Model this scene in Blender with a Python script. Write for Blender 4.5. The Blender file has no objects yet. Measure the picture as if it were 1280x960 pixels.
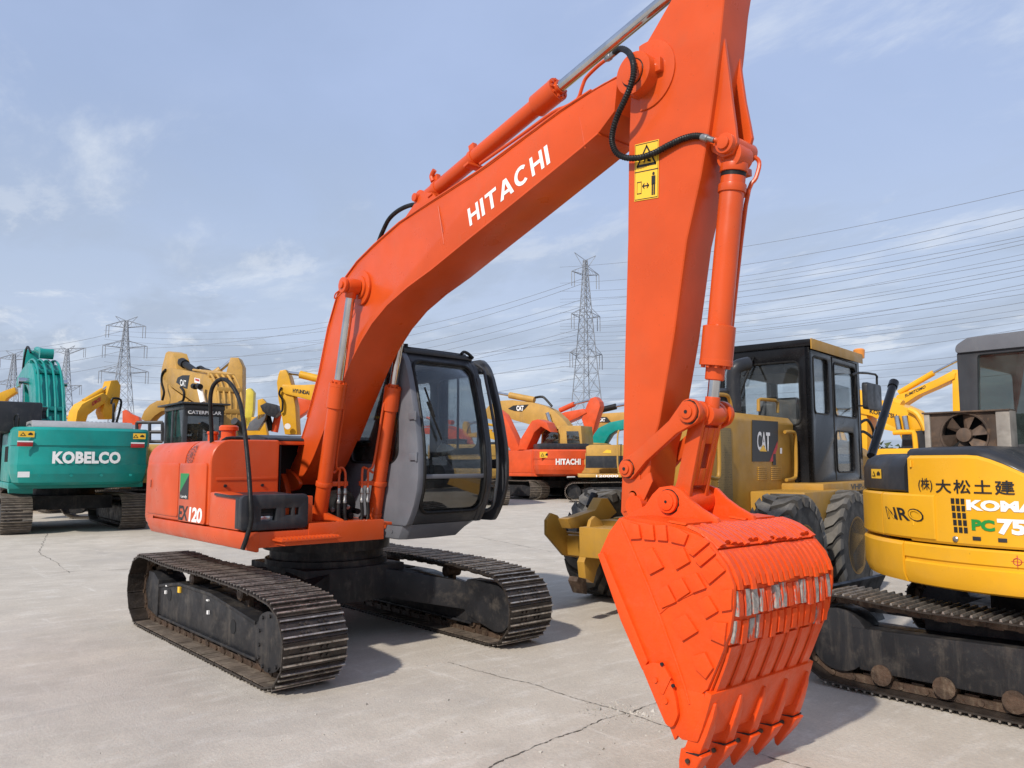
import bpy, bmesh, math, random
from mathutils import Vector, Matrix
random.seed(7)
SC = bpy.context.scene
COL = SC.collection
R = math.radians

# ------------------------------------------------------------------ camera
CAM = Vector((6.783, -3.645, 1.573)); YAW = R(138.678); PITCH = R(5.763); FPX = 979.5
cd = bpy.data.cameras.new('camera'); cam = bpy.data.objects.new('camera', cd); COL.objects.link(cam)
cd.sensor_width = 36; cd.lens = FPX/1280*36; cd.clip_end = 6000; cd.clip_start = 0.05
cam.location = CAM; cam.rotation_euler = (R(90)+PITCH, 0, YAW-R(90))
SC.camera = cam
FW = Vector((math.cos(PITCH)*math.cos(YAW), math.cos(PITCH)*math.sin(YAW), math.sin(PITCH)))
RI = FW.cross(Vector((0, 0, 1))).normalized(); UP = RI.cross(FW)

# ------------------------------------------------------------------ sun, sky, exposure
SUN = Vector((0.22, -0.80, 0.66)).normalized()
SUN_EL = math.asin(SUN.z); SUN_AZ = math.atan2(SUN.x, SUN.y)
sl = bpy.data.lights.new('sun', 'SUN'); sl.energy = 4.2; sl.angle = R(1.8); sl.color = (1.0, 0.94, 0.86)
so = bpy.data.objects.new('sun', sl); COL.objects.link(so)
so.rotation_euler = SUN.to_track_quat('Z', 'Y').to_euler(); so.location = (0, 0, 60)
W = bpy.data.worlds.new('World'); SC.world = W; W.use_nodes = True
nt = W.node_tree; nt.nodes.clear()
def wn(t, **k):
    n = nt.nodes.new(t)
    for a, b in k.items(): setattr(n, a, b)
    return n
wout = wn('ShaderNodeOutputWorld'); wbg = wn('ShaderNodeBackground')
sky = wn('ShaderNodeTexSky', sky_type='NISHITA', sun_disc=False, sun_elevation=SUN_EL, sun_rotation=SUN_AZ, air_density=1.3, dust_density=1.2, ozone_density=1.6)
tc = wn('ShaderNodeTexCoord'); sep = wn('ShaderNodeSeparateXYZ')
nt.links.new(tc.outputs['Generated'], sep.inputs[0])
def wm(op, a, b=None, clamp=False):
    n = wn('ShaderNodeMath', operation=op, use_clamp=clamp)
    for i, v in enumerate((a, b)):
        if v is None: continue
        if hasattr(v, 'links'): nt.links.new(v, n.inputs[i])
        else: n.inputs[i].default_value = v
    return n.outputs[0]
zc = wm('ADD', wm('MAXIMUM', sep.outputs[2], 0.0), 0.13)
cmb = wn('ShaderNodeCombineXYZ')
nt.links.new(wm('DIVIDE', sep.outputs[0], zc), cmb.inputs[0]); nt.links.new(wm('DIVIDE', sep.outputs[1], zc), cmb.inputs[1])
def cloud(scale, detail, rough, lo, hi, stretch=(1, 1, 1), off=(0, 0, 0), dist=0.4):
    mp = wn('ShaderNodeMapping'); mp.inputs['Scale'].default_value = stretch; mp.inputs['Location'].default_value = off
    mp.inputs['Rotation'].default_value = (0, 0, R(35))
    nt.links.new(cmb.outputs[0], mp.inputs[0])
    n = wn('ShaderNodeTexNoise'); n.inputs['Scale'].default_value = scale; n.inputs['Detail'].default_value = detail
    n.inputs['Roughness'].default_value = rough; n.inputs['Distortion'].default_value = dist
    nt.links.new(mp.outputs[0], n.inputs['Vector'])
    m = wn('ShaderNodeMapRange'); m.interpolation_type = 'SMOOTHSTEP'
    m.inputs[1].default_value = lo; m.inputs[2].default_value = hi
    nt.links.new(n.outputs[0], m.inputs[0]); return m.outputs[0]
def wmix(f, a, b):
    n = wn('ShaderNodeMix', data_type='RGBA')
    for s, v in ((0, f), (6, a), (7, b)):
        if hasattr(v, 'links'): nt.links.new(v, n.inputs[s])
        else: n.inputs[s].default_value = v
    return n.outputs[2]
veil = wm('ADD', wm('MULTIPLY', cloud(0.7, 6, .55, .3, .75), .20), .66)
low = wn('ShaderNodeMapRange'); low.interpolation_type = 'SMOOTHSTEP'
low.inputs[1].default_value = .46; low.inputs[2].default_value = .0; nt.links.new(sep.outputs[2], low.inputs[0])
c1 = wmix(veil, sky.outputs[0], (4.6, 5.7, 8.4, 1))                     # thin high haze over the blue
c2 = wmix(wm('MULTIPLY', low.outputs[0], .78), c1, (5.5, 6.3, 7.5, 1))      # paler towards the horizon
wisp = wm('MULTIPLY', cloud(.85, 11, .63, .50, .70, (1, 1.9, 1), (3.4, 1.3, 0), .35), .72)
c3 = wmix(wisp, c2, (7.4, 8.0, 8.9, 1))
grey = wm('MULTIPLY', wm('MULTIPLY', cloud(.95, 11, .60, .43, .58, (1, 1.5, 1), (7.9, 2.4, 0), .3), low.outputs[0]), .92)
c4 = wmix(grey, c3, (4.0, 4.75, 6.0, 1))
edge = wm('MULTIPLY', wm('MULTIPLY', cloud(1.5, 12, .66, .54, .66, (1, 1.6, 1), (1.9, 5.4, 0), .3), low.outputs[0]), .75)
c4 = wmix(edge, c4, (8.0, 8.4, 9.0, 1))                                    # sunlit cloud edges
nt.links.new(c4, wbg.inputs[0]); wbg.inputs[1].default_value = 0.104
nt.links.new(wbg.outputs[0], wout.inputs[0])
SC.view_settings.view_transform = 'Standard'; SC.view_settings.look = 'None'
SC.view_settings.exposure = 0.0; SC.view_settings.gamma = 1.0

# ------------------------------------------------------------------ helpers: measuring
def ray(u, v):
    return FW + RI*((u-640)/FPX) - UP*((v-480)/FPX)
class Frame:
    """A machine's own axes: x forward, y to its left, z up, standing on the ground."""
    def __init__(s, x=0, y=0, yaw=0, z=0):
        s.o = Vector((x, y, z)); s.yaw = yaw
        s.m = Matrix.Translation(s.o) @ Matrix.Rotation(yaw, 4, 'Z'); s.i = s.m.inverted()
        s.c = s.i @ CAM
    def d(s, u, v): return s.i.to_3x3() @ ray(u, v)
    def on(s, u, v, ax, val):
        d = s.d(u, v); t = (val-s.c[ax])/d[ax]; return s.c+d*t
    def xz(s, u, v, y): q = s.on(u, v, 1, y); return (q.x, q.z)
    def yz(s, u, v, x): q = s.on(u, v, 0, x); return (q.y, q.z)
F0 = Frame()
def at_ground(u, v, z=0.0):
    d = ray(u, v); return CAM+d*((z-CAM.z)/d.z)
def at_depth(u, v, dep): return CAM+ray(u, v)*dep

# ------------------------------------------------------------------ helpers: materials
MATS = {}
def srgb(r, g, b, k=1.0):
    f = lambda c: ((c/255+.055)/1.055)**2.4 if c > 10 else c/255/12.92
    return (f(r)*k, f(g)*k, f(b)*k, 1)
def newmat(name):
    m = bpy.data.materials.new(name); m.use_nodes = True; t = m.node_tree; t.nodes.clear()
    o = t.nodes.new('ShaderNodeOutputMaterial'); b = t.nodes.new('ShaderNodeBsdfPrincipled'); t.links.new(b.outputs[0], o.inputs[0])
    return m, t, b, o
def tnoise(t, scale, detail=4, rough=.55, obj=True, stretch=None):
    c = t.nodes.new('ShaderNodeTexCoord'); n = t.nodes.new('ShaderNodeTexNoise')
    n.inputs['Scale'].default_value = scale; n.inputs['Detail'].default_value = detail; n.inputs['Roughness'].default_value = rough
    src = c.outputs['Object']
    if stretch:
        mp = t.nodes.new('ShaderNodeMapping'); mp.inputs['Scale'].default_value = stretch; t.links.new(src, mp.inputs[0]); src = mp.outputs[0]
    t.links.new(src, n.inputs['Vector']); return n.outputs[0]
def tramp(t, f, lo, hi, a=0.0, b=1.0):
    m = t.nodes.new('ShaderNodeMapRange'); m.interpolation_type = 'SMOOTHSTEP'
    m.inputs[1].default_value = lo; m.inputs[2].default_value = hi; m.inputs[3].default_value = a; m.inputs[4].default_value = b
    t.links.new(f, m.inputs[0]); return m.outputs[0]
def tmix(t, f, a, b):
    n = t.nodes.new('ShaderNodeMix'); n.data_type = 'RGBA'
    for s, v in ((0, f), (6, a), (7, b)):
        if hasattr(v, 'links'): t.links.new(v, n.inputs[s])
        else: n.inputs[s].default_value = v
    return n.outputs[2]
def tbump(t, b, f, strength, dist=.01):
    n = t.nodes.new('ShaderNodeBump'); n.inputs['Strength'].default_value = strength; n.inputs['Distance'].default_value = dist
    t.links.new(f, n.inputs['Height']); t.links.new(n.outputs[0], b.inputs['Normal'])
def paint(name, col, rough=.35, var=.12, dirt=None, dirt_amt=.25, bump=.12, coat=.15, metal=0.0, scale=3.0, bscale=9):
    if name in MATS: return MATS[name]
    m, t, b, o = newmat(name)
    dk = tuple(c*(1-var) for c in col[:3])+(1,); lt = tuple(min(1, c*(1+var*.6)) for c in col[:3])+(1,)
    c = tmix(t, tramp(t, tnoise(t, scale, 5), .35, .68), dk, lt)
    if dirt:
        f = tramp(t, tnoise(t, scale*1.7, 9, .68), .50, .74, 0, dirt_amt)
        c = tmix(t, f, c, dirt)
        f2 = tramp(t, tnoise(t, scale*9, 6, .7, stretch=(1, 1, .3)), .58, .75, 0, dirt_amt*.8)
        c = tmix(t, f2, c, dirt)
    if dirt:
        f3 = tramp(t, tnoise(t, scale*26, 3, .6), .70, .74, 0, min(.8, dirt_amt*2)); c = tmix(t, f3, c, tuple(q*.35 for q in dirt[:3])+(1,))
        f4 = tramp(t, tnoise(t, scale*.9, 7, .7, stretch=(1.6, 1.6, .22)), .52, .70, 0, dirt_amt*.8); c = tmix(t, f4, c, dirt)
    t.links.new(c, b.inputs['Base Color'])
    t.links.new(tramp(t, tnoise(t, scale*2.3, 6), .3, .75, rough*.75, min(1, rough*1.35)), b.inputs['Roughness'])
    b.inputs['Coat Weight'].default_value = coat*.5; b.inputs['Coat Roughness'].default_value = .15; b.inputs['Specular IOR Level'].default_value = .32 if metal < .1 else .5
    if 'black' in name: b.inputs['Specular IOR Level'].default_value = .25
    b.inputs['Metallic'].default_value = metal
    if bump: tbump(t, b, tnoise(t, bscale, 5, .6), bump, .012)
    MATS[name] = m; return m
def flat(name, col, rough=.5, metal=0.0, spec=.5):
    if name in MATS: return MATS[name]
    m, t, b, o = newmat(name); b.inputs['Base Color'].default_value = col
    b.inputs['Roughness'].default_value = rough; b.inputs['Metallic'].default_value = metal; b.inputs['Specular IOR Level'].default_value = spec
    MATS[name] = m; return m
def glassmat(name, tint=(.72, .78, .78, 1), gloss=.10, dust=(.35, .36, .34, 1), dust_amt=.07):
    m = bpy.data.materials.new(name); m.use_nodes = True; t = m.node_tree; t.nodes.clear()
    o = t.nodes.new('ShaderNodeOutputMaterial'); tr = t.nodes.new('ShaderNodeBsdfTransparent'); gl = t.nodes.new('ShaderNodeBsdfGlossy')
    df = t.nodes.new('ShaderNodeBsdfDiffuse'); df.inputs[0].default_value = dust
    tr.inputs[0].default_value = tint; gl.inputs['Roughness'].default_value = .008
    fr = t.nodes.new('ShaderNodeLayerWeight'); fr.inputs[0].default_value = .22
    a = t.nodes.new('ShaderNodeMath'); a.operation = 'MULTIPLY_ADD'; a.inputs[1].default_value = .6; a.inputs[2].default_value = gloss
    t.links.new(fr.outputs['Fresnel'], a.inputs[0])
    m1 = t.nodes.new('ShaderNodeMixShader'); m2 = t.nodes.new('ShaderNodeMixShader')
    t.links.new(tramp(t, tnoise(t, 3, 6, .65), .35, .8, dust_amt*.3, dust_amt*2), m1.inputs[0]); t.links.new(tr.outputs[0], m1.inputs[1]); t.links.new(df.outputs[0], m1.inputs[2])
    t.links.new(a.outputs[0], m2.inputs[0]); t.links.new(m1.outputs[0], m2.inputs[1]); t.links.new(gl.outputs[0], m2.inputs[2])
    t.links.new(m2.outputs[0], o.inputs[0]); MATS[name] = m; return m

DUST = (.30, .25, .19, 1)
M_OR = paint('orange_paint', (.59, .074, .011, 1), .34, .08, (.42, .10, .04, 1), .22, .10, .25, scale=2.2)
M_OR2 = paint('orange_body_paint', (.58, .073, .012, 1), .36, .09, (.46, .15, .07, 1), .20, .10, .2, scale=2.0)
M_ORB = paint('fresh_orange_bucket_paint', (.74, .070, .006, 1), .42, .06, (.70, .10, .035, 1), .25, .35, .15, scale=5, bscale=28)
M_GREYP = paint('grey_cab_paint', (.135, .142, .160, 1), .42, .12, (.2, .2, .2, 1), .3, .08, .2)
M_CABK = paint('black_cab_paint', (.044, .047, .053, 1), .38, .2, (.12, .11, .1, 1), .25, .06, .2)
M_BLKBOX = paint('black_cover_plastic', (.025, .027, .032, 1), .45, .15, (.10, .09, .08, 1), .3, .08, .1)
M_UC = paint('black_undercarriage_paint', (.018, .018, .020, 1), .5, .25, (.10, .085, .07, 1), .55, .25, .05, scale=4)
M_SHOE = paint('worn_track_steel', (.042, .033, .027, 1), .42, .35, (.13, .10, .075, 1), .6, .5, .05, metal=.25, scale=7, bscale=30)
M_EDGE = paint('polished_grouser_steel', (.46, .42, .37, 1), .38, .4, (.08, .06, .05, 1), .7, .3, 0, metal=.7, scale=14, bscale=40)
M_CHAIN = paint('rusty_chain_steel', (.075, .045, .028, 1), .6, .4, (.20, .15, .10, 1), .6, .6, 0, metal=.2, scale=9, bscale=30)
M_DSHOE = paint('dusty_shoe_inside', (.13, .10, .075, 1), .75, .35, (.24, .2, .15, 1), .7, .3, 0, scale=5)
M_CHROME = paint('chrome_rod', (.60, .60, .61, 1), .09, .12, (.25, .23, .21, 1), .25, .02, 0, metal=1.0, scale=6)
M_RUB = paint('black_rubber_hose', (.009, .009, .009, 1), .5, .2, (.06, .055, .05, 1), .4, .1, 0, scale=15)
M_DARK = flat('dark_interior', (.008, .008, .009, 1), .8)
M_STEEL = paint('bare_hose_fitting_steel', (.36, .35, .33, 1), .35, .3, (.1, .09, .08, 1), .4, .1, 0, metal=.9, scale=30)
M_WHITE = flat('white_decal', (.80, .79, .77, 1), .45)
M_BLACKD = flat('black_decal', (.014, .014, .015, 1), .45)
M_YELD = flat('yellow_decal', (.85, .50, .035, 1), .45)
M_GREEND = flat('green_decal', (.012, .22, .06, 1), .45)
M_REDD = flat('red_decal', (.45, .02, .03, 1), .45)
M_GLASS = glassmat('cab_window_glass', (.92, .94, .94, 1), .03, dust_amt=.022)
M_GLASS2 = glassmat('dark_window_glass', (.30, .34, .34, 1), .14)
M_SEAT = paint('worn_seat_cloth', (.10, .10, .105, 1), .85, .3, (.15, .14, .12, 1), .4, .2, 0)
M_WORN = None

# ------------------------------------------------------------------ helpers: meshes
class MB:
    def __init__(s): s.v = []; s.f = []; s.mi = []; s.cur = 0
    def add(s, vs, fs, mi=None):
        n = len(s.v); s.v += [tuple(x) for x in vs]; s.f += [tuple(i+n for i in f) for f in fs]; s.mi += [s.cur if mi is None else mi]*len(fs); return s
    def box(s, x0, x1, y0, y1, z0, z1, M=None, mi=None):
        vs = [Vector(p) for p in ((x0,y0,z0),(x1,y0,z0),(x1,y1,z0),(x0,y1,z0),(x0,y0,z1),(x1,y0,z1),(x1,y1,z1),(x0,y1,z1))]
        if M: vs = [M @ p for p in vs]
        return s.add(vs, [(0,3,2,1),(4,5,6,7),(0,1,5,4),(1,2,6,5),(2,3,7,6),(3,0,4,7)], mi)
    def prism(s, poly, a, b, ax='y', mi=None):
        """poly in (x,z) extruded along y, (y,z) along x, or (x,y) along z; a, b may be per-vertex lists"""
        n = len(poly)
        area = sum(poly[i][0]*poly[(i+1) % n][1]-poly[(i+1) % n][0]*poly[i][1] for i in range(n))
        if not hasattr(a, '__len__'): a = [a]*n
        if not hasattr(b, '__len__'): b = [b]*n
        if area < 0: poly = poly[::-1]; a = a[::-1]; b = b[::-1]
        f = {'y': lambda p, w: (p[0], w, p[1]), 'x': lambda p, w: (w, p[0], p[1]), 'z': lambda p, w: (p[0], p[1], w)}[ax]
        vs = [f(p, w) for p, w in zip(poly, a)]+[f(p, w) for p, w in zip(poly, b)]
        fs = [tuple(range(n)), tuple(range(2*n-1, n-1, -1))]+[(i, i+n, (i+1) % n+n, (i+1) % n) for i in range(n)]
        return s.add(vs, fs, mi)
    def cyl(s, p0, p1, r0, r1=None, n=20, caps=True, mi=None):
        r1 = r0 if r1 is None else r1; p0 = Vector(p0); p1 = Vector(p1); d = (p1-p0).normalized()
        q = d.to_track_quat('Z', 'Y'); ex = q @ Vector((1, 0, 0)); ey = q @ Vector((0, 1, 0)); vs = []
        for p, r in ((p0, r0), (p1, r1)):
            for i in range(n):
                a = 2*math.pi*i/n; vs.append(p+ex*(r*math.cos(a))+ey*(r*math.sin(a)))
        fs = [(i, (i+1) % n, (i+1) % n+n, i+n) for i in range(n)]
        if caps: fs += [tuple(range(n-1, -1, -1)), tuple(range(n, 2*n))]
        return s.add(vs, fs, mi)
    def turned(s, p0, d, prof, n=24, mi=None):
        """prof: list of (distance along d, radius)"""
        p0 = Vector(p0); d = Vector(d).normalized(); q = d.to_track_quat('Z', 'Y'); ex = q @ Vector((1, 0, 0)); ey = q @ Vector((0, 1, 0)); vs = []; m = len(prof)
        for h, r in prof:
            for i in range(n):
                a = 2*math.pi*i/n; vs.append(p0+d*h+ex*(r*math.cos(a))+ey*(r*math.sin(a)))
        fs = [(k*n+i, k*n+(i+1) % n, (k+1)*n+(i+1) % n, (k+1)*n+i) for k in range(m-1) for i in range(n)]
        fs += [tuple(range(n-1, -1, -1)), tuple(range((m-1)*n, m*n))]
        return s.add(vs, fs, mi)
    def tube(s, pts, r, n=10, smooth=4, ridge=0.0, mi=None):
        P = [Vector(p) for p in pts]
        if smooth > 1 and len(P) > 2:
            Q = []
            for i in range(len(P)-1):
                a = P[max(0, i-1)]; b = P[i]; c = P[i+1]; d = P[min(len(P)-1, i+2)]
                for k in range(smooth):
                    t = k/smooth
                    Q.append(.5*((2*b)+(c-a)*t+(2*a-5*b+4*c-d)*t*t+(3*b-a-3*c+d)*t**3))
            Q.append(P[-1]); P = Q
        vs = []; up = None
        for i, p in enumerate(P):
            d = (P[min(i+1, len(P)-1)]-P[max(i-1, 0)]).normalized()
            if up is None: up = d.orthogonal().normalized()
            up = (up-d*up.dot(d)).normalized(); w = d.cross(up)
            rr = r*(1+(ridge if i % 2 else 0))
            for k in range(n):
                a = 2*math.pi*k/n; vs.append(p+up*(rr*math.cos(a))+w*(rr*math.sin(a)))
        m = len(P)
        fs = [(k*n+i, k*n+(i+1) % n, (k+1)*n+(i+1) % n, (k+1)*n+i) for k in range(m-1) for i in range(n)]
        fs += [tuple(range(n-1, -1, -1)), tuple(range((m-1)*n, m*n))]
        return s.add(vs, fs, mi)
    def ribbon(s, prof, y0, y1, t, fn=None, ny=6, mi=None):
        """a plate following prof [(x,z)] from y0 to y1, thickness t towards -normal; fn(x,y,z) bends it"""
        fn = fn or (lambda x, y, z: (x, y, z)); m = len(prof); nrm = []
        for i in range(m):
            a = Vector(prof[max(0, i-1)]); b = Vector(prof[min(m-1, i+1)]); d = (b-a).normalized(); nrm.append((d[1], -d[0]))
        vs = []
        for side in (0, 1):
            for i in range(m):
                for k in range(ny+1):
                    y = y0+(y1-y0)*k/ny; x = prof[i][0]-nrm[i][0]*t*side; z = prof[i][1]-nrm[i][1]*t*side
                    vs.append(fn(x, y, z))
        L = m*(ny+1); g = lambda i, k, sd: sd*L+i*(ny+1)+k; fs = []
        for i in range(m-1):
            for k in range(ny):
                fs.append((g(i,k,0), g(i,k+1,0), g(i+1,k+1,0), g(i+1,k,0))); fs.append((g(i,k,1), g(i+1,k,1), g(i+1,k+1,1), g(i,k+1,1)))
        for i in range(m-1): fs += [(g(i,0,0), g(i+1,0,0), g(i+1,0,1), g(i,0,1)), (g(i,ny,0), g(i,ny,1), g(i+1,ny,1), g(i+1,ny,0))]
        for k in range(ny): fs += [(g(0,k,0), g(0,k,1), g(0,k+1,1), g(0,k+1,0)), (g(m-1,k,0), g(m-1,k+1,0), g(m-1,k+1,1), g(m-1,k,1))]
        return s.add(vs, fs, mi)
    def mesh(s, name, mats, bevel=0.0, seg=2, smooth=34):
        me = bpy.data.meshes.new(name); me.from_pydata(s.v, [], s.f)
        if not isinstance(mats, (list, tuple)): mats = [mats]
        for m in mats: me.materials.append(m)
        for p, i in zip(me.polygons, s.mi): p.material_index = i
        bm = bmesh.new(); bm.from_mesh(me); bmesh.ops.recalc_face_normals(bm, faces=bm.faces)
        if bevel:
            es = [e for e in bm.edges if len(e.link_faces) == 2 and e.calc_face_angle(0) > R(28)]
            if es: bmesh.ops.bevel(bm, geom=es, offset=bevel, segments=seg, affect='EDGES', profile=.6, clamp_overlap=True)
        for f in bm.faces: f.smooth = True
        for e in bm.edges:
            if len(e.link_faces) == 2 and e.calc_face_angle(0) > R(smooth): e.smooth = False
        bm.to_mesh(me); bm.free(); return me
    def build(s, name, mats, parent=None, bevel=0.0, seg=2, smooth=34, label=None, kind=None):
        return put(name, s.mesh(name, mats, bevel, seg, smooth), parent, label, kind)
def put(name, me, parent=None, label=None, kind=None):
    o = bpy.data.objects.new(name, me); COL.objects.link(o)
    if parent: o.parent = parent
    if label: o['label'] = label
    if kind: o['kind'] = kind
    return o
def thing(name, label, cat, fr=None, group=None):
    o = bpy.data.objects.new(name, None); COL.objects.link(o); o.empty_display_size = .3
    if fr: o.location = fr.o; o.rotation_euler = (0, 0, fr.yaw)
    o['label'] = label; o['category'] = cat
    if group: o['group'] = group
    return o
def tag(o, label, cat, group=None, kind=None):
    o['label'] = label; o['category'] = cat
    if group: o['group'] = group
    if kind: o['kind'] = kind
    return o
def structure(name, me):
    o = put(name, me); o['kind'] = 'structure'; return o
def curve_mesh(cu):
    o = bpy.data.objects.new('tmp', cu); COL.objects.link(o)
    dg = bpy.context.evaluated_depsgraph_get(); dg.update()
    me = bpy.data.meshes.new_from_object(o.evaluated_get(dg)); bpy.data.objects.remove(o); return me
def plate(name, outer, holes, th, fn, mat, parent, bev=0.0, label=None, smooth=34):
    """flat plate with holes: loops in 2D, thickness th, fn(a,b,c) -> 3D"""
    cu = bpy.data.curves.new('c', 'CURVE'); cu.dimensions = '2D'; cu.fill_mode = 'BOTH'; cu.extrude = th/2
    cu.bevel_depth = bev; cu.bevel_resolution = 1
    for lp in [outer]+list(holes):
        sp = cu.splines.new('POLY'); sp.points.add(len(lp)-1); sp.use_cyclic_u = True
        for p, q in zip(sp.points, lp): p.co = (q[0], q[1], 0, 1)
    me = curve_mesh(cu)
    for v in me.vertices: v.co = fn(*v.co)
    me.materials.clear(); me.materials.append(mat)
    bm = bmesh.new(); bm.from_mesh(me); bmesh.ops.remove_doubles(bm, verts=bm.verts, dist=1e-5); bmesh.ops.recalc_face_normals(bm, faces=bm.faces)
    for f in bm.faces: f.smooth = True
    for e in bm.edges:
        if len(e.link_faces) != 2 or e.calc_face_angle(0) > R(smooth): e.smooth = False
    bm.to_mesh(me); bm.free(); me.name = name
    return put(name, me, parent, label)
def rrect(a0, a1, b0, b1, r, n=4):
    """rounded rectangle loop"""
    out = []
    for cx, cy, s in ((a1-r, b1-r, 0), (a0+r, b1-r, 90), (a0+r, b0+r, 180), (a1-r, b0+r, 270)):
        for k in range(n+1): a = R(s+90*k/n); out.append((cx+r*math.cos(a), cy+r*math.sin(a)))
    return out
def rpoly(pts, r, n=4):
    """round the corners of a polygon"""
    out = []; m = len(pts)
    for i in range(m):
        p = Vector(pts[i]); a = Vector(pts[i-1]); b = Vector(pts[(i+1) % m])
        ra = min(r, (a-p).length*.45, (b-p).length*.45); s = p+(a-p).normalized()*ra; e = p+(b-p).normalized()*ra
        for k in range(n+1): t = k/n; q = s*(1-t)**2+p*2*t*(1-t)+e*t*t; out.append((q.x, q.y))
    return out
def textdata(s, bold=.0, shear=0.0, spacing=1.0):
    cu = bpy.data.curves.new('t', 'FONT'); cu.body = s; cu.offset = bold; cu.shear = shear; cu.space_character = spacing; cu.resolution_u = 3
    me = curve_mesh(cu); xs = [v.co.x for v in me.vertices]; ys = [v.co.y for v in me.vertices]
    return me, min(xs), max(xs), min(ys), max(ys)
def text(name, s, mat, parent, fn, bold=.02, shear=0.0, spacing=1.0, label=None, refine=0):
    """fn(u,v) with u,v in 0..1 over the lettering's box -> point just proud of the surface"""
    me, x0, x1, y0, y1 = textdata(s, bold, shear, spacing)
    if refine:
        bm = bmesh.new(); bm.from_mesh(me)
        bmesh.ops.subdivide_edges(bm, edges=[e for e in bm.edges if e.calc_length() > refine], cuts=3); bmesh.ops.triangulate(bm, faces=bm.faces); bm.to_mesh(me); bm.free()
    for v in me.vertices: v.co = fn((v.co.x-x0)/(x1-x0), (v.co.y-y0)/(y1-y0))
    me.materials.clear(); me.materials.append(mat); me.name = name
    return put(name, me, parent, label)
def pl(O, ex, ey):
    O = Vector(O); ex = Vector(ex); ey = Vector(ey); return lambda u, v: O+ex*u+ey*v
def sticker(name, mat, parent, fn, poly=((0, 0), (1, 0), (1, 1), (0, 1)), label=None):
    me = bpy.data.meshes.new(name); me.from_pydata([fn(*p) for p in poly], [], [tuple(range(len(poly)))]); me.materials.append(mat)
    return put(name, me, parent, label)
def group_mats(o): return o

# ================================================================== GROUND
def make_ground():
    m, t, b, o = newmat('yard_concrete')
    n1 = tramp(t, tnoise(t, .22, 7, .6), .32, .68); n2 = tramp(t, tnoise(t, 1.6, 9, .65), .35, .7)
    n3 = tramp(t, tnoise(t, 7, 9, .7, stretch=(1, .35, 1)), .48, .72); n4 = tramp(t, tnoise(t, 38, 6, .7), .38, .7)
    n5 = tramp(t, tnoise(t, .55, 8, .66, stretch=(.5, 1.4, 1)), .55, .72)
    c = tmix(t, n1, (.50, .445, .365, 1), (.58, .52, .435, 1))
    c = tmix(t, n2, c, (.45, .40, .33, 1))
    f = t.nodes.new('ShaderNodeMath'); f.operation = 'MULTIPLY'; f.inputs[1].default_value = .5; t.links.new(n3, f.inputs[0])
    c = tmix(t, f.outputs[0], c, (.70, .66, .59, 1))
    f = t.nodes.new('ShaderNodeMath'); f.operation = 'MULTIPLY'; f.inputs[1].default_value = .42; t.links.new(n5, f.inputs[0])
    c = tmix(t, f.outputs[0], c, (.27, .25, .23, 1))
    f = t.nodes.new('ShaderNodeMath'); f.operation = 'MULTIPLY'; f.inputs[1].default_value = .34; t.links.new(n4, f.inputs[0])
    c = tmix(t, f.outputs[0], c, (.30, .27, .24, 1))
    for sc_, st_, lo_, hi_, am_, co_ in ((2.2, (.35, 2.6, 1), .58, .74, .34, (.80, .77, .70, 1)), (1.1, (2.6, .22, 1), .60, .72, .36, (.24, .22, .20, 1)), (.16, (1, 1, 1), .48, .62, .42, (.33, .30, .27, 1)), (9, (.6, 2.5, 1), .66, .72, .4, (.22, .20, .18, 1))):
        f = t.nodes.new('ShaderNodeMath'); f.operation = 'MULTIPLY'; f.inputs[1].default_value = am_; t.links.new(tramp(t, tnoise(t, sc_, 9, .68, stretch=st_), lo_, hi_), f.inputs[0]); c = tmix(t, f.outputs[0], c, co_)
    # small dark specks and oil drops
    cc = t.nodes.new('ShaderNodeTexCoord'); vo = t.nodes.new('ShaderNodeTexVoronoi'); vo.inputs['Scale'].default_value = 1.4; t.links.new(cc.outputs['Object'], vo.inputs['Vector'])
    sp = tramp(t, vo.outputs['Distance'], .028, .012); c = tmix(t, sp, c, (.10, .09, .08, 1))
    t.links.new(c, b.inputs['Base Color']); b.inputs['Roughness'].default_value = .86; b.inputs['Specular IOR Level'].default_value = .3
    s1 = t.nodes.new('ShaderNodeMath'); s1.operation = 'ADD'; t.links.new(tnoise(t, 60, 6, .7), s1.inputs[0]); t.links.new(tnoise(t, 5, 9, .65), s1.inputs[1])
    tbump(t, b, s1.outputs[0], .35, .02)
    mb = MB(); mb.add([(-2500, -2500, 0), (2500, -2500, 0), (2500, 2500, 0), (-2500, 2500, 0)], [(0, 1, 2, 3)])
    structure('ground', mb.mesh('ground', m))
make_ground()
M_CRACK = paint('dirt_in_the_crack', (.13, .115, .095, 1), .95, .4, (.2, .18, .15, 1), .5, .5, 0, scale=20)
def crack(pix, w, jit=.02, seed=1, dens=.05, z=.004):
    rnd = random.Random(seed); P = [at_ground(*p) for p in pix]; pts = []
    for a, b in zip(P, P[1:]):
        k = max(2, min(160, int((b-a).length/dens)))
        for i in range(k): pts.append(a.lerp(b, i/k))
    pts.append(P[-1]); vs = []; fs = []; off = 0
    for i, p in enumerate(pts):
        d = (pts[min(i+1, len(pts)-1)]-pts[max(0, i-1)]).normalized(); nn = Vector((-d.y, d.x, 0))
        off = off*.75+rnd.uniform(-jit, jit); ww = w*(.25+rnd.random()**1.5*1.3)
        q = p+nn*off; vs += [q+nn*ww+Vector((0, 0, z)), q-nn*ww+Vector((0, 0, z))]
        if i: fs.append((2*i-2, 2*i-1, 2*i+1, 2*i))
    mb = MB(); mb.add(vs, fs); return structure('crack', mb.mesh('crack', M_CRACK))
crack([(560, 828), (626, 847), (660, 854), (712, 871), (764, 885), (801, 898), (836, 909), (870, 919), (904, 929), (935, 939), (985, 953), (1060, 975)], .0035, .006, 1, .02)
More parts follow.
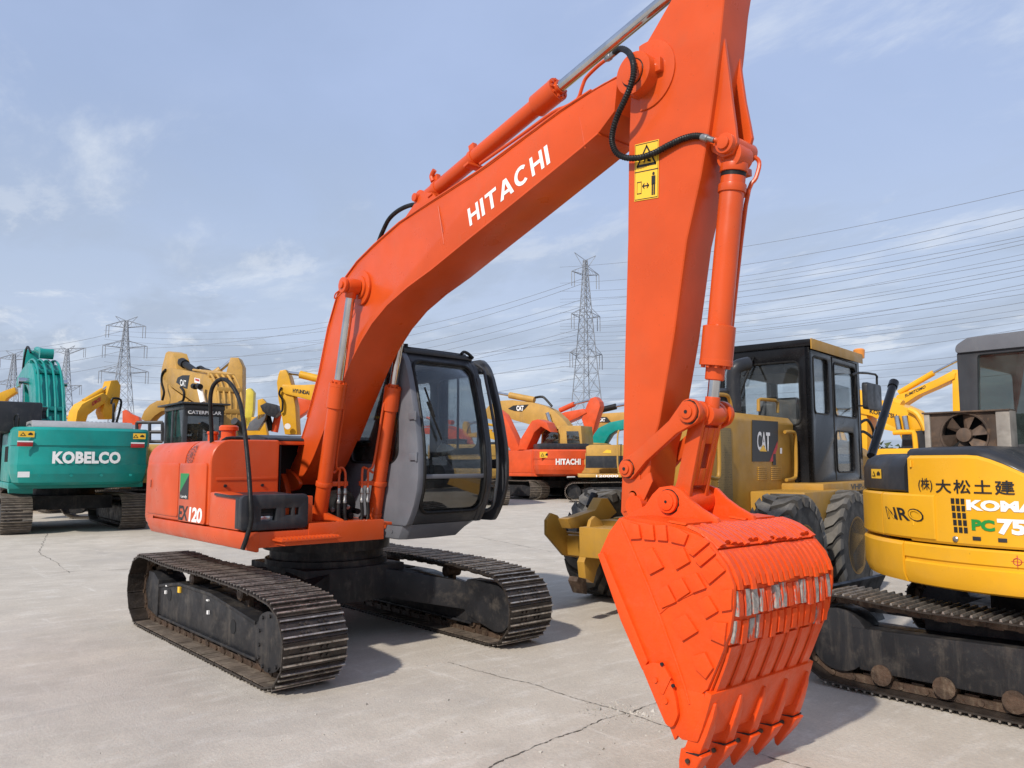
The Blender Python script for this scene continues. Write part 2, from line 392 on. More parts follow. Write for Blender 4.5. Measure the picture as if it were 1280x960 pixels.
crack([(560, 985), (612, 959), (654, 941), (695, 924), (746, 902), (784, 892), (812, 881), (826, 876), (900, 845), (1010, 800)], .0040, .008, 2, .02)
crack([(0, 717), (60, 716), (160, 712)], .005, .006, 3, .1)
crack([(40, 655), (62, 665), (48, 690), (66, 702), (90, 716)], .004, .02, 5, .1)
crack([(600, 672), (690, 690), (730, 690)], .005, .01, 6, .1)
# crumbs of broken concrete round the crossing of the cracks
def crumbs():
    rnd = random.Random(5); mb = MB(); c0 = at_ground(784, 892)
    spots = [(c0, .16, 170)]
    for pix in ((700, 921), (740, 880), (500, 900), (640, 935), (450, 935), (330, 905), (600, 870), (700, 845), (330, 870)): spots.append((at_ground(*pix), .5, 16))
    for c, s, n in spots:
        for i in range(n):
            p = c+Vector((rnd.gauss(0, s), rnd.gauss(0, s*.6), 0)); r = rnd.uniform(.002, .006)*(1 if rnd.random() < .9 else 2)
            vs = [p+Vector((rnd.uniform(-r, r)+dx*r, rnd.uniform(-r, r)+dy*r, dz*r*1.2)) for dx, dy, dz in ((-1,-1,0),(1,-1,0),(1,1,0),(-1,1,0),(0,0,1.2))]
            mb.add(vs, [(0, 1, 4), (1, 2, 4), (2, 3, 4), (3, 0, 4)])
    o = structure('concrete_crumbs', mb.mesh('concrete_crumbs', paint('concrete_crumb', (.42, .39, .34, 1), .9, .3, None, 0, .1, 0)))
    tag(o, 'crumbs of broken concrete scattered round the crossing cracks', 'rubble', kind='stuff'); del o['category']
crumbs()

# ================================================================== TRACK MAKER
def arc(cx, cz, r, a0, a1, n=14): return [(cx+r*math.cos(R(a0+(a1-a0)*i/n)), cz+r*math.sin(R(a0+(a1-a0)*i/n))) for i in range(n+1)]
class Path:
    """closed loop in (x,z), travelling forward along the ground"""
    def __init__(s, pts):
        s.p = pts+[pts[0]]; s.l = [0]
        for a, b in zip(s.p, s.p[1:]): s.l.append(s.l[-1]+math.hypot(b[0]-a[0], b[1]-a[1]))
        s.L = s.l[-1]
    def at(s, d):
        d %= s.L
        for i in range(len(s.p)-1):
            if d <= s.l[i+1]+1e-9:
                t = (d-s.l[i])/max(1e-9, s.l[i+1]-s.l[i]); a, b = s.p[i], s.p[i+1]; return (a[0]+(b[0]-a[0])*t, a[1]+(b[1]-a[1])*t)
    def place(s, d, half):
        a = s.at(d-half); b = s.at(d+half); th = math.atan2(b[1]-a[1], b[0]-a[0]); m = ((a[0]+b[0])/2, (a[1]+b[1])/2); return m[0], m[1], th
def track_path(L, rz, rr, fz, fr, mid):
    """L half length, rear centre height/radius, front centre height/radius, mid: points of the top run from front to rear"""
    return Path([(-L, rz-rr), (0, rz-rr)]+arc(L, fz, fr, -90, 90)+mid+arc(-L, rz, rr, 90, 270)[:-1])
def shoe_mesh(name, pitch, w, gh=.024, mats=(None, None), base=.012, ngr=3):
    mb = MB(); h = pitch*.5
    mb.box(-h*.97, h*.97, -w, w, -base, 0, mi=0)
    mb.box(-h*1.06, -h*.9, -w, w, -base*.2, base*.6, mi=0)
    xs = [-h*.68, 0, h*.68] if ngr == 3 else ([-h*.7] if ngr == 1 else [-h*.5, h*.5])
    for i, x in enumerate(xs):
        t = .010; g = gh*(1 if i != 1 else .8)
        mb.prism([(x-t, -base), (x+t, -base), (x+t*.6, -base-g+.007), (x-t*.6, -base-g+.007)], -w+.004, w-.004, mi=0)
        mb.prism([(x-t*.6, -base-g+.0072), (x+t*.6, -base-g+.0072), (x+t*.5, -base-g), (x-t*.5, -base-g)], -w+.004, w-.004, mi=1)
    if ngr == 3:
        for bx in (-h*.34, h*.34):
            for by in (-.095, -.05, .05, .095): mb.cyl((bx, by, -base), (bx, by, -base-.012), .011, n=6, mi=0)
    return mb.mesh(name, mats, 0)
def chain_mb(path, N, y, off=.0, w=.045, h=.055):
    mb = MB(); half = path.L/N/2
    for i in range(N):
        x, z, th = path.place(i*path.L/N, half)
        M = Matrix.Translation((x, y, z)) @ Matrix.Rotation(-th, 4, 'Y')
        for s in (-1, 1):
            mb.box(-half*1.0, half*1.0, s*.075-.016, s*.075+.016, .004, h, M)
            mb.box(-half*.25, half*.75, s*.055-.012, s*.055+.012, .01, h+.012, M)
        a = M @ Vector((half, -.10, h*.55)); b = M @ Vector((half, .10, h*.55)); mb.cyl(a, b, .02, n=8)
    return mb
def make_track(root, path, N, y, sm, chain_mat, parts=True, name='track', joined_mat=None, label=None):
    if parts:
        tr = chain_mb(path, N, y).build(name, chain_mat, root, label=label)
        for i in range(N):
            x, z, th = path.place(i*path.L/N, path.L/N/2)
            o = put('track_shoe', sm, tr); o.location = (x, y+random.uniform(-.003, .003), z); o.rotation_euler = (random.uniform(-.006, .006), -th+random.uniform(-.02, .02), random.uniform(-.006, .006))
        return tr
    mb = MB(); half = path.L/N/2
    for i in range(N):
        x, z, th = path.place(i*path.L/N, half); M = Matrix.Translation((x, y, z)) @ Matrix.Rotation(-th, 4, 'Y')
        mb.add([M @ v.co for v in sm.vertices], [tuple(p.vertices) for p in sm.polygons])
        for k, p in enumerate(sm.polygons): mb.mi[len(mb.mi)-len(sm.polygons)+k] = p.material_index
    return mb.build(name, list(sm.materials), root, label=label)

# ================================================================== THE ORANGE EXCAVATOR
EX = thing('crawler_excavator', 'large orange crawler excavator in front, its freshly painted bucket hanging on a long arm', 'excavator')
def X(mb, name, mat, par=EX, **k): return mb.build(name, mat, par, **k)
# ---- tracks
PT = track_path(1.46, .345, .315, .315, .283, [(1.0, .635), (.5, .645), (.1, .652), (-.5, .640), (-.9, .648), (-1.2, .665)])
NSH = 44
SM = shoe_mesh('track_shoe', PT.L/NSH, .243, .022, (M_SHOE, M_EDGE))
SM_DUST = None
for side, lab in ((-1, 'dusty near track under the engine side'), (1, 'far track under the cab side, dark with a few scraped shoes')):
    yc = 1.005*side; so_ = side
    tr = make_track(EX, PT, NSH, yc, SM, M_CHAIN, label=lab)
    # dusty inside lining of the lower run
    mb = MB()
    for i in range(22):
        x0 = -1.5+i*.137; mb.box(x0, x0+.128, yc-.235, yc+.235, .036, .040+.004*random.random())
    o = mb.build('dry_mud_on_shoes', M_DSHOE, tr); o['kind'] = 'stuff'
    # long frame
    yo = yc-.13 if side < 0 else yc-.10; yi = yc+.10 if side < 0 else yc+.13
    yo, yi = yc-.12, yc+.12
    fr = [(-1.20, .16), (-1.20, .42), (-.95, .46), (-.60, .50), (.15, .50), (1.02, .405), (1.20, .395), (1.20, .15), (1.0, .13), (-1.0, .13)]
    mb = MB(); mb.prism(fr, yc-.125, yc+.125)
    mb.prism([(-1.15, .425), (-.60, .503), (.15, .503), (1.05, .408), (1.05, .380), (.15, .475), (-.6, .475), (-1.15, .40)], yc-.14, yc-.126)
    mb.box(-1.1, 1.1, yc-.15, yc-.126, .128, .15)
    fo = X(mb, 'track_frame', M_UC, bevel=.008)
    for hx, hz in ((-.88, .36), (.62, .30)):     # round and slotted openings in the frame
        MB().prism(rrect(hx-.05, hx+.05, hz-.055, hz+.055, .045), yc-.1285, yc-.127).build('frame_opening', M_DARK, fo)
    for hx in (-.2, .75):
        MB().box(hx-.10, hx+.10, yc-.06, yc+.06, .4, .408+.1*(hx < 0)).build('frame_slot', M_DARK, fo)
    if side < 0:
        for sx, sz, wx, hz, mt in ((-.62, .415, .05, .05, M_YELD), (-.97, .36, .028, .03, M_WHITE), (.10, .325, .028, .03, M_WHITE), (-.95, .43, .035, .012, M_WHITE), (.08, .43, .035, .012, M_WHITE)):
            MB().box(sx, sx+wx, yc-.1430, yc-.127, sz, sz+hz).build('frame_sticker', mt, fo)
    # final drive at the rear
    mb = MB(); mb.turned((-1.46, yc+.10, .345), (0, -1, 0), [(0, .18), (.16, .18), (.18, .15), (.21, .15), (.22, .13)], 28)
    mb.prism([(-1.46, .17), (-1.16, .12), (-1.16, .46), (-1.30, .52), (-1.46, .52)], yc-.14, yc+.12)
    X(mb, 'final_drive', M_UC, bevel=.006)
    mb = MB()
    for k in range(19):
        a = 2*math.pi*k/19; cx, cz = -1.46+.235*math.cos(a), .345+.235*math.sin(a)
        mb.prism([(cx+.03*math.cos(a+q), cz+.03*math.sin(a+q)) for q in (-1.9, -.5, 0, .5, 1.9)], yc-.02, yc+.02)
    mb.turned((-1.46, yc-.02, .345), (0, 1, 0), [(0, .23), (.04, .23)], 38); X(mb, 'sprocket', M_CHAIN)
    # front idler and its bolted guard plates
    mb = MB(); mb.turned((1.43, yc-.06, .315), (0, 1, 0), [(0, .20), (.02, .215), (.035, .215), (.04, .235), (.08, .235), (.085, .215), (.10, .215), (.12, .20)], 36); X(mb, 'idler', M_CHAIN)
    gp = [(1.12, .39), (1.16, .47), (1.30, .52), (1.46, .50), (1.57, .42), (1.60, .32), (1.56, .20), (1.44, .11), (1.28, .08), (1.14, .14)] if side < 0 else \
         [(1.00, .215), (1.00, .512), (1.30, .512), (1.50, .51), (1.62, .44), (1.665, .34), (1.64, .22), (1.55, .13), (1.44, .11), (1.32, .135)]
    gp = rpoly(gp, .06, 3)
    yg = -1.155 if side < 0 else .86
    mb = MB(); mb.prism(gp, yg, yg+.022)
    if side > 0: mb.prism([((p[0]-1.33)*1.035+1.33, (p[1]-.31)*1.05+.31) for p in gp], yg+.022, yg+.15)
    g = X(mb, 'idler_guard', M_UC, bevel=.004)
    if side < 0:
        for bx, bz in ((1.17, .17), (1.17, .26), (1.17, .36), (1.22, .46), (1.34, .485), (1.48, .455), (1.555, .36), (1.54, .24), (1.46, .155), (1.34, .115), (1.24, .12)):
            MB().cyl((bx, yg-.012, bz), (bx, yg, bz), .014, n=6).build('bolt', M_UC, g)
    # lower rollers and carrier rollers
    for k in range(7):
        xr = -1.0+k*.345; mb = MB()
        mb.turned((xr, yc-.115, .145), (0, 1, 0), [(0, .05), (.02, .055), (.03, .095), (.045, .095), (.055, .075), (.175, .075), (.185, .095), (.2, .095), (.21, .055), (.23, .05)], 20)
        X(mb, 'lower_roller', M_CHAIN)
    for xr in (-.45, .62):
        mb = MB(); mb.turned((xr, yc-.09, .545), (0, 1, 0), [(0, .04), (.01, .055), (.16, .055), (.17, .04)], 18); mb.box(xr-.04, xr+.04, yc-.02, yc+.02, .40, .52)
        X(mb, 'carrier_roller', M_CHAIN)
# ---- centre frame, X legs, slewing ring
mb = MB()
mb.prism([(-.55, -.50), (.55, -.50), (.62, 0), (.55, .50), (-.55, .50), (-.62, 0)], .36, .66, ax='z')
X(mb, 'centre_frame', M_UC, bevel=.01)
for sx in (-1, 1):
    for sy in (-1, 1):
        mb = MB(); a0 = (sx*.30, sy*.25); a1 = (sx*1.02, sy*.88); a2 = (sx*.62, sy*.88)
        top = [(sx*.12, sy*.45), (sx*.52, sy*.20), (sx*1.02, sy*.885), (sx*.70, sy*.885)]
        vs = [(top[0][0], top[0][1], .64), (top[1][0], top[1][1], .64), (top[2][0], top[2][1], .49), (top[3][0], top[3][1], .49),
              (top[0][0], top[0][1], .38), (top[1][0], top[1][1], .38), (top[2][0], top[2][1], .24), (top[3][0], top[3][1], .24)]
        mb.add(vs, [(0, 1, 2, 3), (7, 6, 5, 4), (0, 4, 5, 1), (1, 5, 6, 2), (2, 6, 7, 3), (3, 7, 4, 0)])
        X(mb, 'frame_leg', M_UC, bevel=.012)
mb = MB(); mb.turned((0, 0, .66), (0, 0, 1), [(0, .56), (.05, .56), (.055, .52), (.13, .52), (.135, .58), (.25, .58), (.26, .5), (.275, .5)], 56)
X(mb, 'slewing_ring', M_UC)

# ---- upper structure deck
YR = -1.24
mb = MB()
rear = [(-1.35+.0, YR), (-1.62, -1.12), (-1.82, -.85), (-1.96, -.45), (-2.0, 0), (-1.96, .45), (-1.82, .85), (-1.62, 1.12), (-1.35, 1.24)]
deck = [(1.03, YR), (1.03, -.02), (.95, .10), (.40, .12), (.40, 1.2), (-1.3, 1.24)]
mb.prism([(1.03, YR+.10), (1.03, -.04), (.2, .12), (.2, 1.15), (-1.2, 1.15), (-1.3, YR+.10)], .935, 1.055, ax='z')
X(mb, 'deck', M_OR2, bevel=.008)
mb = MB()   # rounded lower side skirt
sk = [(-.03, .93), (-.06, .905), (-.01, .985), (0, 1.062), (-.12, 1.062), (-.12, .93)]
mb.prism([(YR+.10, .905), (YR+.03, .925), (YR, .985), (YR, 1.058), (YR+.12, 1.058), (YR+.12, .905)], -1.25, 1.035, ax='x')
X(mb, 'side_skirt', M_OR2, bevel=.012)
# ---- counterweight (wraps round the tail)
def tail_pts(inset=0, n=18):
    out = []
    for k in range(n+1):
        a = R(-90-52+(-76)*k/n) if False else R(-128-104*k/n); out.append(((1.98-inset)*math.cos(a)*1.0, (1.24/.788*1.0-inset)*math.sin(a)))
    return out
tp = [(-1.10, YR), (-1.30, YR+.005), (-1.46, YR+.035), (-1.60, YR+.12), (-1.74, YR+.28), (-1.86, YR+.52), (-1.95, YR+.85), (-1.98, -.1)]
tp = tp+[(x, -y) for x, y in tp[:-1][::-1]]
def band(mb, pts, zs, inner=.5):
    """wall following pts through heights zs=[(z, inset)]"""
    n = len(pts); c = Vector((-.9, 0))
    for (z0, i0), (z1, i1) in zip(zs, zs[1:]):
        vs = []
        for z, ins in ((z0, i0), (z1, i1)):
            for p in pts:
                d = (c-Vector(p)); d = d.normalized() if d.length else d; vs.append((p[0]+d.x*ins, p[1]+d.y*ins, z))
        mb.add(vs, [(i, i+1, i+1+n, i+n) for i in range(n-1)])
    for z, ins in (zs[0], zs[-1]):
        vs = []
        for p in pts: d = (c-Vector(p)).normalized(); vs.append((p[0]+d.x*ins, p[1]+d.y*ins, z))
        mb.add(vs, [tuple(range(n))])
mb = MB(); band(mb, tp, [(.93, .10), (.955, .05), (1.01, .01), (1.06, 0), (1.50, 0), (1.60, .015), (1.68, .055), (1.735, .12), (1.765, .20), (1.776, .30)])
X(mb, 'counterweight', M_OR2, smooth=40)
# ---- right side house: door skin, upper box, lower box
def skin(x0, x1, z0, z1, y=YR, r=.02): return rrect(x0, x1, z0, z1, r, 2)
hc = [(YR+.16*(1-math.cos(R(a))), 1.58+.188*math.sin(R(a))) for a in range(0, 91, 15)]
mb = MB(); mb.prism([(YR+.012, 1.066), (YR, 1.08)]+hc+[(YR+.5, 1.775), (0.10, 1.775), (.10, 1.066)], -1.32, -.292, ax='x')
X(mb, 'engine_house', M_OR2, bevel=.006)
mb = MB(); mb.prism([(YR+.004, 1.066)]+[(y+.003, z) for y, z in hc]+[(YR+.4, 1.772), (YR+.60, 1.772), (YR+.60, 1.066)], -.284, .30, ax='x')
ub = X(mb, 'pump_house', M_OR2, bevel=.022, seg=3)
# doors as separate skins standing 6 mm proud, with a dark gap round them
for n_, (x0, x1, z0, z1) in (('engine_door', (-1.28, -.41, 1.105, 1.57)), ('pump_door', (-.385, .25, 1.075, 1.57))):
    plate(n_, rrect(x0, x1, z0, z1, .03), [], .010, lambda a, b, c: (a, YR-.004+c, b), M_OR2, EX, bev=.003)
MB().box(-1.19, -1.13, YR-.013, YR-.009, 1.33, 1.43).build('door_latch', M_OR2, EX, bevel=.003)
MB().box(-1.165, -1.15, YR-.016, YR-.0135, 1.345, 1.415).build('latch_slot', M_DARK, EX)
mb = MB(); mb.prism(rpoly([(.31, 1.066), (.31, 1.335), (.45, 1.345), (.70, 1.33), (.93, 1.285), (.93, 1.066)], .03, 3), YR+.002, YR+.12)
X(mb, 'front_side_box', M_OR2, bevel=.01)
mb = MB(); mb.box(.30, .90, YR+.10, -.62, 1.056, 1.31); X(mb, 'toolbox_body', M_OR2, bevel=.01)
# recess line across the pump house front and two bolts
MB().box(.3005, .306, YR+.05, YR+.58, 1.43, 1.455).build('pressed_rib', M_OR2, ub, bevel=.004)
for yb in (YR+.13, YR+.45): MB().cyl((.300, yb, 1.385), (.312, yb, 1.385), .013, n=12).build('bolt', M_DARK, ub)
# black moulded cover over the front box
fn = lambda a, b, c: (1.008+c, a, b)
cv = plate('front_cover', rrect(-1.262, -.735, 1.075, 1.325, .03), [rrect(-1.12, -.985, 1.13, 1.235, .012), rrect(-.925, -.86, 1.165, 1.235, .008), rrect(-.845, -.80, 1.165, 1.235, .008)], .04, fn, M_BLKBOX, EX, bev=.008)
mb = MB(); mb.prism([(.45, 1.335), (.99, 1.317), (.99, 1.30), (.45, 1.315)], -1.255, -.74); mb.prism([(.90, 1.08), (.90, 1.31), (.99, 1.31), (.99, 1.08)], -1.262, -1.25)
mb.box(.90, .99, -.745, -.735, 1.08, 1.31); mb.build('cover_top', M_BLKBOX, cv, bevel=.006)
MB().box(.93, .975, -1.22, -.76, 1.09, 1.28).build('box_inside', M_DARK, cv)
MB().box(.976, .985, -1.10, -1.0, 1.135, 1.17).build('work_light', paint('lamp_lens_clear', (.55, .56, .56, 1), .15, .1, None, 0, .05, .3, metal=.6), cv, bevel=.003)
MB().box(.976, .985, -1.10, -1.0, 1.178, 1.19).build('lamp_bar', M_BLKBOX, cv)
MB().box(.976, .982, -.93, -.80, 1.15, 1.25).build('hole_backing', M_OR2, cv)
# step with serrated top
mb = MB(); mb.box(1.03, 1.20, -1.02, -.52, .985, 1.0)
for k in range(16): mb.prism([(1.05, 1.0), (1.19, 1.0), (1.185, 1.012), (1.055, 1.012)], -1.01+k*.031, -1.01+k*.031+.014)
mb.box(1.03, 1.19, -.99, -.55, .955, .985); X(mb, 'step', M_OR2, bevel=.003)
# rear of the deck centre: walls enclosing the boom well, engine cover top, far house
mb = MB(); mb.box(-.9, .28, .30, 1.20, 1.056, 1.62); X(mb, 'cab_side_house', M_BLKBOX, bevel=.02)  # black colour here stands in for the shade behind the boom
mb = MB(); mb.prism(rpoly([(-1.55, 1.775), (-1.50, 1.835), (-.25, 1.835), (.0, 1.80), (.02, 1.775)], .03), -.62, .9); X(mb, 'engine_hood', M_BLKBOX, bevel=.02)
mb = MB(); mb.box(-.9, -.84, -.62, .16, 1.056, 1.74); mb.box(-.9, -.2, -.64, -.62, 1.06, 1.74); X(mb, 'boom_well_wall', M_DARK)  # near-black colour paints the shade inside the well
mb = MB(); mb.box(-.9, .02, -.62, .14, 1.74, 1.772); X(mb, 'well_top', M_OR2, bevel=.004)
MB().box(-.289, -.265, -.632, .13, 1.06, 1.738).build('boom_well_shade_panel', M_DARK, EX); MB().box(-.84, .29, -.632, -.622, 1.06, 1.73).build('boom_well_shade_panel', M_DARK, EX)  # added dark sheets over the orange walls, painting the well as a shaded void
# boom foot brackets and deck plates
for yb in (-.36, .28):
    mb = MB(); mb.prism(rpoly([(-.50, 1.05), (-.48, 1.32), (-.42, 1.50), (-.30, 1.51), (-.18, 1.38), (-.12, 1.25), (.30, 1.20), (.62, 1.14), (.86, 1.10), (.90, 1.05)], .05), yb, yb+.05)
    X(mb, 'boom_bracket', M_OR, bevel=.005)
mb = MB(); mb.cyl((-.38, -.42, 1.42), (-.38, -.36, 1.42), .085, n=28); mb.cyl((-.38, -.44, 1.42), (-.38, -.42, 1.42), .055, n=24); mb.cyl((-.38, -.36, 1.42), (-.38, .40, 1.42), .05)
X(mb, 'boom_foot_pin', M_OR, bevel=.005)
mb = MB(); mb.box(.05, 1.02, -.68, .06, 1.05, 1.075); mb.box(.98, 1.035, -.72, -.03, .935, 1.10); X(mb, 'front_deck_plate', M_OR, bevel=.006)
# filler caps and pipe on top of the pump house
mb = MB(); mb.turned((-.30, -.86, 1.765), (0, 0, 1), [(0, .075), (.03, .075), (.035, .066), (.10, .066), (.105, .085), (.135, .085), (.15, .07)], 28); X(mb, 'filler_cap', M_OR)
mb = MB(); mb.turned((-.52, -.92, 1.765), (0, 0, 1), [(0, .045), (.07, .045), (.08, .055), (.10, .05)], 20); X(mb, 'small_cap', M_OR)
# long black handrail from the house top down to the deck corner
hp = [(265, 560), (264, 530), (263, 497), (268, 480), (279, 474), (290, 482), (300, 503), (306, 540), (311, 590), (313, 625), (314, 650), (309, 670), (303, 687)]
ys = [(-.20, -1.0)]
def hp3(u, v, x, ): q = F0.on(u, v, 0, x); return q
pts = []
for i, (u, v) in enumerate(hp):
    x = [.05, .05, .08, .12, .2, .35, .5, .75, .95, 1.05, 1.07, 1.06, 1.045][i]; pts.append(hp3(u, v, x))
mb = MB(); mb.tube(pts, .0175, 12, 5); X(mb, 'handrail', M_RUB)
mb = MB(); mb.tube([pts[0]+Vector((0, 0, .02)), pts[0]+Vector((.04, .03, -.005)), hp3(283, 548, .22), hp3(312, 549, .24)], .014, 10, 4); X(mb, 'handrail_foot', M_RUB)
# decals on the engine side
def side_text(s, x0, x1, z0, z1, mat, bold): return text('lettering', s, mat, EX, pl((x0, YR-.0125, z0), (x1-x0, 0, 0), (0, 0, z1-z0)), bold*.7, shear=.1, spacing=.93)
side_text('EX', -.375, -.13, 1.080, 1.205, M_BLACKD, .045); side_text('120', -.115, .195, 1.078, 1.203, M_WHITE, .050)
sticker('model_sticker', M_GREEND, EX, pl((-.355, YR-.0125, 1.262), (.215, 0, 0), (0, 0, .222)), ((0, .25), (1, .25), (1, 1), (0, 1)))
sticker('model_sticker', M_BLACKD, EX, pl((-.355, YR-.0135, 1.262), (.215, 0, 0), (0, 0, .222)), ((0, 0), (1, 0), (1, .95), (.0, .25)))
text('lettering', 'Landy', M_WHITE, EX, pl((-.32, YR-.0145, 1.268), (.15, 0, 0), (0, 0, .03)), .01)
mk = thing('tmp', 'x', 'x'); bpy.data.objects.remove(mk)
def emblem(cx, cz, r):
    mb = MB()
    for k in range(18):
        a = 2*math.pi*k/18; p = [(cx+rr*math.cos(a+d), cz+rr*math.sin(a+d)) for rr, d in ((r*.82, -.10), (r, -.06), (r, .06), (r*.82, .10))]
        mb.prism(p, YR-.0130, YR-.0121)
    for rr0, rr1 in ((.78, .86), (.52, .60)):
        for k in range(24):
            a0, a1 = 2*math.pi*k/24, 2*math.pi*(k+.8)/24
            mb.prism([(cx+r*q*math.cos(a), cz+r*q*math.sin(a)) for q, a in ((rr0, a0), (rr1, a0), (rr1, a1), (rr0, a1))], YR-.0130, YR-.0121)
    for a in range(6):
        b_ = a*math.pi/3; mb.prism([(cx+r*.15*math.cos(b_-1), cz+r*.15*math.sin(b_-1)), (cx+r*.45*math.cos(b_), cz+r*.45*math.sin(b_)), (cx+r*.15*math.cos(b_+1), cz+r*.15*math.sin(b_+1))], YR-.0130, YR-.0121)
    def sy(z):
        t = min(1, max(0, (z-1.58)/.188)); return .16*(1-math.sqrt(1-t*t))
    mb.v = [(x, y+sy(z)+.008, z) for x, y, z in mb.v]
    X(mb, 'round_emblem', flat('faded_dark_print', (.16, .045, .03, 1), .5))
emblem(-.17, 1.645, .088)
for (a, b_, c) in ((-.05, .03, M_WHITE), (-.62, .06, M_YELD)):
    sticker('top_label', c, EX, pl((a, YR+.10, 1.766+.016), (b_, 0, 0), (0, .08, .005)))

# ---- boom: outline measured on its near side plate
def P0(pix, y): return [F0.xz(u, v, y) for u, v in pix]
def bw(x): t = min(1, max(0, (x-1.2)/2.4)); return (-.27+.08*t, .11+.01*t)
def PB(pix):
    out = []
    for u, v in pix:
        y = -.23
        for _ in range(6): q = F0.on(u, v, 1, y); y = bw(q.x)[0]
        out.append((q.x, q.z))
    return out       # near / far plate offset
btop = PB([(357, 598), (372, 565), (385, 522), (399, 470), (411, 410), (423, 368), (433, 347), (447, 328), (468, 307), (500, 279), (530, 259), (600, 214), (650, 177), (700, 140), (740, 114), (772, 96)])
bbot = PB([(768, 139), (748, 166), (726, 185), (640, 255), (589, 296), (540, 336), (510, 358), (485, 380), (466, 403), (452, 426), (440, 450), (430, 474), (415, 512), (401, 549), (388, 580), (372, 606)])
bp_ = btop+bbot
mb = MB(); mb.prism(bp_, [bw(p[0])[0] for p in bp_], [bw(p[0])[1] for p in bp_])
boom = X(mb, 'boom', M_OR, bevel=.004)
# overlapping top and bottom flange plates and weld bands
for pts_, s_ in ((btop[2:-1], 1), (bbot[1:-2], -1)):
    mb = MB(); n = len(pts_); vs = []
    for i, p in enumerate(pts_):
        a = Vector(pts_[max(0, i-1)]); b = Vector(pts_[min(n-1, i+1)]); d = (b-a).normalized(); nn = Vector((-d.y, d.x))*1.0
        if (s_ > 0) and nn.y < 0 and nn.x > 0: nn = -nn
        w0, w1 = bw(p[0])
        for off, yy in ((.0015, w0-.012), (.0015, w1+.012), (.013, w1+.012), (.013, w0-.012)):
            q = Vector(p)+nn*off*(1); vs.append((q.x, yy, q.y))
    fs = []
    for i in range(n-1):
        for k in range(4): fs.append((4*i+k, 4*i+(k+1) % 4, 4*i+4+(k+1) % 4, 4*i+4+k))
    fs += [(3, 2, 1, 0), (4*n-4, 4*n-3, 4*n-2, 4*n-1)]
    mb.add(vs, fs); mb.build('flange_plate', M_OR, boom, bevel=.003)
for u, v0, v1 in ((552, 258, 305), (722, 143, 183)):   # butt-weld seams across the side plate
    a = F0.on(u-4, v0, 1, -.24); b = F0.on(u+3, v1, 1, -.24); MB().tube([(a.x, bw(a.x)[0]-.001, a.z), (b.x, bw(b.x)[0]-.001, b.z)], .0045, 6, 1).build('weld_seam', M_OR, boom)
tip = F0.on(797, 94, 1, -.2)
mb = MB(); mb.cyl((tip.x, -.245, tip.z), (tip.x, .17, tip.z), .125, n=36); mb.cyl((tip.x, -.262, tip.z), (tip.x, -.245, tip.z), .075, n=28); mb.box(tip.x-.02, tip.x+.02, -.27, -.262, tip.z-.05, tip.z+.05)
mb.build('boom_tip_boss', M_OR, boom, bevel=.006)
# foot: flared lugs
mb = MB(); mb.prism(rpoly(P0([(366, 590), (357, 585), (350, 600), (358, 616), (372, 612), (376, 604)], -.30), .05), -.31, -.271); mb.build('foot_lug', M_OR, boom, bevel=.008)
# lifting cylinder pivots through the boom
bc = F0.on(440, 358, 1, -.36)
mb = MB(); mb.cyl((bc.x, -.43, bc.z), (bc.x, .26, bc.z), .055, n=28); mb.cyl((bc.x, -.30, bc.z), (bc.x, -.26, bc.z), .10, n=32); mb.cyl((bc.x, -.282, bc.z), (bc.x, -.26, bc.z), .15, n=40)
mb.cyl((bc.x, -.455, bc.z), (bc.x, -.43, bc.z), .066, n=28); mb.cyl((bc.x, -.47, bc.z), (bc.x, -.455, bc.z), .03, n=16); mb.cyl((bc.x, .10, bc.z), (bc.x, .13, bc.z), .10, n=32)
mb.build('lift_pin', M_OR, boom, bevel=.005)
a = Vector((bc.x, -.42, bc.z)); MB().tube([a+Vector((-.06, 0, -.02)), a+Vector((-.13, -.02, -.05)), a+Vector((-.15, -.02, -.09)), a+Vector((-.09, -.02, -.08)), a+Vector((-.05, 0, -.05))], .006, 8).build('grease_hose', M_OR, boom)
